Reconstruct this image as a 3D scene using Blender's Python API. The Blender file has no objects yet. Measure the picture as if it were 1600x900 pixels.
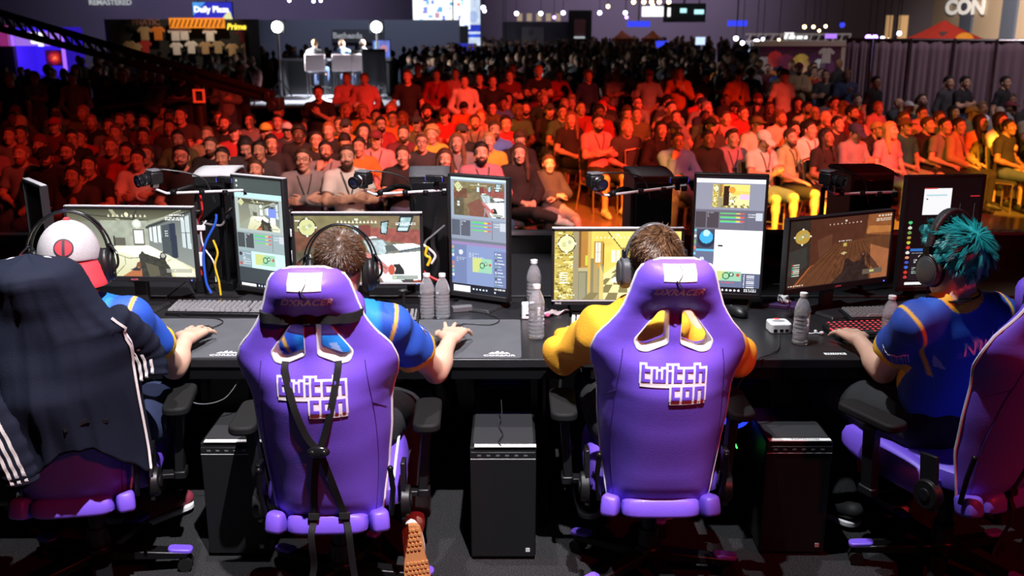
import bpy, bmesh, math, random
import numpy as np
from mathutils import Vector, Matrix, Euler
S = bpy.context.scene
FLOOR_Z = -.8
COL = S.collection
R = math.radians
PI = math.pi
rng = random.Random(7)
nrg = np.random.default_rng(5)

# ------------------------------------------------------------------ camera, world, lights, exposure
cam_d = bpy.data.cameras.new('camera')
cam = bpy.data.objects.new('camera', cam_d)
COL.objects.link(cam)
cam.location = (0, 0, 2.0)
cam.rotation_euler = (R(90 - 15.2), 0, 0)
cam_d.sensor_width = 36
cam_d.lens = 35.01
cam_d.clip_start = .05
cam_d.clip_end = 300
cam_d.dof.use_dof = True
cam_d.dof.focus_distance = 3.75
cam_d.dof.aperture_fstop = 3.6
S.camera = cam
S.view_settings.view_transform = 'Standard'
S.view_settings.look = 'None'
S.view_settings.gamma = 1
S.view_settings.use_curve_mapping = False
S.view_settings.exposure = 0.0
w = bpy.data.worlds.new('hall_air'); S.world = w
w.use_nodes = True
w.node_tree.nodes['Background'].inputs[0].default_value = (.32, .28, .45, 1)
w.node_tree.nodes['Background'].inputs[1].default_value = .012

def light(name, kind, loc, target, energy, color, size=.1, spot=40, blend=.3):
    d = bpy.data.lights.new(name, kind)
    d.energy = energy; d.color = color
    if kind == 'SPOT':
        d.spot_size = R(spot); d.spot_blend = blend; d.shadow_soft_size = size
    elif kind == 'AREA':
        d.size = size
    else:
        d.shadow_soft_size = size
    o = bpy.data.objects.new(name, d)
    COL.objects.link(o)
    o.location = loc
    o.rotation_euler = (Vector(target) - Vector(loc)).to_track_quat('-Z', 'Y').to_euler()
    return o
WHITE = (1, .96, 1.0); RED = (1, .06, .03); ORANGE = (1, .2, .02); AMBER = (1, .42, .03)
# white key on the stage truss above and a little behind the players, from the right
light('stage_key_spot', 'SPOT', (0.6, 0.35, 6.4), (-.86, 3.5, .9), 4000, WHITE, .05, 30.5, .16)
light('stage_top_spot', 'SPOT', (-1.0, 3.9, 6.4), (-.55, 3.75, .8), 1100, WHITE, .05, 38, .4)
light('stage_side_spot', 'SPOT', (-.4, 3.1, 6.0), (1.5, 3.45, 1.0), 1300, (.9, .95, 1), .05, 26, .5)
# red wash from the right, behind
light('stage_red_spot', 'SPOT', (4.0, -.6, 3.8), (.5, 3.3, .6), 480, (1, .035, .04), .12, 62, .5)
# red washes over the crowd, hung over the stage front
for x, tx, ty, e, c, sp in ((1.5, -4.4, 13.2, 2300, RED, 27), (4.5, -1.0, 14.6, 9000, RED, 30), (8.0, 2.4, 15.6, 12500, RED, 28), (9.5, 5.2, 15.9, 11000, RED, 24)):
    light('crowd_red_spot', 'SPOT', (x, 5.6, 7.0), (tx, ty, .2), e, c, .12, sp, .4)
for x, tx, ty, e, c, sp in ((-7.5, -1.2, 15.2, 3400, ORANGE, 15), (-5.0, .8, 16.0, 3200, ORANGE, 15), (-3.0, 4.4, 15.0, 1300, AMBER, 17), (-1.0, 7.2, 15.8, 2400, AMBER, 12)):
    light('crowd_orange_spot', 'SPOT', (x, 5.6, 6.8), (tx, ty, .1), e, c, .12, sp, .5)
# added fill lamps for the spill of stage light on the front rows
light('crowd_front_fill', 'SPOT', (1.5, 5.4, 6.2), (-1.2, 11.4, .3), 3000, (1, .74, .62), .2, 34, .6)
light('crowd_front_fill', 'SPOT', (3.5, 5.4, 6.2), (4.4, 12.4, -.2), 1400, (1, .76, .64), .2, 27, .6)
# hot floor beams at the aisle and along the right front row
for x, tx, ty, e, c, sp in ((3.0, 3.75, 12.55, 40000, (1, .40, .015), 9.5), (4.2, 5.3, 13.3, 32000, (1, .40, .015), 7.5), (5.5, 7.6, 15.1, 20000, (1, .42, .02), 8), (1.0, 1.25, 13.3, 20000, (1, .20, .012), 12.5), (6.5, 8.2, 13.6, 1500, (1, .3, .03), 12)):
    light('floor_beam', 'SPOT', (x, 5.5, 6.0), (tx, ty, FLOOR_Z + .25), e, c, .05, sp, .35)
light('drape_fill', 'SPOT', (10, 13.5, 8.0), (11, 20.2, .6), 1700, (1, .82, .92), .3, 58, .6)  # added lamp standing in for ambient light on the drapes
# ------------------------------------------------------------------ materials
def nd(m, t): return m.node_tree.nodes.new(t)
def mat(name, col, rough=.5, metal=0, emit=None, es=0, var=0, scale=8, bump=0, bscale=60, trans=0, ior=1.45, coat=0, sheen=0, spec=None, objvar=False):
    m = bpy.data.materials.new(name); m.use_nodes = True
    b = m.node_tree.nodes['Principled BSDF']; L = m.node_tree.links
    b.inputs['Base Color'].default_value = (*col, 1)
    b.inputs['Roughness'].default_value = rough
    b.inputs['Metallic'].default_value = metal
    b.inputs['IOR'].default_value = ior
    b.inputs['Transmission Weight'].default_value = trans
    b.inputs['Coat Weight'].default_value = coat
    if spec is not None: b.inputs['Specular IOR Level'].default_value = spec
    if sheen: b.inputs['Sheen Weight'].default_value = sheen
    if emit:
        b.inputs['Emission Color'].default_value = (*emit, 1); b.inputs['Emission Strength'].default_value = es
    tc = None
    if var or bump:
        tc = nd(m, 'ShaderNodeTexCoord')
    if var:
        n = nd(m, 'ShaderNodeTexNoise'); n.inputs['Scale'].default_value = scale; n.inputs['Detail'].default_value = 4
        L.new(tc.outputs['Object'], n.inputs['Vector'])
        r = nd(m, 'ShaderNodeMapRange'); r.inputs[3].default_value = 1 - var; r.inputs[4].default_value = 1 + var
        L.new(n.outputs['Fac'], r.inputs[0])
        mx = nd(m, 'ShaderNodeMix'); mx.data_type = 'RGBA'; mx.blend_type = 'MULTIPLY'; mx.inputs[0].default_value = 1
        mx.inputs[6].default_value = (*col, 1)
        L.new(r.outputs[0], mx.inputs[7]); L.new(mx.outputs[2], b.inputs['Base Color'])
    if bump:
        n = nd(m, 'ShaderNodeTexNoise'); n.inputs['Scale'].default_value = bscale; n.inputs['Detail'].default_value = 3
        L.new(tc.outputs['Object'], n.inputs['Vector'])
        bp = nd(m, 'ShaderNodeBump'); bp.inputs['Strength'].default_value = bump; bp.inputs['Distance'].default_value = .01
        L.new(n.outputs['Fac'], bp.inputs['Height']); L.new(bp.outputs[0], b.inputs['Normal'])
    return m
def glow(name, col, s):
    return mat(name, (.02, .02, .02), .4, emit=col, es=s)

def vcol_mat(name, rough=.6, emit=0):
    m = bpy.data.materials.new(name); m.use_nodes = True
    b = m.node_tree.nodes['Principled BSDF']; L = m.node_tree.links
    a = nd(m, 'ShaderNodeAttribute'); a.attribute_name = 'col'
    b.inputs['Roughness'].default_value = rough
    if emit:
        b.inputs['Base Color'].default_value = (.01, .01, .01, 1)
        L.new(a.outputs['Color'], b.inputs['Emission Color']); b.inputs['Emission Strength'].default_value = emit
        m.cycles.emission_sampling = 'NONE'
    else:
        L.new(a.outputs['Color'], b.inputs['Base Color'])
    return m

# ------------------------------------------------------------------ mesh building
def _basis(d):
    d = Vector(d).normalized()
    u = d.orthogonal().normalized()
    if abs(d.z) < .9:
        u = Vector((0, 0, 1)).cross(d).normalized()
    return u, d.cross(u)

class MB:
    def __init__(s): s.v = []; s.f = []; s.m = []
    def add(s, vs, fs, mi=0, M=None):
        o = len(s.v)
        for p in vs:
            p = Vector(p)
            s.v.append(tuple(M @ p if M is not None else p))
        for f in fs:
            s.f.append([o + i for i in f]); s.m.append(mi)
        return s
    def box(s, c, d, mi=0, M=None, rz=0, rx=0, ry=0, taper=1):
        x, y, z = d[0] / 2, d[1] / 2, d[2] / 2
        vs = [(-x, -y, -z), (x, -y, -z), (x, y, -z), (-x, y, -z)] + [(a * taper, b * taper, z) for a, b in ((-x, -y), (x, -y), (x, y), (-x, y))]
        T = Matrix.Translation(c) @ Euler((rx, ry, rz)).to_matrix().to_4x4()
        if M is not None: T = M @ T
        return s.add(vs, [(3, 2, 1, 0), (4, 5, 6, 7), (0, 1, 5, 4), (1, 2, 6, 5), (2, 3, 7, 6), (3, 0, 4, 7)], mi, T)
    def rbox(s, c, d, r, mi=0, M=None, rz=0, rx=0, ry=0, seg=4, round_y=False):
        # box with rounded vertical (z) edges
        pts = rrect(d[0], d[1], r, seg)
        T = Matrix.Translation(c) @ Euler((rx, ry, rz)).to_matrix().to_4x4()
        if M is not None: T = M @ T
        return s.prism(pts, d[2], mi, T)
    def prism(s, pts, h, mi=0, M=None):
        n = len(pts)
        vs = [(p[0], p[1], -h / 2) for p in pts] + [(p[0], p[1], h / 2) for p in pts]
        fs = [tuple(range(n))[::-1], tuple(range(n, 2 * n))] + [(i, (i + 1) % n, n + (i + 1) % n, n + i) for i in range(n)]
        return s.add(vs, fs, mi, M)
    def cone(s, a, b, ra, rb, seg=14, mi=0, caps=True, M=None):
        a, b = Vector(a), Vector(b); u, w_ = _basis(b - a)
        vs = []
        for p, r in ((a, ra), (b, rb)):
            for k in range(seg):
                t = 2 * PI * k / seg
                vs.append(p + (u * math.cos(t) + w_ * math.sin(t)) * r)
        fs = [(k, (k + 1) % seg, seg + (k + 1) % seg, seg + k) for k in range(seg)]
        if caps: fs += [tuple(range(seg))[::-1], tuple(range(seg, 2 * seg))]
        return s.add(vs, fs, mi, M)
    def ball(s, c, r, seg=14, rings=9, mi=0, M=None, rot=None):
        if not hasattr(r, '__len__'): r = (r, r, r)
        vs = [(0, 0, -1)]
        for i in range(1, rings):
            ph = -PI / 2 + PI * i / rings
            for k in range(seg):
                t = 2 * PI * k / seg
                vs.append((math.cos(ph) * math.cos(t), math.cos(ph) * math.sin(t), math.sin(ph)))
        vs.append((0, 0, 1))
        fs = [(0, 1 + (k + 1) % seg, 1 + k) for k in range(seg)]
        for i in range(rings - 2):
            a = 1 + i * seg
            fs += [(a + k, a + (k + 1) % seg, a + seg + (k + 1) % seg, a + seg + k) for k in range(seg)]
        a = 1 + (rings - 2) * seg
        fs += [(a + k, a + (k + 1) % seg, len(vs) - 1) for k in range(seg)]
        T = Matrix.Translation(c)
        if rot is not None: T = T @ Euler(rot).to_matrix().to_4x4()
        T = T @ Matrix.Diagonal((*r, 1))
        if M is not None: T = M @ T
        return s.add(vs, fs, mi, T)
    def tube(s, pts, r, seg=8, mi=0, closed=False, M=None, flat=None):
        # flat: (normal, thickness ratio) squashes the section along a fixed direction
        P = [Vector(p) for p in pts]; n = len(P)
        rr = r if hasattr(r, '__len__') else [r] * n
        vs = []; u = None
        for i in range(n):
            if closed: d = P[(i + 1) % n] - P[i - 1]
            else: d = P[min(i + 1, n - 1)] - P[max(i - 1, 0)]
            d.normalize()
            if u is None: u, w_ = _basis(d)
            else:
                u = (u - d * u.dot(d))
                if u.length < 1e-6: u, _ = _basis(d)
                u.normalize(); w_ = d.cross(u)
            for k in range(seg):
                t = 2 * PI * k / seg
                q = (u * math.cos(t) + w_ * math.sin(t)) * rr[i]
                if flat is not None:
                    nn = Vector(flat[0]); q = q - nn * q.dot(nn) * (1 - flat[1])
                vs.append(P[i] + q)
        fs = []
        for i in range(n if closed else n - 1):
            a, b = i * seg, ((i + 1) % n) * seg
            fs += [(a + k, a + (k + 1) % seg, b + (k + 1) % seg, b + k) for k in range(seg)]
        if not closed: fs += [tuple(range(seg))[::-1], tuple(range((n - 1) * seg, n * seg))]
        return s.add(vs, fs, mi, M)
    def ribbon(s, pts, wid, nrm, th=.003, mi=0, M=None):
        # flat strap: a box-section swept along pts, face normal nrm (vector or list)
        P = [Vector(p) for p in pts]; n = len(P); vs = []
        for i in range(n):
            d = (P[min(i + 1, n - 1)] - P[max(i - 1, 0)]).normalized()
            nn = Vector(nrm[i] if hasattr(nrm[0], '__len__') else nrm)
            sd = d.cross(nn).normalized(); nn = sd.cross(d).normalized()
            ww = wid[i] if hasattr(wid, '__len__') else wid
            for a, b in ((-1, -1), (1, -1), (1, 1), (-1, 1)):
                vs.append(P[i] + sd * ww / 2 * a + nn * th / 2 * b)
        fs = []
        for i in range(n - 1):
            a, b = i * 4, i * 4 + 4
            fs += [(a + k, a + (k + 1) % 4, b + (k + 1) % 4, b + k) for k in range(4)]
        fs += [(3, 2, 1, 0), tuple((n - 1) * 4 + k for k in range(4))]
        return s.add(vs, fs, mi, M)
    def lathe(s, prof, seg=20, mi=0, M=None):
        vs = []; n = len(prof)
        for r, z in prof:
            for k in range(seg):
                t = 2 * PI * k / seg
                vs.append((r * math.cos(t), r * math.sin(t), z))
        fs = []
        for i in range(n - 1):
            a, b = i * seg, (i + 1) * seg
            fs += [(a + k, a + (k + 1) % seg, b + (k + 1) % seg, b + k) for k in range(seg)]
        fs += [tuple(range(seg))[::-1], tuple(range((n - 1) * seg, n * seg))]
        return s.add(vs, fs, mi, M)
    def grid(s, fn, nu, nv, mi=0, M=None, closed_u=False):
        vs = [fn(i / (nu - (0 if closed_u else 1)), j / (nv - 1)) for j in range(nv) for i in range(nu)]
        fs = []
        for j in range(nv - 1):
            for i in range(nu if closed_u else nu - 1):
                fs.append((j * nu + i, j * nu + (i + 1) % nu, (j + 1) * nu + (i + 1) % nu, (j + 1) * nu + i))
        return s.add(vs, fs, mi, M)
    def build(s, name, mats, parent=None, sharp=38, bevel=0, bseg=2, loc=None, fix=True):
        me = bpy.data.meshes.new(name)
        me.from_pydata(s.v, [], s.f)
        mats = mats if isinstance(mats, (list, tuple)) else [mats]
        for m in mats: me.materials.append(m)
        if len(mats) > 1: me.polygons.foreach_set('material_index', s.m)
        if fix:
            bm = bmesh.new(); bm.from_mesh(me); bmesh.ops.recalc_face_normals(bm, faces=bm.faces); bm.to_mesh(me); bm.free()
        return finish(me, name, parent, sharp, bevel, bseg, loc)

def finish(me, name, parent=None, sharp=38, bevel=0, bseg=2, loc=None):
    me.polygons.foreach_set('use_smooth', [True] * len(me.polygons))
    if sharp: me.set_sharp_from_angle(angle=R(sharp))
    o = bpy.data.objects.new(name, me); COL.objects.link(o)
    if parent is not None: o.parent = parent
    if loc is not None: o.location = loc
    if bevel:
        b = o.modifiers.new('soft_edge', 'BEVEL'); b.width = bevel; b.segments = bseg; b.limit_method = 'ANGLE'; b.angle_limit = R(40)
    return o
def rrect(w_, h, r, seg=4):
    out = []
    for cx, cy, a0 in ((w_ / 2 - r, h / 2 - r, 0), (-w_ / 2 + r, h / 2 - r, 90), (-w_ / 2 + r, -h / 2 + r, 180), (w_ / 2 - r, -h / 2 + r, 270)):
        for k in range(seg + 1):
            a = R(a0 + 90 * k / seg); out.append((cx + r * math.cos(a), cy + r * math.sin(a)))
    return out
def rpoly(P, r, seg=4):
    # polygon with rounded corners (counter-clockwise or not)
    out = []; n = len(P)
    for i in range(n):
        a, b, c = Vector(P[i - 1]), Vector(P[i]), Vector(P[(i + 1) % n])
        p, q = b + (a - b).normalized() * r, b + (c - b).normalized() * r
        for k in range(seg + 1):
            t = k / seg; out.append(tuple(p * (1 - t) ** 2 + b * 2 * t * (1 - t) + q * t * t))
    return out
def spline(P, n=8):
    # Catmull-Rom through points
    P = [Vector(p) for p in P]; out = []
    for i in range(len(P) - 1):
        p0, p1, p2, p3 = P[max(i - 1, 0)], P[i], P[i + 1], P[min(i + 2, len(P) - 1)]
        for k in range(n):
            t = k / n
            out.append(.5 * ((2 * p1) + (p2 - p0) * t + (2 * p0 - 5 * p1 + 4 * p2 - p3) * t * t + (3 * p1 - p0 - 3 * p2 + p3) * t ** 3))
    out.append(P[-1]); return out

def thing(name, label, cat, loc=(0, 0, 0), rz=0, group=None):
    o = bpy.data.objects.new(name, None); COL.objects.link(o)
    o.empty_display_size = .1
    o.location = loc; o.rotation_euler = (0, 0, rz); o['label'] = label; o['category'] = cat
    if group: o['group'] = group
    return o
def tag(o, label, cat, group=None, kind=None):
    o['label'] = label; o['category'] = cat
    if group: o['group'] = group
    if kind: o['kind'] = kind
    return o
def struct(o, label=None):
    o['kind'] = 'structure'
    if label: o['label'] = label
    o['category'] = o.name.split('_')[0]
    return o
def kids(o): return [c for c in o.children]
def dup(root, loc, rz=0, label=None, group=None):
    r = root.copy(); COL.objects.link(r); r.location = loc; r.rotation_euler = (0, 0, rz)
    if label: r['label'] = label
    if group: r['group'] = group
    for ch in list(root.children):
        c = ch.copy(); COL.objects.link(c); c.parent = r
        for g in list(ch.children):
            d = g.copy(); COL.objects.link(d); d.parent = c
    return r

def text_mesh(s, size, depth=.002, bold=0, shear=0, sx=1, align='CENTER', spacing=1):
    cu = bpy.data.curves.new('txt', 'FONT'); cu.body = s; cu.size = size; cu.extrude = depth / 2
    cu.offset = bold; cu.shear = shear; cu.align_x = align; cu.align_y = 'CENTER'; cu.space_character = spacing
    cu.resolution_u = 3
    o = bpy.data.objects.new('txt', cu); COL.objects.link(o)
    dg = bpy.context.evaluated_depsgraph_get()
    me = bpy.data.meshes.new_from_object(o.evaluated_get(dg))
    bpy.data.objects.remove(o); bpy.data.curves.remove(cu)
    if sx != 1:
        me.transform(Matrix.Diagonal((sx, 1, 1, 1)))
    return me
def text(name, s, size, m, parent, M, **k):
    me = text_mesh(s, size, **k); me.materials.clear(); me.materials.append(m)
    o = bpy.data.objects.new(name, me); COL.objects.link(o); o.parent = parent
    if parent is None: o.matrix_world = M
    else: o.matrix_local = M
    return o
def frame_mat(o, x, y):
    # matrix whose local x,y axes are x,y at origin o
    x = Vector(x).normalized(); z = x.cross(Vector(y)).normalized(); y = z.cross(x)
    M = Matrix((x, y, z)).transposed().to_4x4(); M.translation = Vector(o); return M

# camera rays for placing things on known planes of the place
_TH = R(15.2); _F = 1556.
def ray(px, py):
    x = (px - 800) / _F; u = -(py - 450) / _F
    return Vector((x, math.cos(_TH) + u * math.sin(_TH), -math.sin(_TH) + u * math.cos(_TH)))
def atz(px, py, z):
    r = ray(px, py); return r * ((z - 2.0) / r.z) + Vector((0, 0, 2.0))
def aty(px, py, Y):
    r = ray(px, py); return r * (Y / r.y) + Vector((0, 0, 2.0))

# ------------------------------------------------------------------ signed distance blobs
class SDF:
    def __init__(s, lo, hi, h, pad=.03):
        s.lo = np.array(lo, float) - pad; s.h = h
        s.n = np.ceil((np.array(hi, float) + pad - s.lo) / h).astype(int) + 1
        s.f = np.full(s.n, .5, np.float32)
    def _block(s, lo, hi, pad):
        a = np.maximum(np.floor((np.array(lo) - pad - s.lo) / s.h).astype(int), 0)
        b = np.minimum(np.ceil((np.array(hi) + pad - s.lo) / s.h).astype(int) + 1, s.n)
        if (b <= a).any(): return None
        sl = tuple(slice(i, j) for i, j in zip(a, b))
        ax = [(s.lo[i] + s.h * np.arange(a[i], b[i])).astype(np.float32) for i in range(3)]
        return sl, np.meshgrid(*ax, indexing='ij')
    def _mix(s, sl, d, k, sub=False):
        f = s.f[sl]
        if sub:
            d = -d
            s.f[sl] = np.maximum(f, d) + (k * .25 * np.maximum(1 - np.abs(f - d) / k, 0) ** 2 if k else 0)
        elif k:
            s.f[sl] = np.minimum(f, d) - k * .25 * np.maximum(1 - np.abs(f - d) / k, 0) ** 2
        else:
            s.f[sl] = np.minimum(f, d)
    def cap(s, a, b, ra, rb, k=.02, sq=None, flat=False, off=0., sub=False):
        # round cone; sq=(direction, factor): section squashed along direction (factor>1 thinner); flat: cut flat at b
        a = np.array(a, float); b = np.array(b, float); ra += off; rb += off; rm = max(ra, rb)
        bl = s._block(np.minimum(a, b) - rm, np.maximum(a, b) + rm, k + s.h * 3 + .012)
        if bl is None: return s
        sl, (X, Y, Z) = bl
        px, py, pz = X - a[0], Y - a[1], Z - a[2]
        ba = b - a; L2 = max(float(ba @ ba), 1e-9)
        tr = (px * ba[0] + py * ba[1] + pz * ba[2]) / L2
        t = np.clip(tr, 0, 1)
        qx, qy, qz = px - t * ba[0], py - t * ba[1], pz - t * ba[2]
        if sq is not None:
            n = np.array(sq[0], float); n /= np.linalg.norm(n)
            dn = (qx * n[0] + qy * n[1] + qz * n[2]) * (sq[1] - 1)
            qx = qx + dn * n[0]; qy = qy + dn * n[1]; qz = qz + dn * n[2]
        d = np.sqrt(qx * qx + qy * qy + qz * qz) - (ra + (rb - ra) * t)
        if sq is not None and sq[1] > 1: d = d / (1 + (sq[1] - 1) * .4)
        if flat: d = np.maximum(d, (tr - 1) * math.sqrt(L2))
        s._mix(sl, d, k, sub); return s
    def ell(s, c, r, k=.02, M=None, off=0., sub=False, planes=(), noise=None):
        r = np.array(r, float) + off; c = np.array(c, float); rm = r.max()
        bl = s._block(c - rm, c + rm, k + s.h * 3 + .012)
        if bl is None: return s
        sl, (X, Y, Z) = bl
        px, py, pz = X - c[0], Y - c[1], Z - c[2]
        if M is not None:
            m = np.array(M)[:3, :3]   # columns: local axes in world
            px, py, pz = (px * m[0, 0] + py * m[1, 0] + pz * m[2, 0], px * m[0, 1] + py * m[1, 1] + pz * m[2, 1], px * m[0, 2] + py * m[1, 2] + pz * m[2, 2])
        k0 = np.sqrt((px / r[0]) ** 2 + (py / r[1]) ** 2 + (pz / r[2]) ** 2)
        k1 = np.sqrt((px / r[0] ** 2) ** 2 + (py / r[1] ** 2) ** 2 + (pz / r[2] ** 2) ** 2)
        d = k0 * (k0 - 1) / np.maximum(k1, 1e-6)
        if noise is not None: d = d + noise(px, py, pz)
        for n, off_ in planes:   # local half spaces kept where n.p < off
            d = np.maximum(d, px * n[0] + py * n[1] + pz * n[2] - off_)
        s._mix(sl, d, k, sub); return s
    def plane(s, p, n, soft=0):
        # cut away everything on the +n side of point p
        ax = [(s.lo[i] + s.h * np.arange(s.n[i])).astype(np.float32) for i in range(3)]
        n = np.array(n, float); n /= np.linalg.norm(n)
        d = ((ax[0] - p[0]) * n[0])[:, None, None] + ((ax[1] - p[1]) * n[1])[None, :, None] + ((ax[2] - p[2]) * n[2])[None, None, :]
        s.f = np.maximum(s.f, d.astype(np.float32)); return s
    def warp(s, fn):
        ax = [(s.lo[i] + s.h * np.arange(s.n[i])).astype(np.float32) for i in range(3)]
        X, Y, Z = np.meshgrid(*ax, indexing='ij')
        m = np.abs(s.f) < .05
        s.f[m] += fn(X[m], Y[m], Z[m]); return s
    def mesh(s, name):
        f = s.f
        f[0] = f[-1] = .5; f[:, 0] = f[:, -1] = .5; f[:, :, 0] = f[:, :, -1] = .5
        sg = f < 0
        c = [f[i:f.shape[0] - 1 + i, j:f.shape[1] - 1 + j, k:f.shape[2] - 1 + k] for i in (0, 1) for j in (0, 1) for k in (0, 1)]
        cnt = sum((x < 0).astype(np.int8) for x in c)
        act = (cnt > 0) & (cnt < 8)
        I, J, K = np.nonzero(act); n = len(I)
        if n == 0: raise ValueError('empty blob ' + name)
        idx = np.full(act.shape, -1, np.int64); idx[I, J, K] = np.arange(n)
        cv = np.stack([x[I, J, K] for x in c], 1)   # corner values, bit order ijk
        acc = np.zeros((n, 3)); w_ = np.zeros(n)
        co = np.array([(i, j, k) for i in (0, 1) for j in (0, 1) for k in (0, 1)], float)
        for a in range(8):
            for bit in (1, 2, 4):
                b = a | bit
                if b == a: continue
                va, vb = cv[:, a], cv[:, b]
                m = (va < 0) != (vb < 0)
                t = va[m] / (va[m] - vb[m])
                acc[m] += co[a] + (co[b] - co[a]) * t[:, None]; w_[m] += 1
        V = s.lo + s.h * (np.stack([I, J, K], 1) + acc / w_[:, None])
        quads = []
        for ax in range(3):
            sl0 = [slice(None)] * 3; sl1 = [slice(None)] * 3
            sl0[ax] = slice(0, -1); sl1[ax] = slice(1, None)
            A, B = sg[tuple(sl0)], sg[tuple(sl1)]
            e = A != B
            P = np.stack(np.nonzero(e), 1)
            u, v = (ax + 1) % 3, (ax + 2) % 3
            ok = (P[:, u] > 0) & (P[:, v] > 0) & (P[:, u] < act.shape[u]) & (P[:, v] < act.shape[v])
            P = P[ok]
            flip = A[P[:, 0], P[:, 1], P[:, 2]]
            q = []
            for du, dv in ((1, 1), (0, 1), (0, 0), (1, 0)):
                Q = P.copy(); Q[:, u] -= du; Q[:, v] -= dv
                q.append(idx[Q[:, 0], Q[:, 1], Q[:, 2]])
            q = np.stack(q, 1)
            q[~flip] = q[~flip][:, ::-1]
            quads.append(q)
        Q = np.concatenate(quads)
        Q = Q[(Q >= 0).all(1)]
        me = bpy.data.meshes.new(name)
        me.vertices.add(n); me.vertices.foreach_set('co', V.astype(np.float32).ravel())
        me.loops.add(len(Q) * 4); me.loops.foreach_set('vertex_index', Q.ravel().astype(np.int32))
        me.polygons.add(len(Q)); me.polygons.foreach_set('loop_start', np.arange(0, len(Q) * 4, 4, dtype=np.int32))
        me.update(calc_edges=True); me.validate()
        me.polygons.foreach_set('use_smooth', [True] * len(me.polygons))
        return me, V
def put(me, name, m, parent=None, M=None):
    if m is not None:
        me.materials.clear(); me.materials.append(m)
    o = bpy.data.objects.new(name, me); COL.objects.link(o)
    if parent is not None: o.parent = parent
    if M is not None: o.matrix_local = M
    return o
def scol(me, cols):
    a = me.color_attributes.new('col', 'FLOAT_COLOR', 'POINT')
    a.data.foreach_set('color', np.asarray(cols, np.float32).ravel())
# ------------------------------------------------------------------ people
def V3(*a): return Vector(a)
def lerp(a, b, t): return Vector(a) * (1 - t) + Vector(b) * t
def rotHead(J):
    return Matrix.Translation(J['head']) @ Euler((J.get('pitch', 0), J.get('roll', 0), J.get('yaw', 0)), 'ZYX').to_matrix().to_4x4()
def head_prims(s, H, k=.02):
    # H: 4x4 head frame (x right, y face, z up, origin between the ears)
    m = H.to_3x3()
    def E(c, r, k_=k, **q): s.ell(H @ Vector(c), r, k_, m, **q)
    E((0, -.014, .035), (.075, .096, .086))
    E((0, .028, -.028), (.062, .062, .088))
    E((0, .046, -.086), (.040, .038, .030))
    E((0, .066, -.098), (.022, .022, .018), .015)
    E((0, .076, .032), (.052, .018, .012), .015)
    for x in (-1, 1):
        E((x * .033, .100, .010), (.017, .014, .012), .012, sub=True)
        E((x * .033, .0775, .010), (.0155, .0150, .0140), .005)
        E((x * .036, .072, -.028), (.024, .022, .018), .02)
        E((x * .079, -.008, -.006), (.010, .020, .031), .006)
    s.cap(H @ Vector((0, .088, .018)), H @ Vector((0, .112, -.026)), .008, .0135, .010)
    E((0, .094, -.032), (.019, .014, .009), .008)
    E((0, .089, -.058), (.026, .014, .007), .006)
    E((0, .089, -.069), (.023, .013, .007), .006)
def hand_prims(s, w, d, n, t, curl=(25, 30, 25), sp=.0, thumb=.5, sc=1., k=.010, curls=None, off=0.):
    # w wrist, d towards the fingers, n palm normal, t towards the thumb
    w = Vector(w); d = Vector(d).normalized(); n = Vector(n); n = (n - d * n.dot(d)).normalized()
    tt = d.cross(n); t = tt if tt.dot(Vector(t)) > 0 else -tt
    L = (.070, .079, .073, .057); r0 = .0079 * sc
    for j in range(4):
        q = .0315 - j * .0215
        kn = w + d * (.088 - .006 * abs(j - 1.2)) * sc + t * q * sc
        s.cap(w + d * .012 + t * q * .55 * sc, kn, .0165 * sc, .0125 * sc, .014, off=off)
        p = kn; dirv = (d + t * sp * (1.2 - j) * .35).normalized(); ang = 0
        cc = curls[j] if curls else curl
        for i, fr in enumerate((.46, .3, .24)):
            ang += R(cc[i])
            q_ = (dirv * math.cos(ang) + n * math.sin(ang)).normalized()
            e = p + q_ * L[j] * fr * sc
            s.cap(p, e, r0 * (1.05 - .1 * i), r0 * (.95 - .1 * i), .003 if i else .005, off=off)
            p = e
    a = w + d * .022 * sc + t * .026 * sc
    b = a + (d * .70 + t * .62 + n * (.15 + thumb * .4)).normalized() * .043 * sc
    c = b + (d * .88 + t * .22 + n * (.1 + thumb * .6)).normalized() * .034 * sc
    e = c + (d * .95 + t * .0 + n * (.1 + thumb * .5)).normalized() * .026 * sc
    s.cap(w + d * .008 + t * .012, a, .017 * sc, .017 * sc, .014, off=off)
    s.cap(a, b, .016 * sc, .0118 * sc, .010, off=off); s.cap(b, c, .0112 * sc, .0102 * sc, .004, off=off); s.cap(c, e, .0102 * sc, .008 * sc, .003, off=off)

def torso_axes(J):
    up = (Vector(J['neckb']) - Vector(J['pelvis'])).normalized()
    rt = (Vector(J['sR']) - Vector(J['sL'])).normalized()
    fw = up.cross(rt).normalized(); rt = fw.cross(up)
    return rt, fw, up, Matrix((rt, fw, up)).transposed()
def torso_prims(s, J, off=0., bw=1., k=.05, neck=True):
    rt, fw, up, M = torso_axes(J)
    P, C, N = Vector(J['pelvis']), Vector(J['chest']), Vector(J['neckb'])
    s.ell(P, (.165 * bw, .118 * bw, .115), k, M, off)
    s.ell(lerp(P, C, .5) + fw * .01, (.142 * bw, .108 * bw, .15), k, M, off)
    s.ell(C, (.160 * (1 + (bw - 1) * .6), .112 * (1 + (bw - 1) * .6), .165), k, M, off)
    s.ell(C + up * .05 + fw * .045, (.125, .06, .085), k, M, off)
    for q in ('sL', 'sR'):
        sh = Vector(J[q])
        s.cap(lerp(C, N, .45), sh, .075, .055, k, off=off)
        s.cap(N + up * .01, lerp(N, sh, .75), .050, .046, .04, off=off)
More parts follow.
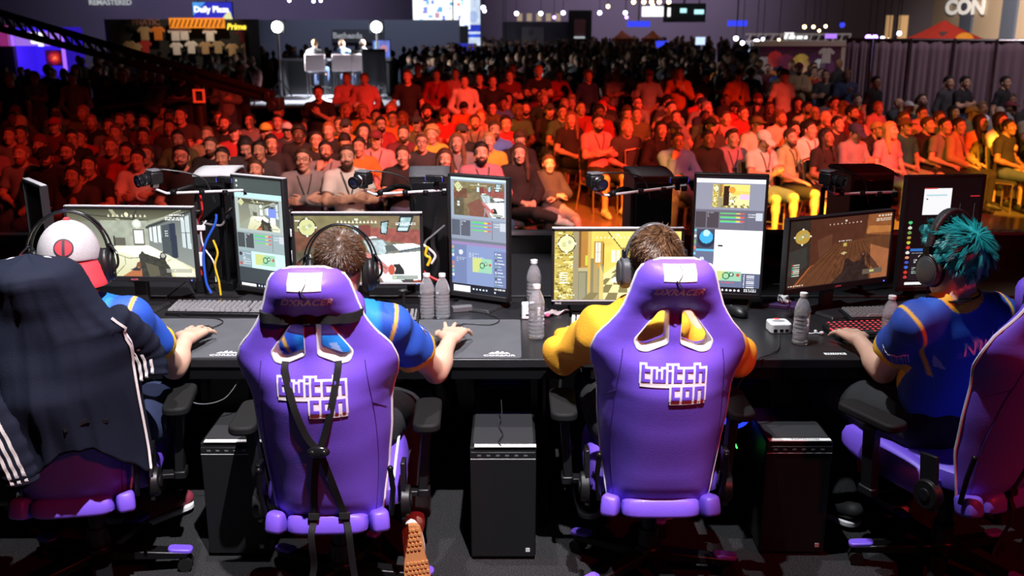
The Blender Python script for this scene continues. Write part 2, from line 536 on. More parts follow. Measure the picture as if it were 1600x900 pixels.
def human(J, h=.0075, bw=1., body=True):
    """the body as one continuous surface"""
    pts = [Vector(p) for k_, p in J.items() if hasattr(p, '__len__') and len(p) == 3 and k_ not in ('hL', 'hR')]
    lo = [min(p[i] for p in pts) - .17 for i in range(3)]; hi = [max(p[i] for p in pts) + .17 for i in range(3)]
    s = SDF(lo, hi, h)
    rt, fw, up, M = torso_axes(J)
    torso_prims(s, J, 0, bw)
    H = rotHead(J)
    s.cap(Vector(J['neckb']) - up * .02, H @ Vector((0, -.02, -.035)), .058, .054, .03)
    for q in 'LR':
        sh, el, wr = (Vector(J[x + q]) for x in ('s', 'e', 'w'))
        s.cap(sh, el, .054 * (1 + (bw - 1) * .5), .041, .03)
        s.ell(lerp(sh, el, .45), (.046, .046, .046), .04)
        s.cap(el, wr, .041, .0275, .02)
        s.ell(lerp(el, wr, .28), (.041, .041, .041), .04)
        hd, hn, ht, kw = J['h' + q]
        hand_prims(s, wr, hd, hn, ht, **kw)
        hp, kn, an, to = (Vector(J[x + q]) for x in ('hip', 'knee', 'ank', 'toe'))
        s.cap(hp, kn, .082 * bw, .054, .04)
        s.cap(kn, an, .052, .036, .03)
        calf = lerp(kn, an, .3); ax = (an - kn).normalized()
        back = (kn - hp); back = -(back - ax * back.dot(ax))
        s.ell(calf + (back.normalized() * .014 if back.length > .02 else -fw * .014), (.05, .05, .07), .04)
        s.cap(an, lerp(an, to, .85) , .036, .026, .03)
    head_prims(s, H)
    me, Vv = s.mesh('person_body')
    # brows, eyes, lips as colours of the skin
    Hi = np.array(H.inverted()); Q = Vv @ Hi[:3, :3].T + Hi[:3, 3]
    mk = np.zeros((len(Q), 4), np.float32); mk[:, 3] = 1
    ax_ = np.abs(Q[:, 0]); y, z = Q[:, 1], Q[:, 2]
    face = y > .045
    br = np.clip(1 - np.abs(z - .031 - (.034 - np.abs(ax_ - .034)) * .1) / .006, 0, 1) * (np.abs(ax_ - .034) < .021) * face
    ey = np.clip(1.6 - np.hypot((ax_ - .033) / .0115, (z - .009) / .0052), 0, 1) * face
    iris = np.clip(1.5 - np.hypot((ax_ - .033) / .0052, (z - .010) / .0058), 0, 1) * face
    lp = np.clip(1.5 - np.hypot(Q[:, 0] / .026, (z + .063) / .011), 0, 1) * face
    mk[:, 0] = np.clip(br + iris, 0, 1); mk[:, 1] = np.clip(lp, 0, 1); mk[:, 2] = np.clip(ey - iris, 0, 1)
    a = me.color_attributes.new('mask', 'FLOAT_COLOR', 'POINT'); a.data.foreach_set('color', mk.ravel())
    return me, H
def folds(a, f, seed=0):
    r = np.random.default_rng(seed); W = r.normal(size=(6, 3)) * f; ph = r.uniform(0, 6.28, 6)
    def fn(X, Y, Z):
        o = 0
        for i in range(6): o = o + np.sin(W[i, 0] * X + W[i, 1] * Y + W[i, 2] * Z + ph[i])
        return (a * o / 3).astype(np.float32)
    return fn
def arm_len(sh, el, wr, t):
    a, b = (el - sh).length, (wr - el).length
    return t * (a + b), a, b
def shirt(J, sleeve='short', h=.009, bw=1., off=.014, hem=.08, fold=.004, hood=False, seed=1, name='shirt', cuff=.66, loose=0.):
    pts = [Vector(J[q]) for q in ('pelvis', 'chest', 'neckb', 'sL', 'sR', 'eL', 'eR', 'wL', 'wR')]
    lo = [min(p[i] for p in pts) - .2 for i in range(3)]; hi = [max(p[i] for p in pts) + .2 for i in range(3)]
    s = SDF(lo, hi, h)
    rt, fw, up, M = torso_axes(J)
    torso_prims(s, J, off, bw)
    P, N = Vector(J['pelvis']), Vector(J['neckb'])
    H = rotHead(J)
    for q in 'LR':
        sh, el, wr = (Vector(J[x + q]) for x in ('s', 'e', 'w'))
        if sleeve == 'short':
            s.cap(sh, lerp(sh, el, cuff), .054 * (1 + (bw - 1) * .5), .050 + loose, .03, off=off, flat=True)
        elif sleeve == 'long':
            s.cap(sh, el, .054, .044 + loose, .03, off=off)
            s.cap(el, lerp(el, wr, .93), .044 + loose, .030 + loose * .6, .02, off=off, flat=True)
    s.plane(P - up * hem, -up)
    if sleeve == 'none':
        pass
    if hood:
        s.ell(N - fw * .075 + up * .01, (.105, .06, .06), .03, M)
    else:
        ndir = (H @ Vector((0, -.02, -.05)) - N)
        s.cap(N + up * .015 + fw * .012, N + ndir * 1.5 + fw * .012, .066, .075, .012, sub=True)
    if fold: s.warp(folds(fold, 26, seed))
    return s.mesh(name)
def trousers(J, kind='long', h=.010, bw=1., off=.013, fold=.003, name='trousers'):
    pts = [Vector(J[q + x]) for q in ('hip', 'knee', 'ank') for x in 'LR'] + [Vector(J['pelvis'])]
    lo = [min(p[i] for p in pts) - .2 for i in range(3)]; hi = [max(p[i] for p in pts) + .2 for i in range(3)]
    s = SDF(lo, hi, h)
    rt, fw, up, M = torso_axes(J)
    s.ell(J['pelvis'], (.165 * bw, .118 * bw, .115), .04, M, off)
    for q in 'LR':
        hp, kn, an = (Vector(J[x + q]) for x in ('hip', 'knee', 'ank'))
        if kind == 'long':
            s.cap(hp, kn, .082 * bw, .058, .04, off=off); s.cap(kn, lerp(kn, an, .95), .056, .046, .03, off=off, flat=True)
        else:
            s.cap(hp, lerp(hp, kn, .9), .085 * bw, .072, .04, off=off, flat=True)
    s.plane(Vector(J['pelvis']) + up * .10, up)
    if fold: s.warp(folds(fold, 22, 3))
    return s.mesh(name)[0]
def shoe(J, q, h=.008, name='shoe'):
    an, to = Vector(J['ank' + q]), Vector(J['toe' + q])
    d = (to - an); 
    up = Vector((0, 0, 1)) if abs(d.normalized().z) < .8 else Vector((0, -1, 0))
    f = (d - up * d.dot(up)).normalized()
    heel = an - f * .045 - up * .045; tip = an + f * .175 - up * .055
    s = SDF([min(a, b) - .12 for a, b in zip(heel, tip)], [max(a, b) + .14 for a, b in zip(heel, tip)], h)
    s.cap(heel + up * .01, tip, .042, .038, .02, (up, 1.15)); s.cap(an - up * .03, lerp(an, tip, .6) + up * .005, .048, .038, .03)
    s.cap(an - up * .02, an + up * .01, .046, .045, .02)
    s.plane(an - up * .088, -up)
    return s.mesh(name)[0]

def skin_mat(name, col, hair=(.02, .012, .008)):
    m = mat(name, col, .5, var=.08, scale=14)
    L = m.node_tree.links; b = m.node_tree.nodes['Principled BSDF']
    src = b.inputs['Base Color'].links[0].from_socket
    a = nd(m, 'ShaderNodeAttribute'); a.attribute_name = 'mask'
    sp = nd(m, 'ShaderNodeSeparateColor'); L.new(a.outputs['Color'], sp.inputs[0])
    for i, c in ((1, (col[0] * .75, col[1] * .42, col[2] * .45)), (2, (.42, .40, .38)), (0, hair)):
        mx = nd(m, 'ShaderNodeMix'); mx.data_type = 'RGBA'
        L.new(sp.outputs[i], mx.inputs[0]); L.new(src, mx.inputs[6]); mx.inputs[7].default_value = (*c, 1); src = mx.outputs[2]
    L.new(src, b.inputs['Base Color'])
    b.inputs['Subsurface Weight'].default_value = 0.0
    return m
SKIN = {'fair': skin_mat('skin_fair', (.62, .36, .26)), 'tan': skin_mat('skin_tan', (.50, .28, .18)), 'brown': skin_mat('skin_brown', (.27, .13, .075)),
        'dark': skin_mat('skin_dark', (.11, .05, .03), (.01, .008, .006))}
def hairm(name, c): return mat(name, c, .55, var=.35, scale=60, bump=.5, bscale=140)
HAIR = {'black': hairm('hair_black', (.012, .010, .010)), 'brown': hairm('hair_brown', (.06, .03, .016)), 'light brown': hairm('hair_light_brown', (.16, .085, .04)),
        'blond': hairm('hair_blond', (.42, .27, .11)), 'ginger': hairm('hair_ginger', (.33, .11, .03)), 'grey': hairm('hair_grey', (.25, .24, .23))}
CL = {}
def cloth(name, c):
    if name not in CL: CL[name] = mat('cloth_' + name.replace(' ', '_'), c, .85, var=.12, scale=12, bump=.25, bscale=220)
    return CL[name]
CLOTH = {'black': (.016, .016, .018), 'charcoal': (.045, .045, .05), 'grey': (.22, .22, .23), 'white': (.72, .70, .68), 'navy': (.018, .028, .075),
         'blue': (.07, .19, .66), 'light blue': (.25, .38, .6), 'red': (.42, .03, .03), 'maroon': (.15, .02, .03), 'green': (.04, .13, .07), 'teal': (.02, .13, .13),
         'olive': (.11, .11, .04), 'tan': (.42, .28, .15), 'brown': (.12, .06, .03), 'pink': (.62, .26, .28), 'mauve': (.35, .18, .25), 'orange': (.7, .2, .03), 'yellow': (.7, .48, .06),
         'denim': (.06, .09, .18), 'khaki': (.35, .27, .16), 'purple': (.16, .06, .35), 'pale green': (.42, .58, .30)}
def cl(n): return cloth(n, CLOTH[n])
SHOE_M = [mat('shoe_black', (.02, .02, .02), .5), mat('shoe_white', (.6, .6, .58), .5)]

# hair, hats, beards and glasses are modelled once in the head's own frame
def hair_mesh(kind):
    s = SDF((-.16, -.2, -.42), (.16, .2, .2), .0065 if kind != 'long' else .0085)
    nz = lambda X, Y, Z: (.0035 * np.sin(X * 210 + Y * 60) * np.sin(Y * 190 + Z * 120)).astype(np.float32)
    n = Vector((0, .62, -.78)); p0 = Vector((0, .062, .070))
    if kind in ('short', 'buzz', 'quiff', 'long', 'curly', 'bun', 'receding'):
        o = {'short': .010, 'buzz': .005, 'quiff': .012, 'long': .018, 'curly': .028, 'bun': .012, 'receding': .010}[kind]
        s.ell((0, -.016, .040), (.075, .096, .086), .01, None, o, noise=nz if kind != 'buzz' else None)
        if kind == 'quiff': s.ell((.01, .05, .118), (.055, .05, .028), .025, noise=nz)
        if kind == 'curly':
            r = np.random.default_rng(2)
            for _ in range(60):
                v = r.normal(size=3); v /= np.linalg.norm(v); v[2] = abs(v[2]) * 1.2 - .2
                s.ell((v[0] * .095, -.016 + v[1] * .11, .045 + v[2] * .1), (.022, .022, .022), .008)
        if kind == 'receding': p0 = Vector((0, .025, .075))
        s.plane(p0, n)
        if kind in ('short', 'quiff', 'buzz', 'curly'):
            for x in (-1, 1): s.ell((x * .073, .014, .012), (.007, .018, .034), .008)
            if kind != 'buzz':
                for i in range(7): s.ell((-.042 + .014 * i, .060 - .02 * abs(i - 3) / 3, .098 + .006 * math.sin(i * 2.1)), (.014, .020, .013), .012)
        if kind == 'long':
            for x in (-1, 1):
                s.cap((x * .074, -.005, .05), (x * .085, .0, -.16), .034, .044, .025, ((1, 0, 0), 1.3)); s.cap((x * .085, .0, -.16), (x * .085, .03, -.30), .044, .024, .02, ((1, 0, 0), 1.3))
            s.cap((0, -.075, .02), (0, -.085, -.22), .062, .055, .03, ((0, 1, 0), 1.5))
            s.warp(lambda X, Y, Z: (.003 * np.sin(X * 260 + np.sin(Z * 30) * 2)).astype(np.float32))
        if kind == 'bun': s.ell((0, -.13, .06), (.038, .035, .038), .015)
    elif kind == 'beard':
        s.ell((0, .028, -.028), (.062, .062, .088), .01, None, .007)
        s.ell((0, .046, -.086), (.040, .038, .030), .02, None, .010)
        s.plane((0, .02, -.042), (0, .35, .94)); s.plane((0, -.005, 0), (0, -1, 0))
        s.ell((0, .100, -.063), (.018, .02, .007), .004, sub=True)
        s.cap((-.026, .090, -.050), (.026, .090, -.050), .0085, .0085, .008)
    elif kind == 'cap':
        s.ell((0, -.016, .038), (.075, .096, .086), .01, None, .019); s.plane((0, .0, .032), (0, .12, -1))
        s.ell((0, .125, .040), (.072, .075, .010), .01, Euler((R(-12), 0, 0)).to_matrix())
    elif kind == 'cap_back':
        s.ell((0, -.016, .038), (.075, .096, .086), .01, None, .019); s.plane((0, .0, .032), (0, -.15, -1))
        s.ell((0, -.135, .015), (.072, .06, .010), .01, Euler((R(20), 0, 0)).to_matrix())
    elif kind == 'beanie':
        s.ell((0, -.02, .045), (.075, .096, .09), .01, None, .022); s.plane((0, .02, .03), (0, .3, -.95))
    elif kind == 'hood':
        s.ell((0, -.025, .02), (.085, .10, .10), .01, None, .026); s.cap((0, -.06, -.02), (0, -.06, -.16), .09, .10, .03)
        s.ell((0, .075, -.01), (.070, .08, .10), .01, sub=True); s.plane((0, -.0, -.19), (0, 0, -1)); s.ell((0, -.0, -.02), (.068, .09, .1), .01, sub=True)
    return s.mesh('hair' if kind not in ('beard', 'cap', 'cap_back', 'beanie', 'hood') else kind.split('_')[0])[0]
HEADGEAR = {k: hair_mesh(k) for k in ('short', 'buzz', 'quiff', 'long', 'curly', 'bun', 'receding', 'beard', 'cap', 'cap_back', 'beanie', 'hood')}
def glasses_mesh():
    b = MB()
    for x in (-1, 1):
        b.tube([(x * .033 + .024 * math.cos(t), .108, .008 + .018 * math.sin(t)) for t in np.linspace(0, 2 * PI, 15)[:-1]], .0024, 5, closed=True)
        b.tube([(x * .057, .106, .012), (x * .08, .06, .012), (x * .082, -.01, .008)], .002, 5)
    b.tube([(-.009, .109, .012), (0, .112, .014), (.009, .109, .012)], .0022, 5)
    me = bpy.data.meshes.new('glasses'); me.from_pydata(b.v, [], b.f); return me
GLASSES = glasses_mesh()
GL_M = mat('spectacle_frame', (.015, .015, .015), .3)

# ------------------------------------------------------------------ the crowd's poses (facing +y, feet on z = 0)
FL = ((0, .25, -1), (0, -1, -.3))
def pose_sit(**k):
    J = dict(pelvis=V3(0, -.02, .57), chest=V3(0, -.10, .90), neckb=V3(0, -.105, 1.08), head=V3(0, -.065, 1.225),
             sL=V3(-.172, -.105, 1.015), sR=V3(.172, -.105, 1.015),
             hipL=V3(-.095, .01, .545), hipR=V3(.095, .01, .545), kneeL=V3(-.15, .43, .53), kneeR=V3(.15, .43, .53),
             ankL=V3(-.15, .43, .09), ankR=V3(.15, .43, .09), toeL=V3(-.17, .56, .03), toeR=V3(.17, .56, .03), pitch=R(8), yaw=0)
    J.update(k); return J
def pose_stand(**k):
    J = dict(pelvis=V3(0, 0, .95), chest=V3(0, -.02, 1.27), neckb=V3(0, -.025, 1.455), head=V3(0, .01, 1.605),
             sL=V3(-.178, -.025, 1.385), sR=V3(.178, -.025, 1.385),
             hipL=V3(-.095, 0, .92), hipR=V3(.095, 0, .92), kneeL=V3(-.11, .02, .50), kneeR=V3(.11, .02, .50),
             ankL=V3(-.12, -.02, .09), ankR=V3(.12, -.02, .09), toeL=V3(-.15, .12, .03), toeR=V3(.15, .12, .03), pitch=R(6), yaw=0)
    J.update(k); return J
HK = dict(curl=(35, 40, 30), thumb=.5, k=.006)
crossed = dict(eL=V3(-.25, .03, .80), wL=V3(.03, .145, .83), eR=V3(.25, .03, .80), wR=V3(-.03, .17, .86),
               hL=((1, .05, .08), (0, -1, 0), (0, 0, 1), dict(curl=(15, 20, 15))), hR=((-1, -.15, -.1), (0, -1, 0), (0, 0, 1), dict(curl=(15, 20, 15))))
lap = dict(eL=V3(-.26, -.06, .76), wL=V3(-.07, .17, .67), eR=V3(.26, -.06, .76), wR=V3(.07, .17, .68),
           hL=((.75, .55, -.1), (.2, -.3, -1), (0, 1, .3), HK), hR=((-.75, .55, .0), (.2, -.3, -1), (0, 1, .3), HK))
thighs = dict(eL=V3(-.29, -.04, .78), wL=V3(-.16, .20, .68), eR=V3(.29, -.04, .78), wR=V3(.16, .20, .68),
              hL=((.1, 1, -.15), (0, 0, -1), (1, 0, 0), dict(curl=(12, 15, 12))), hR=((-.1, 1, -.15), (0, 0, -1), (-1, 0, 0), dict(curl=(12, 15, 12))))
chin = dict(eR=V3(.13, .12, .82), wR=V3(.075, .075, 1.03), hR=((-.35, -.2, 1), (0, -1, 0), (-1, 0, .2), dict(curl=(50, 60, 30))),
            eL=V3(-.25, .02, .80), wL=V3(.00, .16, .79), hL=((1, .05, .08), (0, -.4, -1), (0, 1, .2), HK))
phone = dict(eL=V3(-.22, .0, .80), wL=V3(-.06, .25, .83), eR=V3(.24, .0, .80), wR=V3(.07, .24, .82),
             hL=((.5, .6, .5), (.2, -.8, .5), (0, 0, 1), HK), hR=((-.5, .6, .5), (-.2, -.8, .5), (0, 0, 1), HK))
fwd = dict(chest=V3(0, .14, .85), neckb=V3(0, .22, 1.00), head=V3(0, .29, 1.135), sL=V3(-.172, .19, .945), sR=V3(.172, .19, .945),
           eL=V3(-.19, .38, .66), wL=V3(-.05, .54, .74), eR=V3(.19, .38, .66), wR=V3(.05, .54, .73),
           hL=((.6, .3, .2), (1, -.3, 0), (0, 0, 1), HK), hR=((-.6, .3, .25), (-1, -.3, 0), (0, 0, 1), HK))
slouch = dict(pelvis=V3(0, .05, .56), chest=V3(0, -.10, .84), neckb=V3(0, -.14, 1.01), head=V3(0, -.10, 1.15), sL=V3(-.165, -.135, .95), sR=V3(.165, -.135, .95),
              hipL=V3(-.09, .08, .535), hipR=V3(.09, .08, .535), kneeL=V3(-.10, .48, .47), kneeR=V3(.12, .48, .47), ankL=V3(-.06, .80, .12), ankR=V3(.10, .82, .12),
              toeL=V3(-.08, .90, .22), toeR=V3(.12, .92, .22), eL=V3(-.24, -.02, .74), wL=V3(.02, .12, .74), eR=V3(.24, -.02, .74), wR=V3(-.02, .14, .76),
              hL=((1, .1, .08), (0, -.4, -1), (0, 1, .2), HK), hR=((-1, .1, 0), (0, -.4, -1), (0, 1, .2), HK))
def up_by(d, dz): return {k: (v + V3(0, .03, dz) if k[0] in 'ew' else v) for k, v in d.items()}
legx = dict(kneeR=V3(.03, .44, .60), ankR=V3(-.22, .50, .52), toeR=V3(-.30, .62, .48))
POSES = {
    'sit_crossed': pose_sit(**crossed, yaw=R(-14)),
    'sit_lap': pose_sit(**lap, yaw=R(10), pitch=R(10)),
    'sit_thighs': pose_sit(**thighs, yaw=R(-22), pitch=R(5)),
    'sit_chin': pose_sit(**chin, yaw=R(12), pitch=R(10)),
    'sit_phone': pose_sit(**phone, yaw=R(4), pitch=R(-22)),
    'sit_forward': pose_sit(**fwd, yaw=R(-8), pitch=R(14)),
    'sit_slouch': pose_sit(**slouch, yaw=R(-18), pitch=R(6)),
    'sit_leg_crossed': pose_sit(**lap, **legx, yaw=R(-26), pitch=R(8)),
    'stand_crossed': pose_stand(**up_by(crossed, .37), yaw=R(-12)),
    'stand_clasped': pose_stand(eL=V3(-.29, -.03, 1.11), wL=V3(-.06, .15, .95), eR=V3(.29, -.03, 1.11), wR=V3(.06, .15, .95),
                                hL=((.6, .3, -.7), (.2, -1, 0), (1, 0, 0), HK), hR=((-.6, .3, -.7), (-.2, -1, 0), (-1, 0, 0), HK), yaw=R(10)),
    'stand_down': pose_stand(eL=V3(-.27, -.06, 1.11), wL=V3(-.27, .03, .86), eR=V3(.27, -.06, 1.11), wR=V3(.27, .03, .86),
                             hL=((0, .2, -1), (1, 0, 0), (0, 1, 0), HK), hR=((0, .2, -1), (-1, 0, 0), (0, 1, 0), HK), yaw=R(-20)),
    'stand_phone': pose_stand(eL=V3(-.26, .08, 1.14), wL=V3(-.06, .28, 1.30), eR=V3(.27, -.03, 1.10), wR=V3(.25, .12, .88),
                              hL=((.3, .4, .9), (.5, -.8, 0), (1, 0, 0), HK), hR=((0, .3, -1), (-1, 0, 0), (0, 1, 0), HK), yaw=R(16)),
}
CHAIR_H = 0
VAR = {}
def variant(name):
    if name in VAR: return VAR[name]
    J = POSES[name]
    b, H = human(J)
    v = dict(body=b, H=H, J=J)
    v['tee'] = shirt(J, 'short')[0]; v['long'] = shirt(J, 'long', name='jumper', fold=.006, off=.018)[0]; v['hoodie'] = shirt(J, 'long', hood=True, off=.022, fold=.006, loose=.008, name='hoodie')[0]
    v['trousers'] = trousers(J); v['shorts'] = trousers(J, 'short', name='shorts')
    v['shoeL'] = shoe(J, 'L'); v['shoeR'] = shoe(J, 'R')
    # lanyard lying on the chest
    rt, fw, up, M = torso_axes(J); N, C = Vector(J['neckb']), Vector(J['chest'])
    m = MB(); front = C + fw * .135
    L_ = [N - rt * .07 + up * .015, N - rt * .075 + fw * .06 + up * .0, lerp(N, front, .5) - rt * .055 + fw * .055, front - rt * .012 - up * .06]
    R_ = [p - rt * 2 * (p - N).dot(rt) for p in L_]
    back = [N - rt * .06 - fw * .055 + up * .02, N - fw * .068 + up * .025, N + rt * .06 - fw * .055 + up * .02]
    m.ribbon(spline(L_, 4), .014, fw, .003); m.ribbon(spline(R_, 4), .014, fw, .003)
    T = Matrix.Translation(front - up * .115 + fw * .008) @ M.to_4x4()
    m.box((0, 0, 0), (.07, .004, .095), 1, T)
    me = bpy.data.meshes.new('lanyard'); me.from_pydata(m.v, [], m.f); me.materials.append(None); me.materials.append(None)
    me.polygons.foreach_set('material_index', m.m); v['lanyard'] = me
    # print on the chest: a patch following the shirt
    VAR[name] = v
    return v
LAN = [mat('lanyard_black', (.01, .01, .012), .6), mat('lanyard_badge', (.5, .48, .5), .4)]
def put_obj(me, name, parent, m, M=None):
    # m: a material, a list of materials, or (shared material, colour of this object)
    o = bpy.data.objects.new(name, me); COL.objects.link(o); o.parent = parent
    if M is not None: o.matrix_local = M
    if isinstance(m, tuple): o.color = (*m[1], 1); m = m[0]
    ms = m if isinstance(m, list) else [m]
    if len(me.materials) != len(ms) or me.materials[0] != ms[0]:
        me.materials.clear()
        for mm in ms: me.materials.append(mm)
    return o
def tinted(name, rough, **k):
    """one shared material whose colour is the object's own colour"""
    m = mat(name, (1, 1, 1), rough, **k); b = m.node_tree.nodes['Principled BSDF']; L = m.node_tree.links
    oi = nd(m, 'ShaderNodeObjectInfo'); lk = b.inputs['Base Color'].links[0]; mx = lk.from_node; L.new(oi.outputs['Color'], mx.inputs[6]); return m
CROWD_CLOTH = tinted('crowd_cloth', .85, var=.12, scale=12, bump=.25, bscale=220)
CROWD_HAIR = tinted('crowd_hair', .55, var=.35, scale=60, bump=.5, bscale=140)
CROWD_SHOE = tinted('crowd_shoe', .5, var=.05)
CROWD_SKIN = skin_mat('crowd_skin', (1, 1, 1))
def _tint_skin(m):
    L = m.node_tree.links; oi = nd(m, 'ShaderNodeObjectInfo')
    for n in list(m.node_tree.nodes):
        if n.type == 'MIX':
            if n.blend_type == 'MULTIPLY': L.new(oi.outputs['Color'], n.inputs[6])
            elif abs(n.inputs[7].default_value[0] - .75) < 1e-4 and abs(n.inputs[7].default_value[1] - .42) < 1e-4:
                mm = nd(m, 'ShaderNodeMix'); mm.data_type = 'RGBA'; mm.blend_type = 'MULTIPLY'; mm.inputs[0].default_value = 1; mm.inputs[7].default_value = (.75, .42, .45, 1); L.new(oi.outputs['Color'], mm.inputs[6]); L.new(mm.outputs[2], n.inputs[7])
_tint_skin(CROWD_SKIN)
SKC = {'fair': (.62, .36, .26), 'tan': (.50, .28, .18), 'brown': (.27, .13, .075), 'dark': (.11, .05, .03)}
HAC = {'black': (.012, .010, .010), 'brown': (.06, .03, .016), 'light brown': (.16, .085, .04), 'blond': (.42, .27, .11), 'ginger': (.33, .11, .03), 'grey': (.25, .24, .23)}
def tcl(c): return (CROWD_CLOTH, CLOTH[c])
def person(label, pose, loc, rz, skin='fair', hair='short', hc='brown', top='tee', tc='black', bot='trousers', bc='black', extras=(), sc=1., mirror=False, group=None, shoes=0, lite=False, hatc=None):
    v = variant(pose)
    r = thing('person', label, 'person', loc, rz, group)
    r.scale = (-sc if mirror else sc, sc, sc)
    put_obj(v['body'], 'person_body', r, (CROWD_SKIN, SKC[skin]))
    put_obj(v[top], {'tee': 'shirt', 'long': 'jumper', 'hoodie': 'hoodie'}[top], r, tcl(tc))
    if not lite:
        put_obj(v[bot], bot, r, tcl(bc))
        put_obj(v['shoeL'], 'shoe', r, (CROWD_SHOE, ((.02, .02, .02), (.6, .6, .58))[shoes])); put_obj(v['shoeR'], 'shoe', r, (CROWD_SHOE, ((.02, .02, .02), (.6, .6, .58))[shoes]))
    if hair and hair != 'bald':
        hat = hair in ('cap', 'cap_back', 'beanie', 'hood')
        if hat:
            put_obj(HEADGEAR[hair], hair.split('_')[0], r, tcl(hatc or 'black'), v['H'])
            if hair != 'hood': put_obj(HEADGEAR['buzz'], 'hair', r, (CROWD_HAIR, HAC[hc]), v['H'])
        else: put_obj(HEADGEAR[hair], 'hair', r, (CROWD_HAIR, HAC[hc]), v['H'])
    if 'beard' in extras: put_obj(HEADGEAR['beard'], 'beard', r, (CROWD_HAIR, HAC[hc]), v['H'])
    if 'glasses' in extras: put_obj(GLASSES, 'glasses', r, GL_M, v['H'])
    if 'lanyard' in extras: put_obj(v['lanyard'], 'lanyard', r, LAN)
    if 'cap' in extras: put_obj(HEADGEAR['cap'], 'cap', r, tcl(hatc or 'black'), v['H'])
    return r
# ------------------------------------------------------------------ the stage and its furniture
def carpet_mat():
    m = mat('stage_carpet', (.012, .012, .013), .95)
    L = m.node_tree.links; b = m.node_tree.nodes['Principled BSDF']
    tc = nd(m, 'ShaderNodeTexCoord'); n = nd(m, 'ShaderNodeTexNoise'); n.inputs['Scale'].default_value = 260; n.inputs['Detail'].default_value = 2
    L.new(tc.outputs['Object'], n.inputs['Vector'])
    r = nd(m, 'ShaderNodeValToRGB'); r.color_ramp.elements[0].position = .5; r.color_ramp.elements[0].color = (.005, .005, .006, 1)
    r.color_ramp.elements[1].position = .72; r.color_ramp.elements[1].color = (.06, .06, .064, 1)
    L.new(n.outputs['Fac'], r.inputs[0]); L.new(r.outputs[0], b.inputs['Base Color'])
    bp = nd(m, 'ShaderNodeBump'); bp.inputs['Distance'].default_value = .01; bp.inputs['Strength'].default_value = .6
    L.new(n.outputs['Fac'], bp.inputs['Height']); L.new(bp.outputs[0], b.inputs['Normal'])
    return m
BLK = mat('black_plastic', (.007, .007, .008), .42)
BLKM = mat('black_metal', (.012, .012, .013), .35, .6)
BLKG = mat('black_gloss', (.008, .008, .009), .18)
RUB = mat('black_rubber', (.008, .008, .008), .7, spec=.25)
GREYP = mat('grey_plastic', (.10, .10, .11), .45)
WHT = mat('white_plastic', (.75, .75, .76), .4)
CHROME = mat('bare_steel', (.55, .55, .57), .25, 1)
PAPER = mat('white_paper', (.78, .77, .75), .8)
MARK = mat('black_marker', (.02, .02, .03), .7)
STRAP = mat('black_webbing', (.006, .006, .007), .8, bump=.1, bscale=400)
TABLE = mat('black_table_laminate', (.016, .016, .018), .33, var=.25, scale=30)
SKIRT = mat('black_drape', (.008, .008, .009), .95)
b = MB(); b.box((0, 1.3, -.4), (18, 8.4, .8)); struct(b.build('stage_floor', carpet_mat()))

def table(x0, x1, label):
    t = thing('event_table', label, 'table', ((x0 + x1) / 2, 4.03, 0), group='black tables along the stage')
    L = x1 - x0 - .006
    b = MB(); b.box((0, 0, .722), (L, .86, .036)); b.build('tabletop', TABLE, t, bevel=.004)
    b = MB(); b.box((0, -.405, .680), (L - .08, .03, .048)); b.box((0, .405, .680), (L - .08, .03, .048)); b.build('apron', BLKM, t)
    for s in (-1, 1):
        b = MB(); x = s * (L / 2 - .12)
        b.tube([(x, -.34, .70), (x, -.34, .02), (x, -.36, .013)], .014, 8); b.tube([(x, .34, .70), (x, .34, .02), (x, .36, .013)], .014, 8)
        b.tube([(x, -.34, .12), (x, .34, .12)], .011, 8); b.build('leg', BLKM, t)
    return t
table(-3.45, -1.60, 'black event table under the two monitors at the picture\'s left edge')
table(-1.594, .255, 'black event table with grey mouse mat carrying the white crest')
table(.261, 2.11, 'black event table with handwritten white name tag on its edge')
table(2.116, 3.9, 'black event table behind the right-hand racing chair')
# second row of tables behind the screens, and the low fascia towards the crowd
for x0, x1, l in ((-3.45, -1.62, 'rear black table behind the leftmost monitors'), (-1.61, -.02, 'rear black table behind the tangled cables'), (-.01, 1.05, 'rear black table with clear bottles before it'), (1.06, 3.6, 'rear black table behind the rightmost tower')):
    t = thing('rear_table', l, 'table', ((x0 + x1) / 2, 4.93, 0), group='rear tables')
    b = MB(); b.box((0, 0, .722), (x1 - x0, .86, .036)); b.build('tabletop', TABLE, t, bevel=.004)
    b = MB(); b.box((0, -.41, .352), (x1 - x0, .012, .70)); b.build('skirt', SKIRT, t)
FASC = mat('fascia_black', (.01, .01, .011), .5)
for k in range(6):
    x = -4.6 + k * 1.62
    t = thing('fascia_panel', 'low black fascia panel with grey top rail, %s along the stage lip' % ('first', 'second', 'third', 'fourth', 'fifth', 'last')[k], 'panel', (x + .8, 5.42, 0), group='panels along the stage lip')
    b = MB(); b.box((0, 0, .42), (1.61, .04, .84)); b.build('panel', FASC, t)
    b = MB(); b.box((0, 0, .848), (1.61, .075, .016)); b.build('top_rail', mat('fascia_rail', (.22, .22, .24), .5), t)

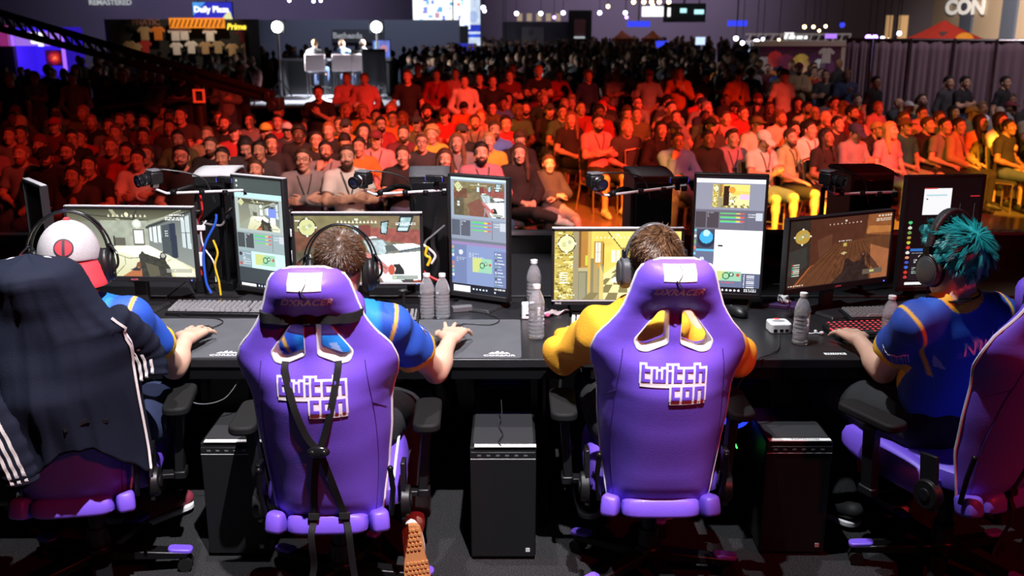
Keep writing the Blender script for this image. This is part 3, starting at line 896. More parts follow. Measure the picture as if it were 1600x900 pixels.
# ---- racing chair
PURP = mat('purple_leather', (.165, .082, .64), .42, var=.06, scale=5, bump=.10, bscale=260, coat=.05)
PURPD = mat('purple_seam', (.05, .02, .2), .6)
PIPE = mat('white_piping', (.8, .78, .8), .5)
WSTEP = [(0, .172), (.05, .180), (.215, .200), (.373, .214), (.475, .217), (.53, .226), (.58, .241), (.64, .246), (.69, .234), (.720, .214), (.755, .190), (.793, .166), (.84, .147), (.90, .131), (.95, .118), (.98, .103), (.993, .085), (1.0, .05)]
ESTEP = [(0, .0), (.15, .018), (.35, .038), (.5, .052), (.6, .036), (.70, -.012), (.80, -.026), (.87, .012), (.93, .040), (.965, .034), (1., -.005)]
TSTEP = [(0, .030), (.08, .046), (.5, .052), (.7, .045), (.9, .046), (.96, .040), (.99, .025), (1., .010)]
QSTEP = [(0, .05), (.2, .085), (.55, .085), (.68, .05), (.8, .02), (1., .015)]
def step(T, s):
    s = min(max(s, 0), 1)
    for (a, x), (b_, y) in zip(T, T[1:]):
        if s <= b_:
            t = (s - a) / (b_ - a); t = t * t * (3 - 2 * t) * .5 + t * .5
            return x + (y - x) * t
    return T[-1][1]
def back_pt(u, s, side):
    W, T = step(WSTEP, s), step(TSTEP, s)
    y = -.22 - .15 * s + step(QSTEP, s) * abs(u) ** 3 - step(ESTEP, s) * (1 - u * u) * (1 if side < 0 else .4)
    th = T * max(1 - abs(u) ** 5, 0) ** .5
    # ridge between the two openings
    if side < 0 and .62 < s < .84: y -= .02 * math.exp(-(u * W / .03) ** 2) * math.sin(PI * (s - .62) / .22)
    return Vector((W * u, y + side * th, .42 + .875 * s))
def chair_back():
    ns, nu = 64, 44
    S_ = [math.sin(PI / 2 * min(1, (k / (ns - 1)) ** .92)) if False else k / (ns - 1) for k in range(ns)]
    S_ = sorted(S_ + [.985, .993, .998, .004, .01])
    b = MB(); vs = []; n = len(S_)
    for s in S_:
        for k in range(nu): vs.append(back_pt(-math.cos(PI * k / nu), s, -1))
        for k in range(nu): vs.append(back_pt(math.cos(PI * k / nu), s, 1))
    m = 2 * nu
    fs = [(j * m + k, j * m + (k + 1) % m, (j + 1) * m + (k + 1) % m, (j + 1) * m + k) for j in range(n - 1) for k in range(m)]
    fs += [tuple(range(m))[::-1], tuple(range((n - 1) * m, n * m))]
    b.add(vs, fs)
    return b
HOLE = rpoly([(.020, .820), (.048, .822), (.122, .705), (.110, .672), (.082, .666), (.019, .696)], .012, 4)
def chair_pt(x, s, off=0.):
    W = step(WSTEP, s); u = max(-1, min(1, x / W))
    p = back_pt(u, s, -1); e = .01
    n = (back_pt(u, min(s + e, 1), -1) - back_pt(u, s - e, -1)).cross(back_pt(min(u + .02, 1), s, -1) - back_pt(max(u - .02, -1), s, -1)).normalized()
    if n.y > 0: n = -n
    return p + n * off
def ev_mesh(o):
    dg = bpy.context.evaluated_depsgraph_get()
    me = bpy.data.meshes.new_from_object(o.evaluated_get(dg)); return me
# the event's block lettering: rectangles on a five-high grid (x0, y0, x1, y1)
GLY = {'t': ([(0, 0, 1, 5), (0, 3, 2.5, 4), (0, 0, 2.5, 1)], 2.5), 'w': ([(0, 0, .9, 4), (1.4, 0, 2.3, 3.4), (2.8, 0, 3.7, 4), (0, 0, 3.7, 1)], 3.7),
       'i': ([(0, 0, 1, 3.3), (0, 4, 1, 5)], 1), 'c': ([(0, 0, 1, 4), (0, 3, 2.5, 4), (0, 0, 2.5, 1)], 2.5), 'h': ([(0, 0, 1, 5), (0, 3, 2.8, 4), (1.8, 0, 2.8, 3.6)], 2.8),
       'o': ([(0, 0, 1, 4), (1.9, 0, 2.9, 4), (0, 3, 2.9, 4), (0, 0, 2.9, 1)], 2.9), 'n': ([(0, 0, 1, 4), (0, 3, 2.9, 4), (1.9, 0, 2.9, 3.6)], 2.9)}
def block_word(s, x, y, u):
    out = []
    for ch in s:
        r, w_ = GLY[ch]
        out += [(x + a * u, y + b_ * u, x + c * u, y + d * u) for a, b_, c, d in r]; x += (w_ + .55) * u
    return out
def logo_rects(u):
    return block_word('twitch', 0, 5.2 * u, u) + block_word('con', 8.3 * u, 0, u)
def rect_mesh(rects, fn, grow=0., off=.002, th=.0025, n=3):
    b = MB()
    for x0, y0, x1, y1 in rects:
        x0 -= grow; y0 -= grow; x1 += grow; y1 += grow
        vs = []; fs = []
        for lay in (off, off - th):
            for j in range(n + 1):
                for i in range(n + 1): vs.append(fn(x0 + (x1 - x0) * i / n, y0 + (y1 - y0) * j / n, lay))
        N = n + 1; o = N * N
        for j in range(n):
            for i in range(n): fs.append((j * N + i, j * N + i + 1, (j + 1) * N + i + 1, (j + 1) * N + i))
        rim = [i for i in range(N)] + [j * N + n for j in range(1, N)] + [n * N + i for i in range(n - 1, -1, -1)] + [j * N for j in range(n - 1, 0, -1)]
        for a, c in zip(rim, rim[1:] + rim[:1]): fs.append((a, a + o, c + o, c))
        b.add(vs, fs)
    return b
def pad_mesh(w_, d, h, pw=4., n=10):
    # soft cushion: superellipsoid
    vs = []; fs = []; m = 2 * n
    def sp(c, e): return math.copysign(abs(c) ** e, c)
    e = 2 / pw
    for j in range(n + 1):
        ph = -PI / 2 + PI * j / n
        for k in range(m):
            t = 2 * PI * k / m
            vs.append((w_ / 2 * sp(math.cos(ph), e) * sp(math.cos(t), e), d / 2 * sp(math.cos(ph), e) * sp(math.sin(t), e), h / 2 * sp(math.sin(ph), e)))
    fs = [(j * m + k, j * m + (k + 1) % m, (j + 1) * m + (k + 1) % m, (j + 1) * m + k) for j in range(n) for k in range(m)]
    return vs, fs
def make_chair(label):
    t = thing('racing_chair', label, 'chair', group='purple racing chairs')
    o = chair_back().build('raw_back', PURP, None, sharp=0)
    cut = MB()
    for sx in (-1, 1):
        pts = [(sx * x, s) for x, s in HOLE]
        vs = [Vector((x, -.7, .42 + .875 * s)) for x, s in pts] + [Vector((x, .1, .42 + .875 * s)) for x, s in pts]
        n = len(pts); cut.add(vs, [tuple(range(n)), tuple(range(n, 2 * n))[::-1]] + [(i, i + n, (i + 1) % n + n, (i + 1) % n) for i in range(n)])
    co = cut.build('cut', PURP, None, sharp=0)
    md = o.modifiers.new('b', 'BOOLEAN'); md.object = co; md.operation = 'DIFFERENCE'; md.solver = 'EXACT'
    me = ev_mesh(o); bpy.data.objects.remove(o); bpy.data.objects.remove(co)
    me.materials.clear(); me.materials.append(PURP)
    bk = finish(me, 'backrest', t, sharp=50)
    for sx in (-1, 1):   # rims of the two openings
        b = MB(); ctr = Vector((sum(x for x, s in HOLE) / len(HOLE), sum(s for x, s in HOLE) / len(HOLE)))
        rear = [chair_pt(sx * (ctr.x + (x - ctr.x) * 1.06), ctr.y + (s - ctr.y) * 1.06, .003) for x, s in HOLE]
        inn = [chair_pt(sx * (ctr.x + (x - ctr.x) * .84), ctr.y + (s - ctr.y) * .84, -.012) for x, s in HOLE]
        dep = [p + Vector((0, .045, 0)) for p in inn]; out2 = [p + Vector((0, .06, 0)) for p in rear]
        n = len(rear); L = [out2, rear, [a.lerp(c, .35) + Vector((0, -.007, 0)) for a, c in zip(rear, inn)], inn, dep]
        vs = [p for q in L for p in q]
        b.add(vs, [(j * n + i, j * n + (i + 1) % n, (j + 1) * n + (i + 1) % n, (j + 1) * n + i) for j in range(4) for i in range(n)])
        b.build('opening_rim', WHT, bk, sharp=60)
    b = MB(); pp = [back_pt(-1, k / 40, 0) for k in range(41)] + [back_pt(1, k / 40, 0) for k in range(40, -1, -1)]
    b.tube(pp, .0055, 6); b.build('piping', PIPE, bk)
    for sx in (-1, 1):
        b = MB()
        b.tube([chair_pt(sx * (.155 + .02 * math.sin(k / 22 * PI)), .01 + .03 * k, .0005) for k in range(23)], .0016, 5)
        b.tube([chair_pt(sx * (.172 + .008 * k), .50 - .012 * k, .0005) for k in range(5)], .0014, 5)
        b.build('seam', PURPD, bk)
    # embroidered lettering
    u = .0110; LW = 17.2 * u
    fn = lambda x, y, off: chair_pt(x - LW * .5 - .004, .496 + y / .888, off)
    rect_mesh(logo_rects(u), fn, .0062, .0035).build('logo_border', mat('white_embroidery', (.75, .70, .74), .7), bk, sharp=30)
    fn2 = lambda x, y, off: chair_pt(x - LW * .5 - .004, .496 + (y - .013) / .888, off)
    rect_mesh(logo_rects(u), fn2, .0040, .003).build('logo_shadow', bpy.data.materials['white_embroidery'], bk, sharp=30)
    rect_mesh(logo_rects(u), fn, -.0006, .006).build('logo_letters', PURP, bk, sharp=30)
    tm = text_mesh('DXRACER', .031, .0, .0005, .35, 1.05, spacing=1.02)
    for v in tm.vertices: v.co = chair_pt(v.co.x, .900 + v.co.y / .888, .002)
    put(tm, 'maker_lettering', mat('bronze_embroidery', (.85, .55, .45), .5), bk)
    # white cloth tag near the top
    rect_mesh([(-.048, .942, .048, .990)], lambda x, y, off: chair_pt(x, y, off), 0, .003, .003, 8).build('cloth_tag', PAPER, bk)
    b = MB()
    b.ribbon([chair_pt(.006 * math.sin(k), .985 - .010 * k, .0045) for k in range(5)], .0022, (0, -1, 0), .001)
    b.ribbon([chair_pt(-.012 + .006 * k, .945 - .008 * k, .0045) for k in range(4)], .004, (0, -1, 0), .001)
    b.build('tag_mark', MARK, bk)
    # seat with side bolsters
    st = MB(); vs, fs = pad_mesh(.36, .52, .11); st.add(vs, fs, 0, Matrix.Translation((0, .06, .455))); seat = st.build('seat', PURP, t)
    for sx in (-1, 1):
        b = MB(); vs, fs = pad_mesh(.10, .46, .13, 3)
        b.add(vs, fs, 0, Matrix.Translation((sx * .185, .12, .44)) @ Euler((R(5), sx * R(-14), 0)).to_matrix().to_4x4()); bo = b.build('seat_bolster', PURP, seat)
        b = MB(); b.tube([(sx * .205, -.09 + .042 * k, .492 + .018 * math.sin(k / 10 * PI) + .004 * k) for k in range(11)], .005, 6); b.build('piping', PIPE, bo)
    for x, w_ in ((0, .265), (-.163, .062), (.163, .062)):   # pads closing the gap below the backrest
        b = MB(); vs, fs = pad_mesh(w_, .105, .074, 4.5)
        b.add(vs, fs, 0, Matrix.Translation((x, -.228 + (.012 if x else 0), .402)) @ Euler((R(-18), 0, R(18) * (1 if x > 0 else -1 if x < 0 else 0))).to_matrix().to_4x4()); b.build('tail_pad', PURP, t)
    for sx in (-1, 1):   # recliner covers and brackets
        b = MB(); b.cone((sx * .232, -.115, .42), (sx * .262, -.115, .42), .056, .05, 24); b.cone((sx * .262, -.115, .42), (sx * .268, -.115, .42), .025, .022, 16)
        b.box((sx * .24, -.11, .46), (.016, .07, .20), rx=R(-6)); b.build('recliner_cover', BLK, t, bevel=.003)
        b = MB(); b.tube([(sx * .205, -.215, .42), (sx * .215, -.235, .52), (sx * .21, -.25, .60)], .009, 8); b.ball((sx * .21, -.25, .60), .011, 8, 6); b.build('bracket', BLKM, t)
        b = MB(); b.rbox((sx * .295, .10, .35), (.045, .07, .03), .01); b.box((sx * .30, .10, .47), (.034, .055, .26), ry=sx * R(4)); b.box((sx * .22, .10, .345), (.16, .05, .02))
        post = b.build('arm_post', BLK, t, bevel=.004)
        b = MB(); b.rbox((sx * .315, .10, .640), (.095, .27, .032), .035); b.build('arm_pad', RUB, post, bevel=.009, bseg=3)
    b = MB(); b.box((0, .06, .375), (.24, .3, .04)); b.cone((0, 0, .36), (0, 0, .20), .028, .028, 14); b.cone((0, 0, .20), (0, 0, .10), .036, .042, 14); b.build('gas_lift', BLKM, t)
    base = MB(); base.cone((0, 0, .075), (0, 0, .135), .055, .05, 18)
    for k in range(5):
        a = k * 2 * PI / 5; M = Matrix.Rotation(a, 4, 'Z')
        vs = [(.03, -.032, .115), (.03, .032, .115), (.31, .024, .078), (.31, -.024, .078), (.03, -.032, .075), (.03, .032, .075), (.31, .024, .052), (.31, -.024, .052)]
        base.add(vs, [(0, 1, 2, 3), (7, 6, 5, 4), (0, 3, 7, 4), (1, 5, 6, 2), (2, 6, 7, 3), (0, 4, 5, 1)], 0, M)
    bo = base.build('star_base', BLKM, t, bevel=.006)
    for k in range(5):
        a = k * 2 * PI / 5; M = Matrix.Rotation(a, 4, 'Z')
        b = MB(); b.rbox((.285, 0, .083), (.09, .046, .018), .018, M=M, ry=R(7)); b.build('foot_cap', PURP, bo, bevel=.005)
        b = MB()
        for y in (-.017, .017): b.cone((.30, y - .009, .027), (.30, y + .009, .027), .026, .026, 16, M=M)
        b.box((.30, 0, .045), (.02, .012, .04), M=M); b.build('caster', RUB, bo)
    return t
CH = {}
c0 = make_chair('purple racing chair with black straps hanging down its back')
CH[2] = c0; c0.location = (-.61, 3.18, 0); c0.rotation_euler.z = R(2)
CH[3] = dup(c0, (.5, 3.29, 0), 0, 'purple racing chair in front of the player in the yellow hoodie')
CH[1] = dup(c0, (-1.52, 3.29, 0), R(9), 'purple racing chair with a dark blue track jacket thrown over it')
CH[4] = dup(c0, (1.60, 3.33, 0), R(26), 'purple racing chair in red shade behind the teal-haired player')
def harness(ch, lab):
    ch_b = [c for c in ch.children if c.name.startswith('backrest')][0]
    b = MB(); n = 30; ring = []
    for k in range(n + 1):
        u = -1 + 2 * k / n; ring.append(back_pt(u, .83, -1) + Vector((0, -.006 - .004 * math.sin(k), 0)))
    b.ribbon(ring, .030, [(p - Vector((0, -.2, p.z))).normalized() for p in ring], .008); b.ribbon([back_pt(-1 + 2 * k / n, .83, 1) + Vector((0, .008, 0)) for k in range(n + 1)], .030, (0, 1, 0), .006)
    b.build('elastic_band', STRAP, ch)
    bk = chair_pt(0.005, .345, .012)
    b = MB()
    for x, xe, se in ((-.078, -.045, -.10), (.078, .075, -.13)):
        P = [chair_pt(x, .672, .004), chair_pt(x * .98, .64, .010), chair_pt(x * .7, .52, .006), chair_pt(x * .35, .41, .008), bk]
        b.ribbon(spline(P, 5), .021, (0, -1, .1), .003)
        P = [bk + Vector((x * .05, 0, 0)), chair_pt(xe * .45, .2, .008), chair_pt(xe * .8, .04, .012), Vector((xe, -.298, .40)), Vector((xe * 1.03, -.290, .34)), Vector((xe * 1.1, -.262, .40 + se * 1.4)), Vector((xe * 1.35, -.255, .40 + se * 1.95))]
        b.ribbon(spline(P, 6), .021, (0, -1, .05), .003)
        b.box(chair_pt(xe * .8, .045, .014), (.034, .010, .022))
    b.build('lumbar_strap', STRAP, ch)
    b = MB(); b.ball(bk + Vector((0, -.006, 0)), (.036, .012, .020), 16, 10); b.ball(bk + Vector((.018, -.014, 0)), (.011, .008, .010), 10, 8); b.ball(bk + Vector((-.018, -.014, 0)), (.011, .008, .010), 10, 8); b.build('strap_buckle', BLKG, ch)
    b = MB(); vs, fs = pad_mesh(.27, .09, .15, 3.2); b.add(vs, fs, 0, Matrix.Translation((0.02, -.265, 1.135)) @ Euler((R(-10), 0, 0)).to_matrix().to_4x4()); b.build('neck_pillow', PURP, ch)
harness(CH[2], ''); harness(CH[4], '')
# ------------------------------------------------------------------ the four players (joints in world metres, facing the screens)
from mathutils.bvhtree import BVHTree
def bvh_of(me): return BVHTree.FromPolygons([v.co for v in me.vertices], [tuple(p.vertices) for p in me.polygons])
def decal_fn(bvh, o, x, y, reach=.4):
    o, x, y = Vector(o), Vector(x).normalized(), Vector(y).normalized(); n = x.cross(y).normalized(); y = n.cross(x)
    def fn(a, b_, off):
        p = o + x * a + y * b_
        h = bvh.ray_cast(p + n * reach, -n)
        q = h[0] if h[0] is not None else p
        return q + n * off
    return fn
def project_text(me, fn, off=.003):
    bm = bmesh.new(); bm.from_mesh(me)
    bmesh.ops.subdivide_edges(bm, edges=bm.edges[:], cuts=1); bm.to_mesh(me); bm.free()
    for v in me.vertices: v.co = fn(v.co.x, v.co.y, off)
def jersey(me, V, J, back_c, sleeve_c, cuffs=True, dist=.62):
    rt, fw, up, M = torso_axes(J); C = Vector(J['chest'])
    rel = (V - np.array(C)); x = rel @ np.array(rt); z = rel @ np.array(up); y = rel @ np.array(fw)
    col = np.zeros((len(V), 4)); col[:, 3] = 1
    bc, sc = np.array(back_c), np.array(sleeve_c)
    k = np.clip((np.abs(x) - .13) / .02, 0, 1)[:, None]
    col[:, :3] = bc * (1 - k) + sc * k
    yel = np.array((.80, .46, .02)); wht = np.array((.62, .72, .82))
    for q in 'LR':
        a, e = np.array(J['s' + q]), np.array(J['e' + q]); d = e - a; L = np.linalg.norm(d); d /= L
        t = ((V - a) @ d) / L; r = np.linalg.norm((V - a) - np.outer((V - a) @ d, d), axis=1)
        arm = (t > -.05) & (r < .09)
        col[arm & (t > dist - .085), :3] = yel
        sgn = 1 if q == 'R' else -1
        # yellow flash running over the shoulder and a thin seam
        lin = np.abs((sgn * x - .135) - .30 * (z - .02) - .02); w_ = (np.clip((.0085 - lin) / .005, 0, 1) * ((y < .06) & (z > -.12) & (t < dist - .12) & (np.abs(x) > .10)))[:, None]; col[:, :3] = col[:, :3] * (1 - w_) + yel * w_
    # pale brush strokes across the back
    st = (np.sin(x * 38 + z * 22) > .86) & (z > -.02) & (z < .10) & (y < 0) & (np.abs(x) < .13)
    col[st, :3] = col[st, :3] * .55 + wht * .45
    N = Vector(J['neckb']); rr = np.linalg.norm(V - np.array(N + up * .03 + fw * .012), axis=1)
    col[rr < .087, :3] = yel
    scol(me, col)
JERSEY = vcol_mat('jersey_knit', .7)
def bump_cloth(m, s=300, st=.2):
    L = m.node_tree.links; tc = nd(m, 'ShaderNodeTexCoord'); n = nd(m, 'ShaderNodeTexNoise'); n.inputs['Scale'].default_value = s
    L.new(tc.outputs['Object'], n.inputs['Vector']); bp = nd(m, 'ShaderNodeBump'); bp.inputs['Strength'].default_value = st; bp.inputs['Distance'].default_value = .005
    L.new(n.outputs['Fac'], bp.inputs['Height']); L.new(bp.outputs[0], m.node_tree.nodes['Principled BSDF'].inputs['Normal'])
bump_cloth(JERSEY)
def blades(H, n, L, lift, whorl, seed, wid=.0022, rad=(.078, .099, .089), cen=(0, -.016, .040), hair_n=(0, .62, -.78), hair_p=(0, .060, .060), clump=0, lean=(0, 0, 0), jit=.25, fade=None):
    """thousands of tapering hair blades rooted on the scalp"""
    r = np.random.default_rng(seed); b = MB(); vs = []; fs = []
    rad = np.array(rad); cen = np.array(cen); wh = np.array(whorl) / np.linalg.norm(whorl)
    cl_ = None
    if clump:
        cd = r.normal(size=(clump, 3)); cd /= np.linalg.norm(cd, axis=1)[:, None]
        cj = r.normal(size=(clump, 3)) * jit
    while len(vs) < n * 6:
        d = r.normal(size=3); d /= np.linalg.norm(d)
        p = cen + d * rad
        if (p - np.array(hair_p)) @ np.array(hair_n) > 0: continue
        nr = d / rad; nr /= np.linalg.norm(nr)
        t = d - wh * (d @ wh); t = t - nr * (t @ nr); tl = np.linalg.norm(t); t = t / tl if tl > 1e-5 else t
        l = L * r.uniform(.7, 1.25)
        if fade is not None: l *= np.clip(.35 + (p[2] - fade[0]) / fade[1], .3, 1)
        if clump:
            c = int(np.argmin(((cd - d) ** 2).sum(1))); dr = nr * lift + t * (1 - lift) + cj[c] + np.array(lean)
            tip = cen + cd[c] * rad + dr / np.linalg.norm(dr) * L * 1.1 + r.normal(size=3) * .003
            dr = tip - p; l = np.linalg.norm(dr) * r.uniform(.85, 1.05); dr /= np.linalg.norm(dr)
        else:
            dr = nr * lift + t * (1 - lift) + r.normal(size=3) * jit + np.array(lean); dr /= np.linalg.norm(dr)
        sd = np.cross(dr, nr); sl = np.linalg.norm(sd)
        if sl < 1e-4: continue
        sd /= sl; w_ = wid * r.uniform(.7, 1.2)
        m_ = p + dr * l * .55 + nr * l * .05; e = p + dr * l - nr * l * .04 * (0 if clump else 1)
        o = len(vs); vs += [p - sd * w_ / 2, p + sd * w_ / 2, m_ + sd * w_ * .42, m_ - sd * w_ * .42, e + sd * w_ * .08, e - sd * w_ * .08]
        fs += [(o, o + 1, o + 2, o + 3), (o + 3, o + 2, o + 4, o + 5)]
    M = np.array(H); V = np.array(vs) @ M[:3, :3].T + M[:3, 3]
    return V, fs
def hair_obj(root, H, style, m, inset=(.0, .0, .0), **k):
    me0 = HEADGEAR[style].copy(); me0.transform(H)
    V0 = np.array([v.co for v in me0.vertices]); F0 = [tuple(p.vertices) for p in me0.polygons]
    V, F = blades(H, **k)
    b = MB(); b.v = [tuple(v) for v in np.vstack([V0, V])]; b.f = F0 + [tuple(i + len(V0) for i in f) for f in F]; b.m = [0] * len(b.f)
    o = b.build('hair', m, root, sharp=0, fix=False); return o
def hair_shader(name, c1, c2, rough=.4):
    m = mat(name, c1, rough); L = m.node_tree.links; b = m.node_tree.nodes['Principled BSDF']
    g = nd(m, 'ShaderNodeNewGeometry'); r = nd(m, 'ShaderNodeValToRGB'); r.color_ramp.elements[0].color = (*c1, 1); r.color_ramp.elements[1].color = (*c2, 1)
    L.new(g.outputs['Random Per Island'], r.inputs[0]); L.new(r.outputs[0], b.inputs['Base Color']); return m
def player(label, J, skin, seed, top='jersey', bw=1.05, bot='black', sleeve='short', back_c=(.012, .19, .66), sleeve_c=(.012, .075, .46)):
    root = thing('person', label, 'person', (J['pelvis'][0], J['pelvis'][1], 0))
    off = Matrix.Translation(-root.location)
    me, H = human(J, .0042, bw); me.transform(off)
    put(me, 'person_body', SKIN[skin], root)
    if top == 'jersey':
        me, V = shirt(J, 'short', .0055, bw, .011, .10, .0065, False, seed, 'jersey', .54, .018)
        jersey(me, V, J, back_c, sleeve_c, dist=.54); m = JERSEY
    else:
        me, V = shirt(J, 'long', .006, bw, .018, .12, .013, True, seed, 'hoodie', loose=.012); m = top
    sm = me.copy(); me.transform(off); put(me, me.name.split('.')[0], m, root)
    t = trousers(J, 'long', .009, bw, .022); t.transform(off); put(t, 'trousers', cl(bot), root)
    return root, H, off, sm

def legs(x, y, kx=.0, spread=.14, ky=.44, aL=None, aR=None):
    d = dict(hipL=V3(x - .095, y + .03, .56), hipR=V3(x + .095, y + .03, .56), kneeL=V3(x - spread, y + ky, .55), kneeR=V3(x + spread, y + ky, .55),
             ankL=V3(x - spread - .02, y + .38, .10), ankR=V3(x + spread + .02, y + .38, .10), toeL=V3(x - spread - .03, y + .52, .03), toeR=V3(x + spread + .03, y + .52, .03))
    return d
TEAM = 'team players in blue jerseys'
# --- player with the light cap
J1 = dict(pelvis=V3(-1.47, 3.34, .58), chest=V3(-1.47, 3.24, .91), neckb=V3(-1.465, 3.19, 1.065), head=V3(-1.465, 3.215, 1.215), yaw=R(13), pitch=R(-4),
          sL=V3(-1.655, 3.19, 1.02), sR=V3(-1.285, 3.21, 1.02), eL=V3(-1.74, 3.42, .80), wL=V3(-1.62, 3.68, .79),
          hL=((.3, 1, -.05), (0, 0, -1), (1, 0, 0), dict(curl=(25, 30, 20), sc=1.05)),
          eR=aty(272, 574, 3.52), wR=atz(291, 529, .797), hR=((.14, 1, .02), (0, 0, -1), (-1, 0, 0), dict(curls=[(2, 10, 12), (3, 10, 12), (6, 14, 12), (10, 16, 12)], sc=1.14, sp=.45, thumb=.1)), **legs(-1.47, 3.36))
J1.update(ankR=V3(-1.485, 3.66, .115), toeR=V3(-1.39, 3.77, .06), kneeR=V3(-1.38, 3.80, .54))
P1, H1, O1, S1 = player('person in a light grey cap with red brim and blue jersey, hand on mouse', J1, 'fair', 4, bot='navy')
# --- player with cropped brown hair
J2 = dict(pelvis=V3(-.60, 3.36, .58), chest=V3(-.59, 3.26, .91), neckb=V3(-.58, 3.19, 1.045), head=V3(-.572, 3.23, 1.192), yaw=R(3), pitch=R(-8),
          sL=V3(-.755, 3.20, .985), sR=V3(-.412, 3.24, .985), eL=V3(-.85, 3.42, .79), wL=V3(-.74, 3.70, .79),
          hL=((.3, 1, -.05), (0, 0, -1), (1, 0, 0), dict(curl=(25, 30, 20), sc=1.05)),
          eR=aty(681, 581, 3.52), wR=atz(704, 529, .797), hR=((.13, 1, .04), (0, 0, -1), (-1, 0, 0), dict(curls=[(-6, 6, 10), (-2, 8, 10), (10, 20, 16), (14, 22, 16)], sc=1.16, sp=.6, thumb=.1)), **legs(-.60, 3.38))
J2.update(kneeR=V3(-.42, 3.76, .50), ankR=V3(-.372, 3.40, .16), toeR=V3(-.365, 3.34, .05))
P2, H2, O2, S2 = player('person with cropped brown hair in blue jersey, right hand on a mouse', J2, 'fair', 9, back_c=(.012, .24, .70))
# --- player in the yellow hoodie
J3 = dict(pelvis=V3(.48, 3.38, .58), chest=V3(.475, 3.28, .91), neckb=V3(.475, 3.20, 1.045), head=V3(.478, 3.25, 1.193), yaw=R(6), pitch=R(-6),
          sL=V3(.305, 3.24, .965), sR=V3(.645, 3.24, .965), eL=aty(886, 553, 3.46), wL=atz(896, 524, .80),
          hL=((.25, 1, -.02), (0, 0, -1), (1, 0, 0), dict(curl=(22, 30, 20), sc=1.05)),
          eR=aty(1148, 556, 3.45), wR=V3(.80, 3.76, .80), hR=((-.05, 1, -.05), (0, 0, -1), (-1, 0, 0), dict(curl=(15, 22, 18), sc=1.05)), **legs(.48, 3.40))
HOOD = mat('yellow_fleece', (.86, .40, .02), .85, var=.06, bump=.3, bscale=250)
P3, H3, O3, S3 = player('person with brown hair in a bright yellow hoodie at the keyboard', J3, 'fair', 12, HOOD)
# --- player with teal hair
J4 = dict(pelvis=V3(1.57, 3.42, .58), chest=V3(1.545, 3.34, .90), neckb=V3(1.52, 3.27, 1.055), head=V3(1.512, 3.31, 1.190), yaw=R(26), pitch=R(-6), roll=R(-3),
          sL=V3(1.365, 3.24, .995), sR=V3(1.70, 3.36, .995), eL=aty(1380, 580, 3.50), wL=atz(1341, 530, .795),
          hL=((-.12, 1, .0), (0, 0, -1), (1, 0, 0), dict(curls=[(10, 20, 16), (6, 18, 16), (8, 18, 16), (12, 20, 16)], sc=1.12, sp=.5, thumb=.2)),
          eR=V3(1.83, 3.58, .80), wR=V3(1.74, 3.86, .79), hR=((-.2, 1, -.05), (0, 0, -1), (-1, 0, 0), dict(curl=(20, 26, 20), sc=1.05)), **legs(1.50, 3.45))
J4.update(ankL=V3(1.35, 3.68, .115), toeL=V3(1.26, 3.80, .06), kneeL=V3(1.30, 3.86, .55), ankR=V3(1.60, 3.80, .115), toeR=V3(1.54, 3.92, .06), kneeR=V3(1.56, 3.95, .56))
P4, H4, O4, S4 = player('person with spiky teal hair in blue jersey, left hand on the red keyboard', J4, 'fair', 17, back_c=(.012, .085, .50), sleeve_c=(.012, .06, .40))  # deeper jersey blues put the dim light at this seat into the colour

# hair
HB2 = hair_shader('hair_cropped_brown', (.026, .012, .005), (.11, .052, .024))
hair_obj(P2, O2 @ H2, 'buzz', HB2, n=9000, L=.017, lift=.35, whorl=(.15, -.62, .78), seed=3, wid=.0017, rad=(.077, .098, .088), jit=.22, fade=(-.03, .09))
HB3 = hair_shader('hair_tousled_brown', (.03, .014, .007), (.17, .085, .04))
hair_obj(P3, O3 @ H3, 'buzz', HB3, n=8000, L=.030, lift=.16, whorl=(.3, -.3, .9), seed=5, wid=.0030, rad=(.079, .100, .091), jit=.26, fade=(-.03, .09))
HB4 = hair_shader('hair_teal', (.0, .13, .15), (.02, .42, .42))
hair_obj(P4, O4 @ H4, 'short', HB4, n=7500, L=.050, lift=.20, whorl=(.05, -.72, .70), seed=8, wid=.0034, rad=(.082, .103, .096), jit=.26, clump=260, lean=(-.12, .10, .12), fade=(-.04, .12))
hair_obj(P1, O1 @ H1, 'buzz', HAIR['brown'], n=1500, L=.014, lift=.3, whorl=(.0, -.5, .8), seed=6, wid=.0022, rad=(.077, .098, .088))
# cap of the first player: worn back to front
def local(H, root_off): return root_off @ H
CAPG = mat('cap_grey_wool', (.40, .39, .40), .9, var=.12, scale=90, bump=.3, bscale=300)
CAPR = mat('cap_red_cloth', (.62, .035, .05), .85, bump=.2, bscale=300)
L1 = O1 @ H1
s_ = SDF((-.14, -.17, -.06), (.14, .15, .19), .005)
s_.ell((0, -.014, .030), (.075, .098, .092), .01, None, .022); s_.plane((0, .0, .008), (0, -.10, -1))
cap_me = s_.mesh('cap')[0]; cap_bvh = bvh_of(cap_me); cap_o = put(cap_me, 'cap', CAPG, P1, L1)
b = MB()
def brim(u, v):
    a = R(-90 + (u - .5) * 165); r0, r1 = 1.0, 1.62 - .35 * abs(u - .5) * 2
    r = r0 + (r1 - r0) * v
    return (.093 * r * math.cos(a) * (1.0 if v < .5 else .98), -.012 + .113 * r * math.sin(a), .016 - .075 * v * v ** .3 - .012 * abs(u - .5) * v)
g = [brim(i / 24, j / 6) for j in range(7) for i in range(25)]
vs = g + [(x, y + .001, z - .005) for x, y, z in g]; o_ = len(g)
fs = [(j * 25 + i, j * 25 + i + 1, (j + 1) * 25 + i + 1, (j + 1) * 25 + i) for j in range(6) for i in range(24)]
fs += [tuple(q + o_ for q in f[::-1]) for f in fs]
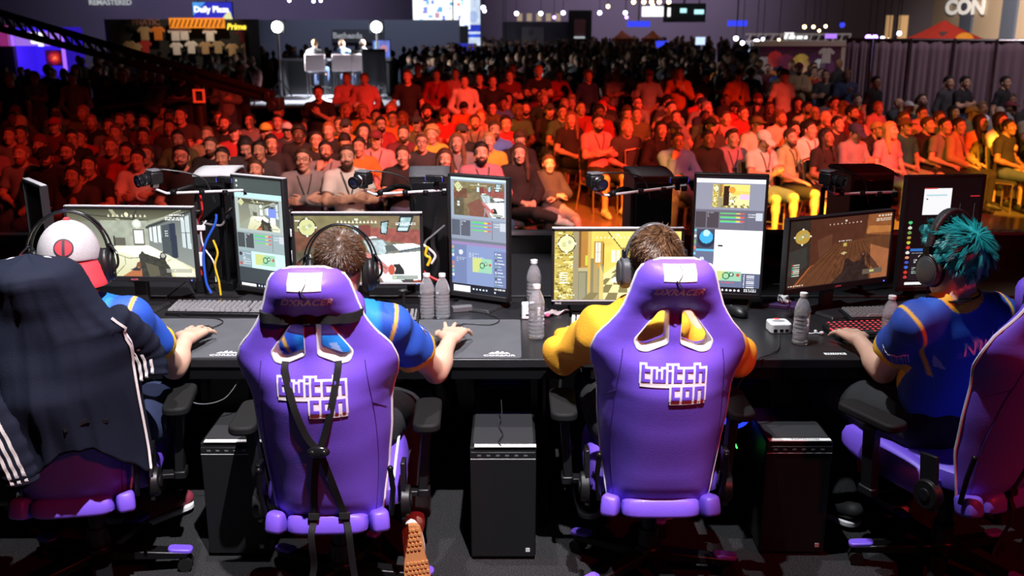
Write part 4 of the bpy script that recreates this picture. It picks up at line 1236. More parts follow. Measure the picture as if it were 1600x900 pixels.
rim = list(range(25)) + [j * 25 + 24 for j in range(1, 7)] + [6 * 25 + i for i in range(23, -1, -1)] + [j * 25 for j in range(5, 0, -1)]
fs += [(a, c, c + o_, a + o_) for a, c in zip(rim, rim[1:] + rim[:1])]
b.add(vs, fs); b.build('cap_brim', CAPR, cap_o)
b = MB(); b.ball((0, -.014, .146), (.012, .012, .007), 12, 6); b.build('cap_button', CAPR, cap_o)
fn = decal_fn(cap_bvh, (.006, -.13, .068), (1, .0, .0), (0, .35, 1))
def disc(r0, r1, off, seg=30, nr=4):
    b = MB(); vs = [fn((r0 + (r1 - r0) * j / nr) * math.cos(2 * PI * i / seg), (r0 + (r1 - r0) * j / nr) * math.sin(2 * PI * i / seg), off) for j in range(nr + 1) for i in range(seg)]
    fs = [(j * seg + i, j * seg + (i + 1) % seg, (j + 1) * seg + (i + 1) % seg, (j + 1) * seg + i) for j in range(nr) for i in range(seg)]
    return b.add(vs, fs)
disc(.0255, .030, .0035).build('patch_rim', MARK, cap_o); disc(.0005, .0262, .003).build('round_patch', CAPR, cap_o)
rect_mesh([(-.0045, -.024, .0045, .024)], fn, 0, .0042, .002, 6).build('patch_bar', MARK, cap_o)

# lettering on the jerseys
LETW = mat('jersey_lettering', (.62, .62, .70), .7)
tm = text_mesh('NINJA', .075, .0, .001, 0, .78, spacing=1.18)
rt4, fw4, up4, M4 = torso_axes(J4); bv4 = bvh_of(S4)
project_text(tm, decal_fn(bv4, Vector(J4['chest']) + up4 * .055 + rt4 * .035 - fw4 * .12, rt4, up4), .004); tm.transform(O4); put(tm, 'name_lettering', LETW, P4)
def sleeve_patch(S, J, q, root, off, t0, size, xd, flip=1):
    a, e = Vector(J['s' + q]), Vector(J['e' + q]); d = (e - a).normalized()
    o = lerp(a, e, t0); n_out = Vector(xd).cross(d)
    fn = decal_fn(bvh_of(S), o + Vector((0, 0, 0)), xd, -d * flip, .25)
    u = size / 17.2; f2 = lambda x, y, of: fn(x - size / 2, y - size * .3, of)
    me = rect_mesh(logo_rects(u), f2, u * .55, .0035, .002, 2); me.v = [tuple(off @ Vector(v)) for v in me.v]; me.build('sleeve_border', LETW, root, sharp=30)
    me = rect_mesh(logo_rects(u), f2, .0002, .005, .002, 2); me.v = [tuple(off @ Vector(v)) for v in me.v]; me.build('sleeve_letters', mat('sleeve_ink', (.03, .06, .35), .7), root, sharp=30)
sleeve_patch(S2, J2, 'R', P2, O2, .34, .075, (-.55, .8, .2))
sleeve_patch(S4, J4, 'L', P4, O4, .36, .085, (.75, -.6, -.1))

# headsets
LEATH = mat('headset_leatherette', (.022, .02, .02), .5, bump=.3, bscale=90)
HGREY = mat('headset_grey', (.06, .06, .065), .4)
def headset(H, style, label):
    t = thing('headset', label, 'headset'); t.matrix_world = H
    arc = lambda r, z0, h_, y0, tilt, n=22: [(r * math.cos(a), y0 - tilt * math.sin(a), z0 + h_ * math.sin(a)) for a in np.linspace(0, PI, n)]
    if style == 'hook':
        b = MB(); P = arc(.108, .02, .125, -.005, .0); b.ribbon(P, [.012 + .016 * math.sin(i / 21 * PI) for i in range(22)], [(Vector(p) - Vector((0, -.005, .03))).normalized() for p in P], .006); hb = b.build('headband', BLK, t, bevel=.0015)
        P = [(x * 1.10 + (0), y, z * 1.03 + .006) for x, y, z in arc(.112, .0, .138, -.005, 0)]
        b = MB(); b.ribbon(P, [.007 + .012 * math.sin(i / 21 * PI) for i in range(22)], [(Vector(p) - Vector((0, -.005, .03))).normalized() for p in P], .005); b.build('outer_arch', BLKG, hb, bevel=.0015)
        for sx in (-1, 1):
            b = MB(); b.ball((sx * .098, -.004, -.022), (.024, .044, .056), 20, 14, rot=(R(8), 0, 0)); b.ball((sx * .116, -.006, -.022), (.012, .032, .044), 18, 12, rot=(R(8), 0, 0))
            b.ball((sx * .113, .01, .026), (.012, .018, .020), 12, 8); c = b.build('ear_cup', BLK, t)
            b = MB(); b.tube(spline([(sx * .112, -.005, .045), (sx * .135, -.03, .02), (sx * .138, -.036, -.012), (sx * .124, -.03, -.03), (sx * .121, -.012, -.024)], 6), .0038, 8); b.build('cup_hook', BLKG, c)
            b = MB(); b.tube([(sx * .083, -.004 + .036 * math.cos(a), -.022 + .048 * math.sin(a)) for a in np.linspace(0, 2 * PI, 21)[:-1]], .011, 8, closed=True); b.build('ear_cushion', RUB, c)
            b = MB(); b.ball((sx * .126, -.030, -.045), (.006, .009, .012), 10, 8); b.build('dial', BLKG, c)
    elif style == 'flat':
        b = MB(); P = arc(.102, .0, .142, .0, .0); b.ribbon(P, [.022 + .014 * math.sin(i / 21 * PI) for i in range(22)], [(Vector(p) - Vector((0, 0, .03))).normalized() for p in P], .010); hb = b.build('headband', HGREY, t, bevel=.004)
        b = MB(); P = arc(.094, .0, .134, .0, .0); b.ribbon(P[4:-4], .032, [(Vector(p) - Vector((0, 0, .03))).normalized() for p in P[4:-4]], .010); b.build('head_cushion', RUB, hb, bevel=.003)
        for sx in (-1, 1):
            Mx = Matrix.Translation((sx * .100, .0, -.020)) @ Matrix.Rotation(R(90), 4, 'Y')
            b = MB(); b.rbox((0, 0, 0), (.105, .082, .030), .04, M=Mx, seg=7); b.rbox((0, 0, sx * .019), (.085, .064, .012), .031, M=Mx, seg=7); c = b.build('ear_cup', HGREY, t, bevel=.006)
            b = MB(); b.rbox((0, 0, -sx * .022), (.10, .078, .02), .038, M=Mx, seg=7); b.build('ear_cushion', RUB, c, bevel=.006)
            b = MB(); b.box((sx * .104, 0, .035), (.012, .028, .045)); b.build('yoke', BLKG, c, bevel=.004)
    else:
        b = MB(); P = arc(.104, .0, .150, .0, .0); b.ribbon(P, [.020 + .016 * math.sin(i / 21 * PI) for i in range(22)], [(Vector(p) - Vector((0, 0, .03))).normalized() for p in P], .016); hb = b.build('headband', LEATH, t, bevel=.006, bseg=3)
        for sx in (-1, 1):
            b = MB(); b.cone((sx * .086, 0, -.018), (sx * .112, 0, -.018), .047, .045, 28); b.cone((sx * .112, 0, -.018), (sx * .117, 0, -.018), .041, .030, 28); c = b.build('ear_cup', HGREY, t, bevel=.003)
            b = MB(); b.tube([(sx * .084, .038 * math.cos(a), -.018 + .038 * math.sin(a)) for a in np.linspace(0, 2 * PI, 25)[:-1]], .013, 8, closed=True); b.build('ear_cushion', RUB, c)
            b = MB(); b.tube([(sx * .108, 0.044 * math.cos(a), -.018 + .05 * math.sin(a)) for a in np.linspace(0, PI, 13)], .004, 6); b.box((sx * .106, 0, .045), (.012, .026, .022)); b.build('yoke', BLKM, c)
        b = MB(); b.tube(spline([(-.10, .0, -.06), (-.102, .01, -.12), (-.08, .05, -.19), (-.07, .06, -.25)], 6), .0022, 6); b.build('cable', RUB, t)
    return t
headset(H1 @ Matrix.Translation((0, 0, .008)) @ Matrix.Diagonal((1.1, 1, 1.12, 1)), 'hook', 'black headset worn over the grey cap')
headset(H2, 'hook', 'black headset with thin outer arch on the cropped brown head')
headset(H3, 'flat', 'dark grey flat-cup headset on the player in yellow')
headset(H4 @ Matrix.Translation((0, .01, .004)) @ Matrix.Diagonal((1.10, 1, 1.16, 1)), 'round', 'black padded leather headset on the teal-haired player')
# neck cord of the teal-haired player
N4 = Vector(J4['neckb']) + up4 * .035
b = MB(); b.ribbon([O4 @ (N4 + rt4 * .072 * math.cos(a) + fw4 * (.070 * math.sin(a) + .014) - up4 * (.018 * math.sin(a) - (.0 if math.sin(a) < 0 else -.02))) for a in np.linspace(R(-200), R(20), 24)], .016, (0, 0, 1), .004); b.build('neck_cord', STRAP, P4)
# shoes
def sneaker(root, J, q, off, upper, sole, lace=True):
    me = shoe(J, q, .006); me.transform(off); o = put(me, 'shoe', upper, root)
    an, to = Vector(J['ank' + q]), Vector(J['toe' + q]); d = to - an; up = Vector((0, 0, 1)); f = (d - up * d.dot(up)).normalized(); sd = f.cross(up)
    b = MB(); M = off @ frame_mat(an + f * .065 - up * .083, f, -sd)
    b.rbox((0, 0, 0), (.285, .098, .026), .046, M=M, seg=6); b.build('sole', sole, o, bevel=.006)
    if lace:
        b = MB()
        for k in range(5):
            c = an + f * (.045 + .018 * k) + up * (.022 - .012 * k)
            b.tube([off @ (c - sd * .022), off @ (c + up * .005), off @ (c + sd * .022 + f * .008)], .004, 6)
        b.build('laces', WHT, o)
    return o
sneaker(P1, J1, 'R', O1, mat('maroon_canvas', (.20, .02, .04), .8, bump=.3, bscale=200), WHT); sneaker(P1, J1, 'L', O1, bpy.data.materials['maroon_canvas'], WHT, False)
sneaker(P3, J3, 'L', O3, SHOE_M[0], WHT, False); sneaker(P3, J3, 'R', O3, SHOE_M[0], WHT, False)
sneaker(P4, J4, 'L', O4, SHOE_M[0], WHT, False); sneaker(P4, J4, 'R', O4, SHOE_M[0], WHT, False)
sneaker(P2, J2, 'L', O2, SHOE_M[0], WHT, False)
# right shoe of the second player: heel up, tan tread towards the camera
b = MB(); TAN = mat('tan_rubber', (.46, .20, .07), .6)
Ms = O2 @ frame_mat((-.345, 3.175, .135), (.10, -.05, -1), (1, .12, .1))
b.prism(rpoly([(-.135, -.034), (-.02, -.036), (.06, -.048), (.135, -.035), (.135, .035), (.06, .050), (-.02, .036), (-.135, .034)], .03, 3), .024, 0, Ms)
for i in range(14):
    for j in range(6):
        x, y = -.118 + i * .018, -.034 + j * .0135 + (i % 2) * .006
        if abs(y) < .036 + (.008 if x > 0 else -.004) and not -.03 < x < .005: b.cone((x, y, .011), (x, y, .018), .0065, .0055, 6, M=Ms)
sh2 = MB(); sh2.ball((-.03, 0, -.045), (.105, .040, .045), 16, 10, M=Ms); sh2.ball((.06, 0, -.035), (.075, .044, .032), 16, 10, M=Ms); so = sh2.build('shoe', SHOE_M[1], P2); b.build('sole', TAN, so)

# ---- jacket thrown over the first chair
NAVY = mat('navy_tracksuit', (.008, .011, .024), .8, spec=.2, bump=.25, bscale=350)
ch1 = CH[1]; jk = thing('track_jacket', 'dark blue track jacket with three white stripes over the leftmost chair', 'jacket', ch1.location, ch1.rotation_euler.z)
nu = 96; ns = 60
def jacket_pt(k, j, off=0.):
    a = 2 * PI * k / nu; t = j / (ns - 1)      # t: 0 hem, 1 top
    rear = math.sin(a) < 0
    u = math.cos(a)
    hem = .20 + .10 * math.sin(u * 3.0 + .6) * (1 if rear else .3) - .06 * max(0, u - .6) / .4 - .10 * max(0, -u - .55) / .45
    s = hem + (1.018 - hem) * t
    W = step(WSTEP, min(s, 1)) if s < .70 else step(WSTEP, s)
    Wd = max(W, .10 * (1 - (max(0, s - .96) / .06) ** 2) if s > .9 else 0)
    if s < .72: Wd = max(Wd, .238) + .03 * (.72 - s)
    else: Wd += .024 + .03 * (1 - s)
    if s > .985: Wd *= max(.05, math.cos(PI / 2 * (s - .985) / .034))
    drape = (1 - t) ** .8
    f = .010 * drape * math.sin(u * 19 + 2 * math.sin(3 * s)) + .007 * drape * math.sin(u * 33 + 4 * s) + .004 * math.sin(7 * u + 16 * s)
    base = back_pt(max(-1, min(1, u)), min(s, 1), 0)
    th = max(step(TSTEP, min(s, 1)), .05 if s < .97 else 0) + .036 + max(step(ESTEP, min(s, 1)), .036 if s < .95 else 0) * (1 - u * u) + .02 * drape
    if s > .985: th *= max(.05, math.cos(PI / 2 * (s - .985) / .034)); 
    y = base.y + th * math.copysign(abs(math.sin(a)) ** .6, math.sin(a)) - (f if rear else -f) * .9 - .01 * drape
    return Vector((Wd * u * (1 + off), y, .42 + .875 * s))
vs = [jacket_pt(k, j) for j in range(ns) for k in range(nu)]
fs = [(j * nu + k, j * nu + (k + 1) % nu, (j + 1) * nu + (k + 1) % nu, (j + 1) * nu + k) for j in range(ns - 1) for k in range(nu)] + [tuple((ns - 1) * nu + k for k in range(nu))]
b = MB(); b.add(vs, fs); jo = b.build('jacket_body', NAVY, jk, sharp=0); sm = jo.modifiers.new('cloth_thickness', 'SOLIDIFY'); sm.thickness = .004
JST = mat('white_stripe_tape', (.72, .70, .68), .7)
def sleeve(P, r, name, stripe_dir, flat=(0, 1, 0)):
    Q = spline(P, 8); n = len(Q); rr = [r[0] + (r[1] - r[0]) * i / (n - 1) + .004 * math.sin(i * 1.7) for i in range(n)]
    b = MB(); b.tube(Q, rr, 20, flat=(flat, .45)); so = b.build(name, NAVY, jk, sharp=0)
    for k in (-1, 0, 1):
        sd = Vector(stripe_dir).normalized(); fl = Vector(flat)
        b = MB(); b.ribbon([q + sd * k * .022 - fl * (rr[i] * .45 * math.sqrt(max(.1, 1 - (k * .022 / rr[i]) ** 2)) + .0015) for i, q in enumerate(Q)], .010, -fl, .002)
        b.build('stripe', JST, so)
    return so
sleeve([(-.20, -.38, 1.02), (-.17, -.44, .90), (-.12, -.455, .78), (-.09, -.445, .66), (-.08, -.435, .60)], (.070, .052), 'sleeve', (1, 0, .25))
sleeve([(.19, -.25, 1.06), (.25, -.22, .99), (.282, -.20, .92), (.288, -.205, .85)], (.070, .058), 'sleeve', (.8, 0, .5), (.35, 1, 0))
b = MB(); edge = [jacket_pt(nu - 2, j, .012) + Vector((.004, -.006, 0)) for j in range(1, 44)]
b.ribbon(edge, .008, (.6, -1, 0), .004); b.build('zip_tape', JST, jk)
b = MB(); b.box(edge[0] + Vector((0, -.006, -.012)), (.012, .006, .035)); b.build('zip_pull', CHROME, jk, bevel=.002)
b = MB(); b.ribbon([jacket_pt(nu - 12, 12) + Vector((0, -.004, 0)), jacket_pt(nu - 16, 10) + Vector((0, -.004, 0)), jacket_pt(nu - 20, 8) + Vector((0, -.004, 0))], .012, (0, -1, 0), .004); b.build('pocket_zip', BLK, jk)
# ------------------------------------------------------------------ what the screens show
def lin(c):
    c = np.asarray(c, float) / 255.
    return np.where(c <= .04045, c / 12.92, ((c + .055) / 1.055) ** 2.4)
class Img:
    def __init__(s, w, h, box, bg):
        # box: the picture's own drawing units (x0, y0, x1, y1), y downwards
        s.w, s.h = w, h; x0, y0, x1, y1 = box; s.box = box
        s.X, s.Y = np.meshgrid(x0 + (np.arange(w) + .5) / w * (x1 - x0), y0 + (np.arange(h) + .5) / h * (y1 - y0))
        s.a = np.zeros((h, w, 3)); s.a[:] = lin(bg); s.r = np.random.default_rng(3)
    def fill(s, m, c, al=1.): s.a[m] = s.a[m] * (1 - al) + lin(c) * al; return s
    def rect(s, x0, y0, x1, y1, c, al=1.): return s.fill((s.X >= x0) & (s.X < x1) & (s.Y >= y0) & (s.Y < y1), c, al)
    def inpoly(s, P):
        m = np.zeros(s.X.shape, bool); n = len(P)
        for i in range(n):
            (xa, ya), (xb, yb) = P[i], P[(i + 1) % n]
            if ya == yb: continue
            c = ((ya > s.Y) != (yb > s.Y)) & (s.X < (xb - xa) * (s.Y - ya) / (yb - ya) + xa); m ^= c
        return m
    def poly(s, P, c, al=1.): return s.fill(s.inpoly(P), c, al)
    def grad(s, P, c0, c1, ax='y'):
        m = s.inpoly(P); v = (s.Y if ax == 'y' else s.X)[m]
        if len(v): t = ((v - v.min()) / max(np.ptp(v), 1e-6))[:, None]; s.a[m] = lin(c0) * (1 - t) + lin(c1) * t
        return s
    def circ(s, x, y, r, c, al=1., ry=None): return s.fill(((s.X - x) / r) ** 2 + ((s.Y - y) / (ry or r)) ** 2 < 1, c, al)
    def line(s, x0, y0, x1, y1, w, c, al=1.):
        dx, dy = x1 - x0, y1 - y0; L2 = dx * dx + dy * dy; t = np.clip(((s.X - x0) * dx + (s.Y - y0) * dy) / L2, 0, 1)
        return s.fill(np.hypot(s.X - x0 - t * dx, s.Y - y0 - t * dy) < w / 2, c, al)
    def mottle(s, P, amt, sc=12, seed=0):
        r = np.random.default_rng(seed); m = s.inpoly(P) if P else np.ones(s.X.shape, bool)
        g = r.random((s.h // sc + 3, s.w // sc + 3)); yy, xx = np.mgrid[0:s.h, 0:s.w] / sc
        i, j = yy.astype(int), xx.astype(int); u, v = (yy - i)[..., None][..., 0], xx - j
        n = g[i, j] * (1 - u) * (1 - v) + g[i + 1, j] * u * (1 - v) + g[i, j + 1] * (1 - u) * v + g[i + 1, j + 1] * u * v
        s.a[m] *= (1 + amt * (n * 2 - 1))[m][:, None]; return s
    def dashes(s, x0, y0, x1, y1, n, c, seed=0, fill=.7):
        r = np.random.default_rng(seed); lh = (y1 - y0) / n
        for k in range(n):
            x = x0
            while x < x1:
                w = r.uniform(.04, .16) * (x1 - x0); s.rect(x, y0 + k * lh, min(x + w, x1), y0 + k * lh + lh * .55, c); x += w * (1.3 + (1 - fill))
                if r.random() > fill + .2: break
        return s
    def hud(s, x0, x1, y, n, c=(240, 240, 240), h=14, w=12):
        for k in range(n):
            x = x0 + (x1 - x0) * k / (n - 1); s.poly([(x - w, y + h), (x, y - h), (x + w, y + h)], c)
        return s
    def mesh(s, w_, h_):
        nx, ny = s.w, s.h
        xs = np.linspace(-w_ / 2, w_ / 2, nx + 1); zs = np.linspace(h_ / 2, -h_ / 2, ny + 1)
        Xg, Zg = np.meshgrid(xs, zs); V = np.stack([Xg, np.zeros_like(Xg), Zg], -1).reshape(-1, 3)
        i, j = np.meshgrid(np.arange(nx), np.arange(ny)); a = (j * (nx + 1) + i).ravel()
        Q = np.stack([a, a + nx + 1, a + nx + 2, a + 1], 1)
        me = bpy.data.meshes.new('screen'); me.vertices.add(len(V)); me.vertices.foreach_set('co', V.astype(np.float32).ravel())
        me.loops.add(len(Q) * 4); me.loops.foreach_set('vertex_index', Q.ravel().astype(np.int32)); me.polygons.add(len(Q)); me.polygons.foreach_set('loop_start', np.arange(0, len(Q) * 4, 4, dtype=np.int32))
        me.update(calc_edges=True)
        at = me.attributes.new('col', 'FLOAT_COLOR', 'FACE'); c = np.ones((len(Q), 4), np.float32); c[:, :3] = np.clip(s.a, 0, 1.2).reshape(-1, 3); at.data.foreach_set('color', c.ravel())
        return me
SCR = vcol_mat('lit_screen', .25, 1.0); SCRB = vcol_mat('bright_lit_screen', .25, 1.35)
SW, SH = 208, 117
def minimap(i, x, y, r, c=(205, 205, 150), ring=(30, 30, 25)):
    i.circ(x, y, r * 1.12, ring); i.circ(x, y, r, c); i.circ(x - r * .3, y + r * .1, r * .35, (170, 180, 120), .6); i.circ(x + r * .35, y - r * .2, r * .25, (150, 170, 140), .7)
    for a in range(4): i.circ(x + r * 1.06 * math.cos(a * PI / 2), y + r * 1.06 * math.sin(a * PI / 2), r * .13, (245, 245, 240))
    i.circ(x, y, r * .12, (250, 250, 245))
def scr1():
    i = Img(SW, SH, (60, 100, 1300, 785), (150, 156, 140))
    i.grad([(60, 100), (1300, 100), (860, 215), (380, 210), (60, 260)], (70, 70, 55), (120, 120, 98)); i.line(500, 100, 570, 200, 34, (165, 162, 130)); i.line(760, 100, 720, 200, 20, (60, 60, 48)); i.line(200, 150, 860, 212, 12, (60, 62, 52))
    i.rect(380, 210, 860, 470, (158, 164, 148)); i.mottle([(380, 210), (860, 210), (860, 470), (380, 470)], .18, 7)
    i.grad([(60, 240), (380, 210), (430, 500), (60, 700)], (120, 124, 110), (150, 150, 130)); i.rect(510, 385, 620, 490, (95, 92, 82)); i.rect(500, 370, 520, 500, (60, 56, 50))
    i.rect(706, 300, 815, 465, (100, 100, 88)); i.rect(714, 312, 806, 448, (250, 250, 246)); i.circ(750, 245, 46, (205, 212, 196)); i.circ(750, 245, 28, (255, 255, 250))
    i.grad([(860, 255), (1300, 100), (1300, 700), (860, 470)], (100, 108, 106), (138, 144, 140)); i.line(850, 280, 1300, 110, 26, (62, 66, 62)); i.line(850, 250, 1200, 105, 10, (170, 170, 150))
    for x0, x1, y0, y1 in ((868, 895, 285, 415), (905, 945, 275, 430), (955, 985, 268, 430)): i.poly([(x0, y0), (x1, y0 - 10), (x1, y1 + 8), (x0, y1)], (215, 224, 222))
    i.poly([(1190, 190), (1275, 150), (1280, 500), (1195, 480)], (195, 208, 210)); i.line(1230, 170, 1235, 490, 10, (80, 88, 90)); i.line(1190, 330, 1280, 330, 8, (80, 88, 90))
    i.poly([(995, 262), (1075, 240), (1078, 600), (990, 560)], (72, 80, 84)); i.poly([(1075, 240), (1135, 232), (1138, 585), (1078, 605)], (42, 52, 70))
    for k in range(6): i.circ(1032 + (k % 2) * 16, 315 + (k // 2) * 24, 6, (215, 220, 220))
    i.grad([(430, 500), (520, 470), (860, 465), (1300, 700), (1300, 785), (300, 785)], (226, 226, 205), (206, 205, 160)); i.poly([(620, 475), (860, 468), (1010, 570), (720, 590), (520, 520)], (250, 250, 238)); i.poly([(1010, 640), (1100, 600), (1290, 730), (1290, 780), (1100, 785)], (238, 236, 205))
    i.line(530, 560, 640, 600, 7, (120, 118, 90)); i.line(640, 600, 740, 590, 7, (120, 118, 90)); i.line(600, 590, 600, 660, 6, (130, 128, 100)); i.line(600, 660, 490, 770, 6, (130, 128, 100))
    i.poly([(560, 785), (700, 700), (760, 690), (760, 785)], (176, 106, 66)); i.poly([(640, 720), (700, 690), (750, 700), (740, 730)], (55, 52, 60)); i.poly([(700, 690), (720, 640), (770, 620), (790, 700)], (120, 78, 50))
    i.poly([(738, 570), (780, 520), (800, 545), (950, 600), (960, 540), (1000, 530), (1012, 640), (1050, 690), (1060, 785), (760, 785), (750, 640)], (56, 56, 50)); i.mottle([(738, 520), (1060, 520), (1060, 785), (738, 785)], .3, 4, 3); i.circ(985, 575, 34, (46, 46, 44)); i.circ(985, 568, 22, (170, 170, 165)); i.poly([(800, 640), (930, 680), (940, 780), (830, 785)], (92, 88, 72))
    i.hud(475, 840, 160, 9, (215, 215, 190)); i.circ(655, 150, 20, (245, 240, 190)); i.dashes(1085, 145, 1230, 170, 1, (245, 245, 240), 2); i.dashes(1040, 178, 1225, 212, 2, (235, 235, 230), 4, .9)
    i.rect(1010, 705, 1265, 745, (150, 152, 140), .7); i.dashes(1090, 712, 1200, 740, 1, (235, 235, 225), 1)
    return i
def scr2():
    i = Img(SW, SH, (75, 95, 1370, 785), (128, 112, 82))
    i.grad([(75, 95), (860, 95), (780, 300), (330, 330), (75, 480)], (128, 122, 84), (100, 84, 58)); i.mottle(None, .25, 9, 1); i.poly([(75, 260), (420, 230), (420, 420), (75, 480)], (112, 72, 54)); i.poly([(75, 470), (330, 400), (330, 785), (75, 785)], (92, 84, 64)); i.mottle([(75, 250), (420, 230), (420, 785), (75, 785)], .3, 6, 2)
    i.poly([(780, 240), (860, 215), (1370, 240), (1370, 390), (800, 330)], (150, 82, 72)); i.mottle([(780, 215), (1370, 215), (1370, 400), (780, 340)], .25, 5, 4); i.poly([(740, 190), (860, 190), (860, 320), (750, 330)], (122, 62, 56))
    i.rect(668, 190, 750, 290, (90, 92, 84)); i.rect(682, 196, 735, 285, (205, 222, 226)); i.circ(580, 205, 55, (165, 128, 60), .7, 20)
    i.poly([(800, 350), (830, 310), (930, 318), (1080, 385), (1370, 395), (1370, 470), (1150, 470), (1000, 490), (880, 490)], (120, 122, 116)); i.poly([(800, 312), (920, 308), (930, 326), (805, 330)], (236, 238, 236)); i.poly([(780, 350), (980, 342), (1040, 420), (1000, 490), (850, 490)], (178, 196, 200)); i.mottle([(780, 310), (1150, 310), (1150, 500), (780, 500)], .3, 4, 5)
    i.poly([(1000, 400), (1150, 395), (1150, 450), (1020, 470)], (92, 96, 92)); i.poly([(1080, 390), (1290, 375), (1370, 400), (1370, 430), (1150, 455)], (226, 232, 232)); i.line(1150, 462, 1370, 425, 14, (70, 88, 100))
    i.poly([(870, 500), (1000, 490), (1370, 460), (1370, 785), (860, 785)], (224, 234, 238)); i.poly([(1000, 490), (1200, 480), (1370, 600), (1370, 785), (1240, 785)], (250, 252, 252))
    i.poly([(800, 470), (920, 520), (1060, 650), (1000, 700), (930, 640), (800, 520)], (202, 128, 126)); i.line(880, 560, 1010, 640, 8, (70, 50, 48)); i.poly([(890, 640), (980, 785), (900, 785)], (188, 120, 118)); i.poly([(900, 700), (980, 785), (860, 785)], (110, 104, 92))
    for P in ([(968, 158), (1052, 142), (1028, 290), (958, 280)], [(1165, 95), (1310, 95), (1250, 268), (1128, 258)]):
        i.poly(P, (44, 48, 50)); c = (sum(p[0] for p in P) / 4, sum(p[1] for p in P) / 4); Q = [(c[0] + (x - c[0]) * .74, c[1] + (y - c[1]) * .8) for x, y in P]; i.poly(Q, (160, 190, 194)); i.mottle(Q, .25, 4, 6)
    i.rect(1125, 205, 1265, 215, (44, 48, 50)); i.poly([(1150, 215), (1245, 220), (1235, 250), (1140, 245)], (196, 226, 232))
    i.circ(1065, 655, 34, (196, 84, 60), 1, 56); i.poly([(1080, 600), (1150, 592), (1190, 650), (1200, 700), (1090, 700), (1110, 640)], (42, 40, 40)); i.rect(1070, 715, 1340, 755, (120, 134, 124), .8); i.rect(1080, 722, 1115, 748, (190, 200, 160)); i.poly([(1280, 770), (1370, 760), (1370, 785), (1270, 785)], (150, 60, 40)); i.poly([(1150, 760), (1290, 755), (1290, 785), (1180, 785)], (70, 66, 62))
    minimap(i, 205, 215, 84, (206, 208, 150)); i.hud(525, 915, 155, 11, (240, 236, 210)); i.rect(700, 125, 735, 142, (245, 245, 240)); i.dashes(1175, 125, 1330, 155, 1, (245, 245, 245), 1); i.dashes(1120, 165, 1325, 195, 2, (240, 240, 240), 2, .9); i.rect(80, 140, 130, 152, (240, 240, 240))
    for k in range(5): i.rect(172, 495 + k * 20, 232, 508 + k * 20, (235, 235, 225))
    return i
def scr3():
    i = Img(SW, SH, (95, 90, 1390, 780), (238, 204, 96))
    i.mottle(None, .12, 10, 1); i.poly([(450, 90), (1390, 90), (1390, 300), (770, 260), (640, 100)], (242, 216, 118)); i.line(640, 95, 780, 260, 10, (70, 60, 30)); i.line(780, 262, 850, 262, 8, (120, 100, 50))
    i.rect(95, 90, 330, 780, (196, 176, 84)); 
    r = np.random.default_rng(4)
    for _ in range(260): 
        x, y = r.uniform(95, 330), r.uniform(90, 780); i.rect(x, y, x + r.uniform(14, 44), y + r.uniform(8, 22), tuple(np.array([(244, 240, 190), (120, 110, 40), (230, 214, 120), (96, 84, 30)][int(r.integers(4))])), .75)
    i.rect(330, 90, 470, 780, (176, 128, 56)); i.rect(285, 90, 345, 780, (152, 142, 110)); i.rect(345, 90, 372, 470, (120, 84, 40)); i.rect(345, 455, 450, 490, (186, 174, 130)); i.rect(372, 180, 440, 440, (176, 122, 54)); i.rect(345, 490, 450, 780, (118, 118, 96)); i.rect(350, 500, 420, 780, (146, 142, 112)); i.rect(415, 330, 448, 435, (196, 208, 60)); i.rect(440, 90, 472, 780, (206, 170, 86))
    i.rect(470, 360, 545, 780, (132, 124, 92)); i.rect(500, 350, 560, 780, (172, 150, 96)); i.rect(545, 400, 605, 780, (150, 144, 108)); i.rect(535, 380, 560, 460, (206, 150, 60))
    i.rect(500, 190, 600, 420, (184, 142, 60)); i.rect(520, 205, 566, 400, (246, 246, 226)); i.line(543, 205, 543, 400, 6, (160, 140, 80)); i.line(520, 300, 566, 300, 6, (160, 140, 80)); i.rect(590, 210, 604, 440, (120, 84, 30)); i.rect(680, 280, 770, 400, (244, 240, 206)); i.line(725, 280, 725, 400, 8, (200, 170, 80))
    i.poly([(605, 520), (770, 400), (1390, 420), (1390, 780), (605, 780)], (240, 226, 160))
    for a in range(7):
        for b_ in range(9):
            if (a + b_) % 2: continue
            y0 = 440 + a * a * 7.5; y1 = 440 + (a + 1) ** 2 * 7.5
            f = lambda k, y: 820 + (k - 3.2) * (y - 380) * .30 - (y - 440) * .16
            i.poly([(f(b_, y0), y0), (f(b_ + 1, y0), y0), (f(b_ + 1, y1), y1), (f(b_, y1), y1)], (126, 116, 70))
    i.poly([(605, 520), (605, 780), (560, 780), (560, 400)], (214, 190, 110)); i.poly([(670, 590), (720, 548), (850, 560), (840, 640)], (250, 248, 232))
    minimap(i, 220, 215, 82, (236, 230, 172), (40, 36, 20)); i.hud(530, 890, 150, 10, (250, 246, 210), 11, 9); i.rect(728, 118, 752, 140, (250, 250, 230))
    for k in range(5): i.rect(150, 500 + k * 24, 232, 516 + k * 24, (246, 244, 214))
    i.poly([(140, 750), (160, 720), (180, 750)], (246, 240, 190)); i.dashes(185, 725, 310, 750, 1, (246, 240, 190), 3)
    return i
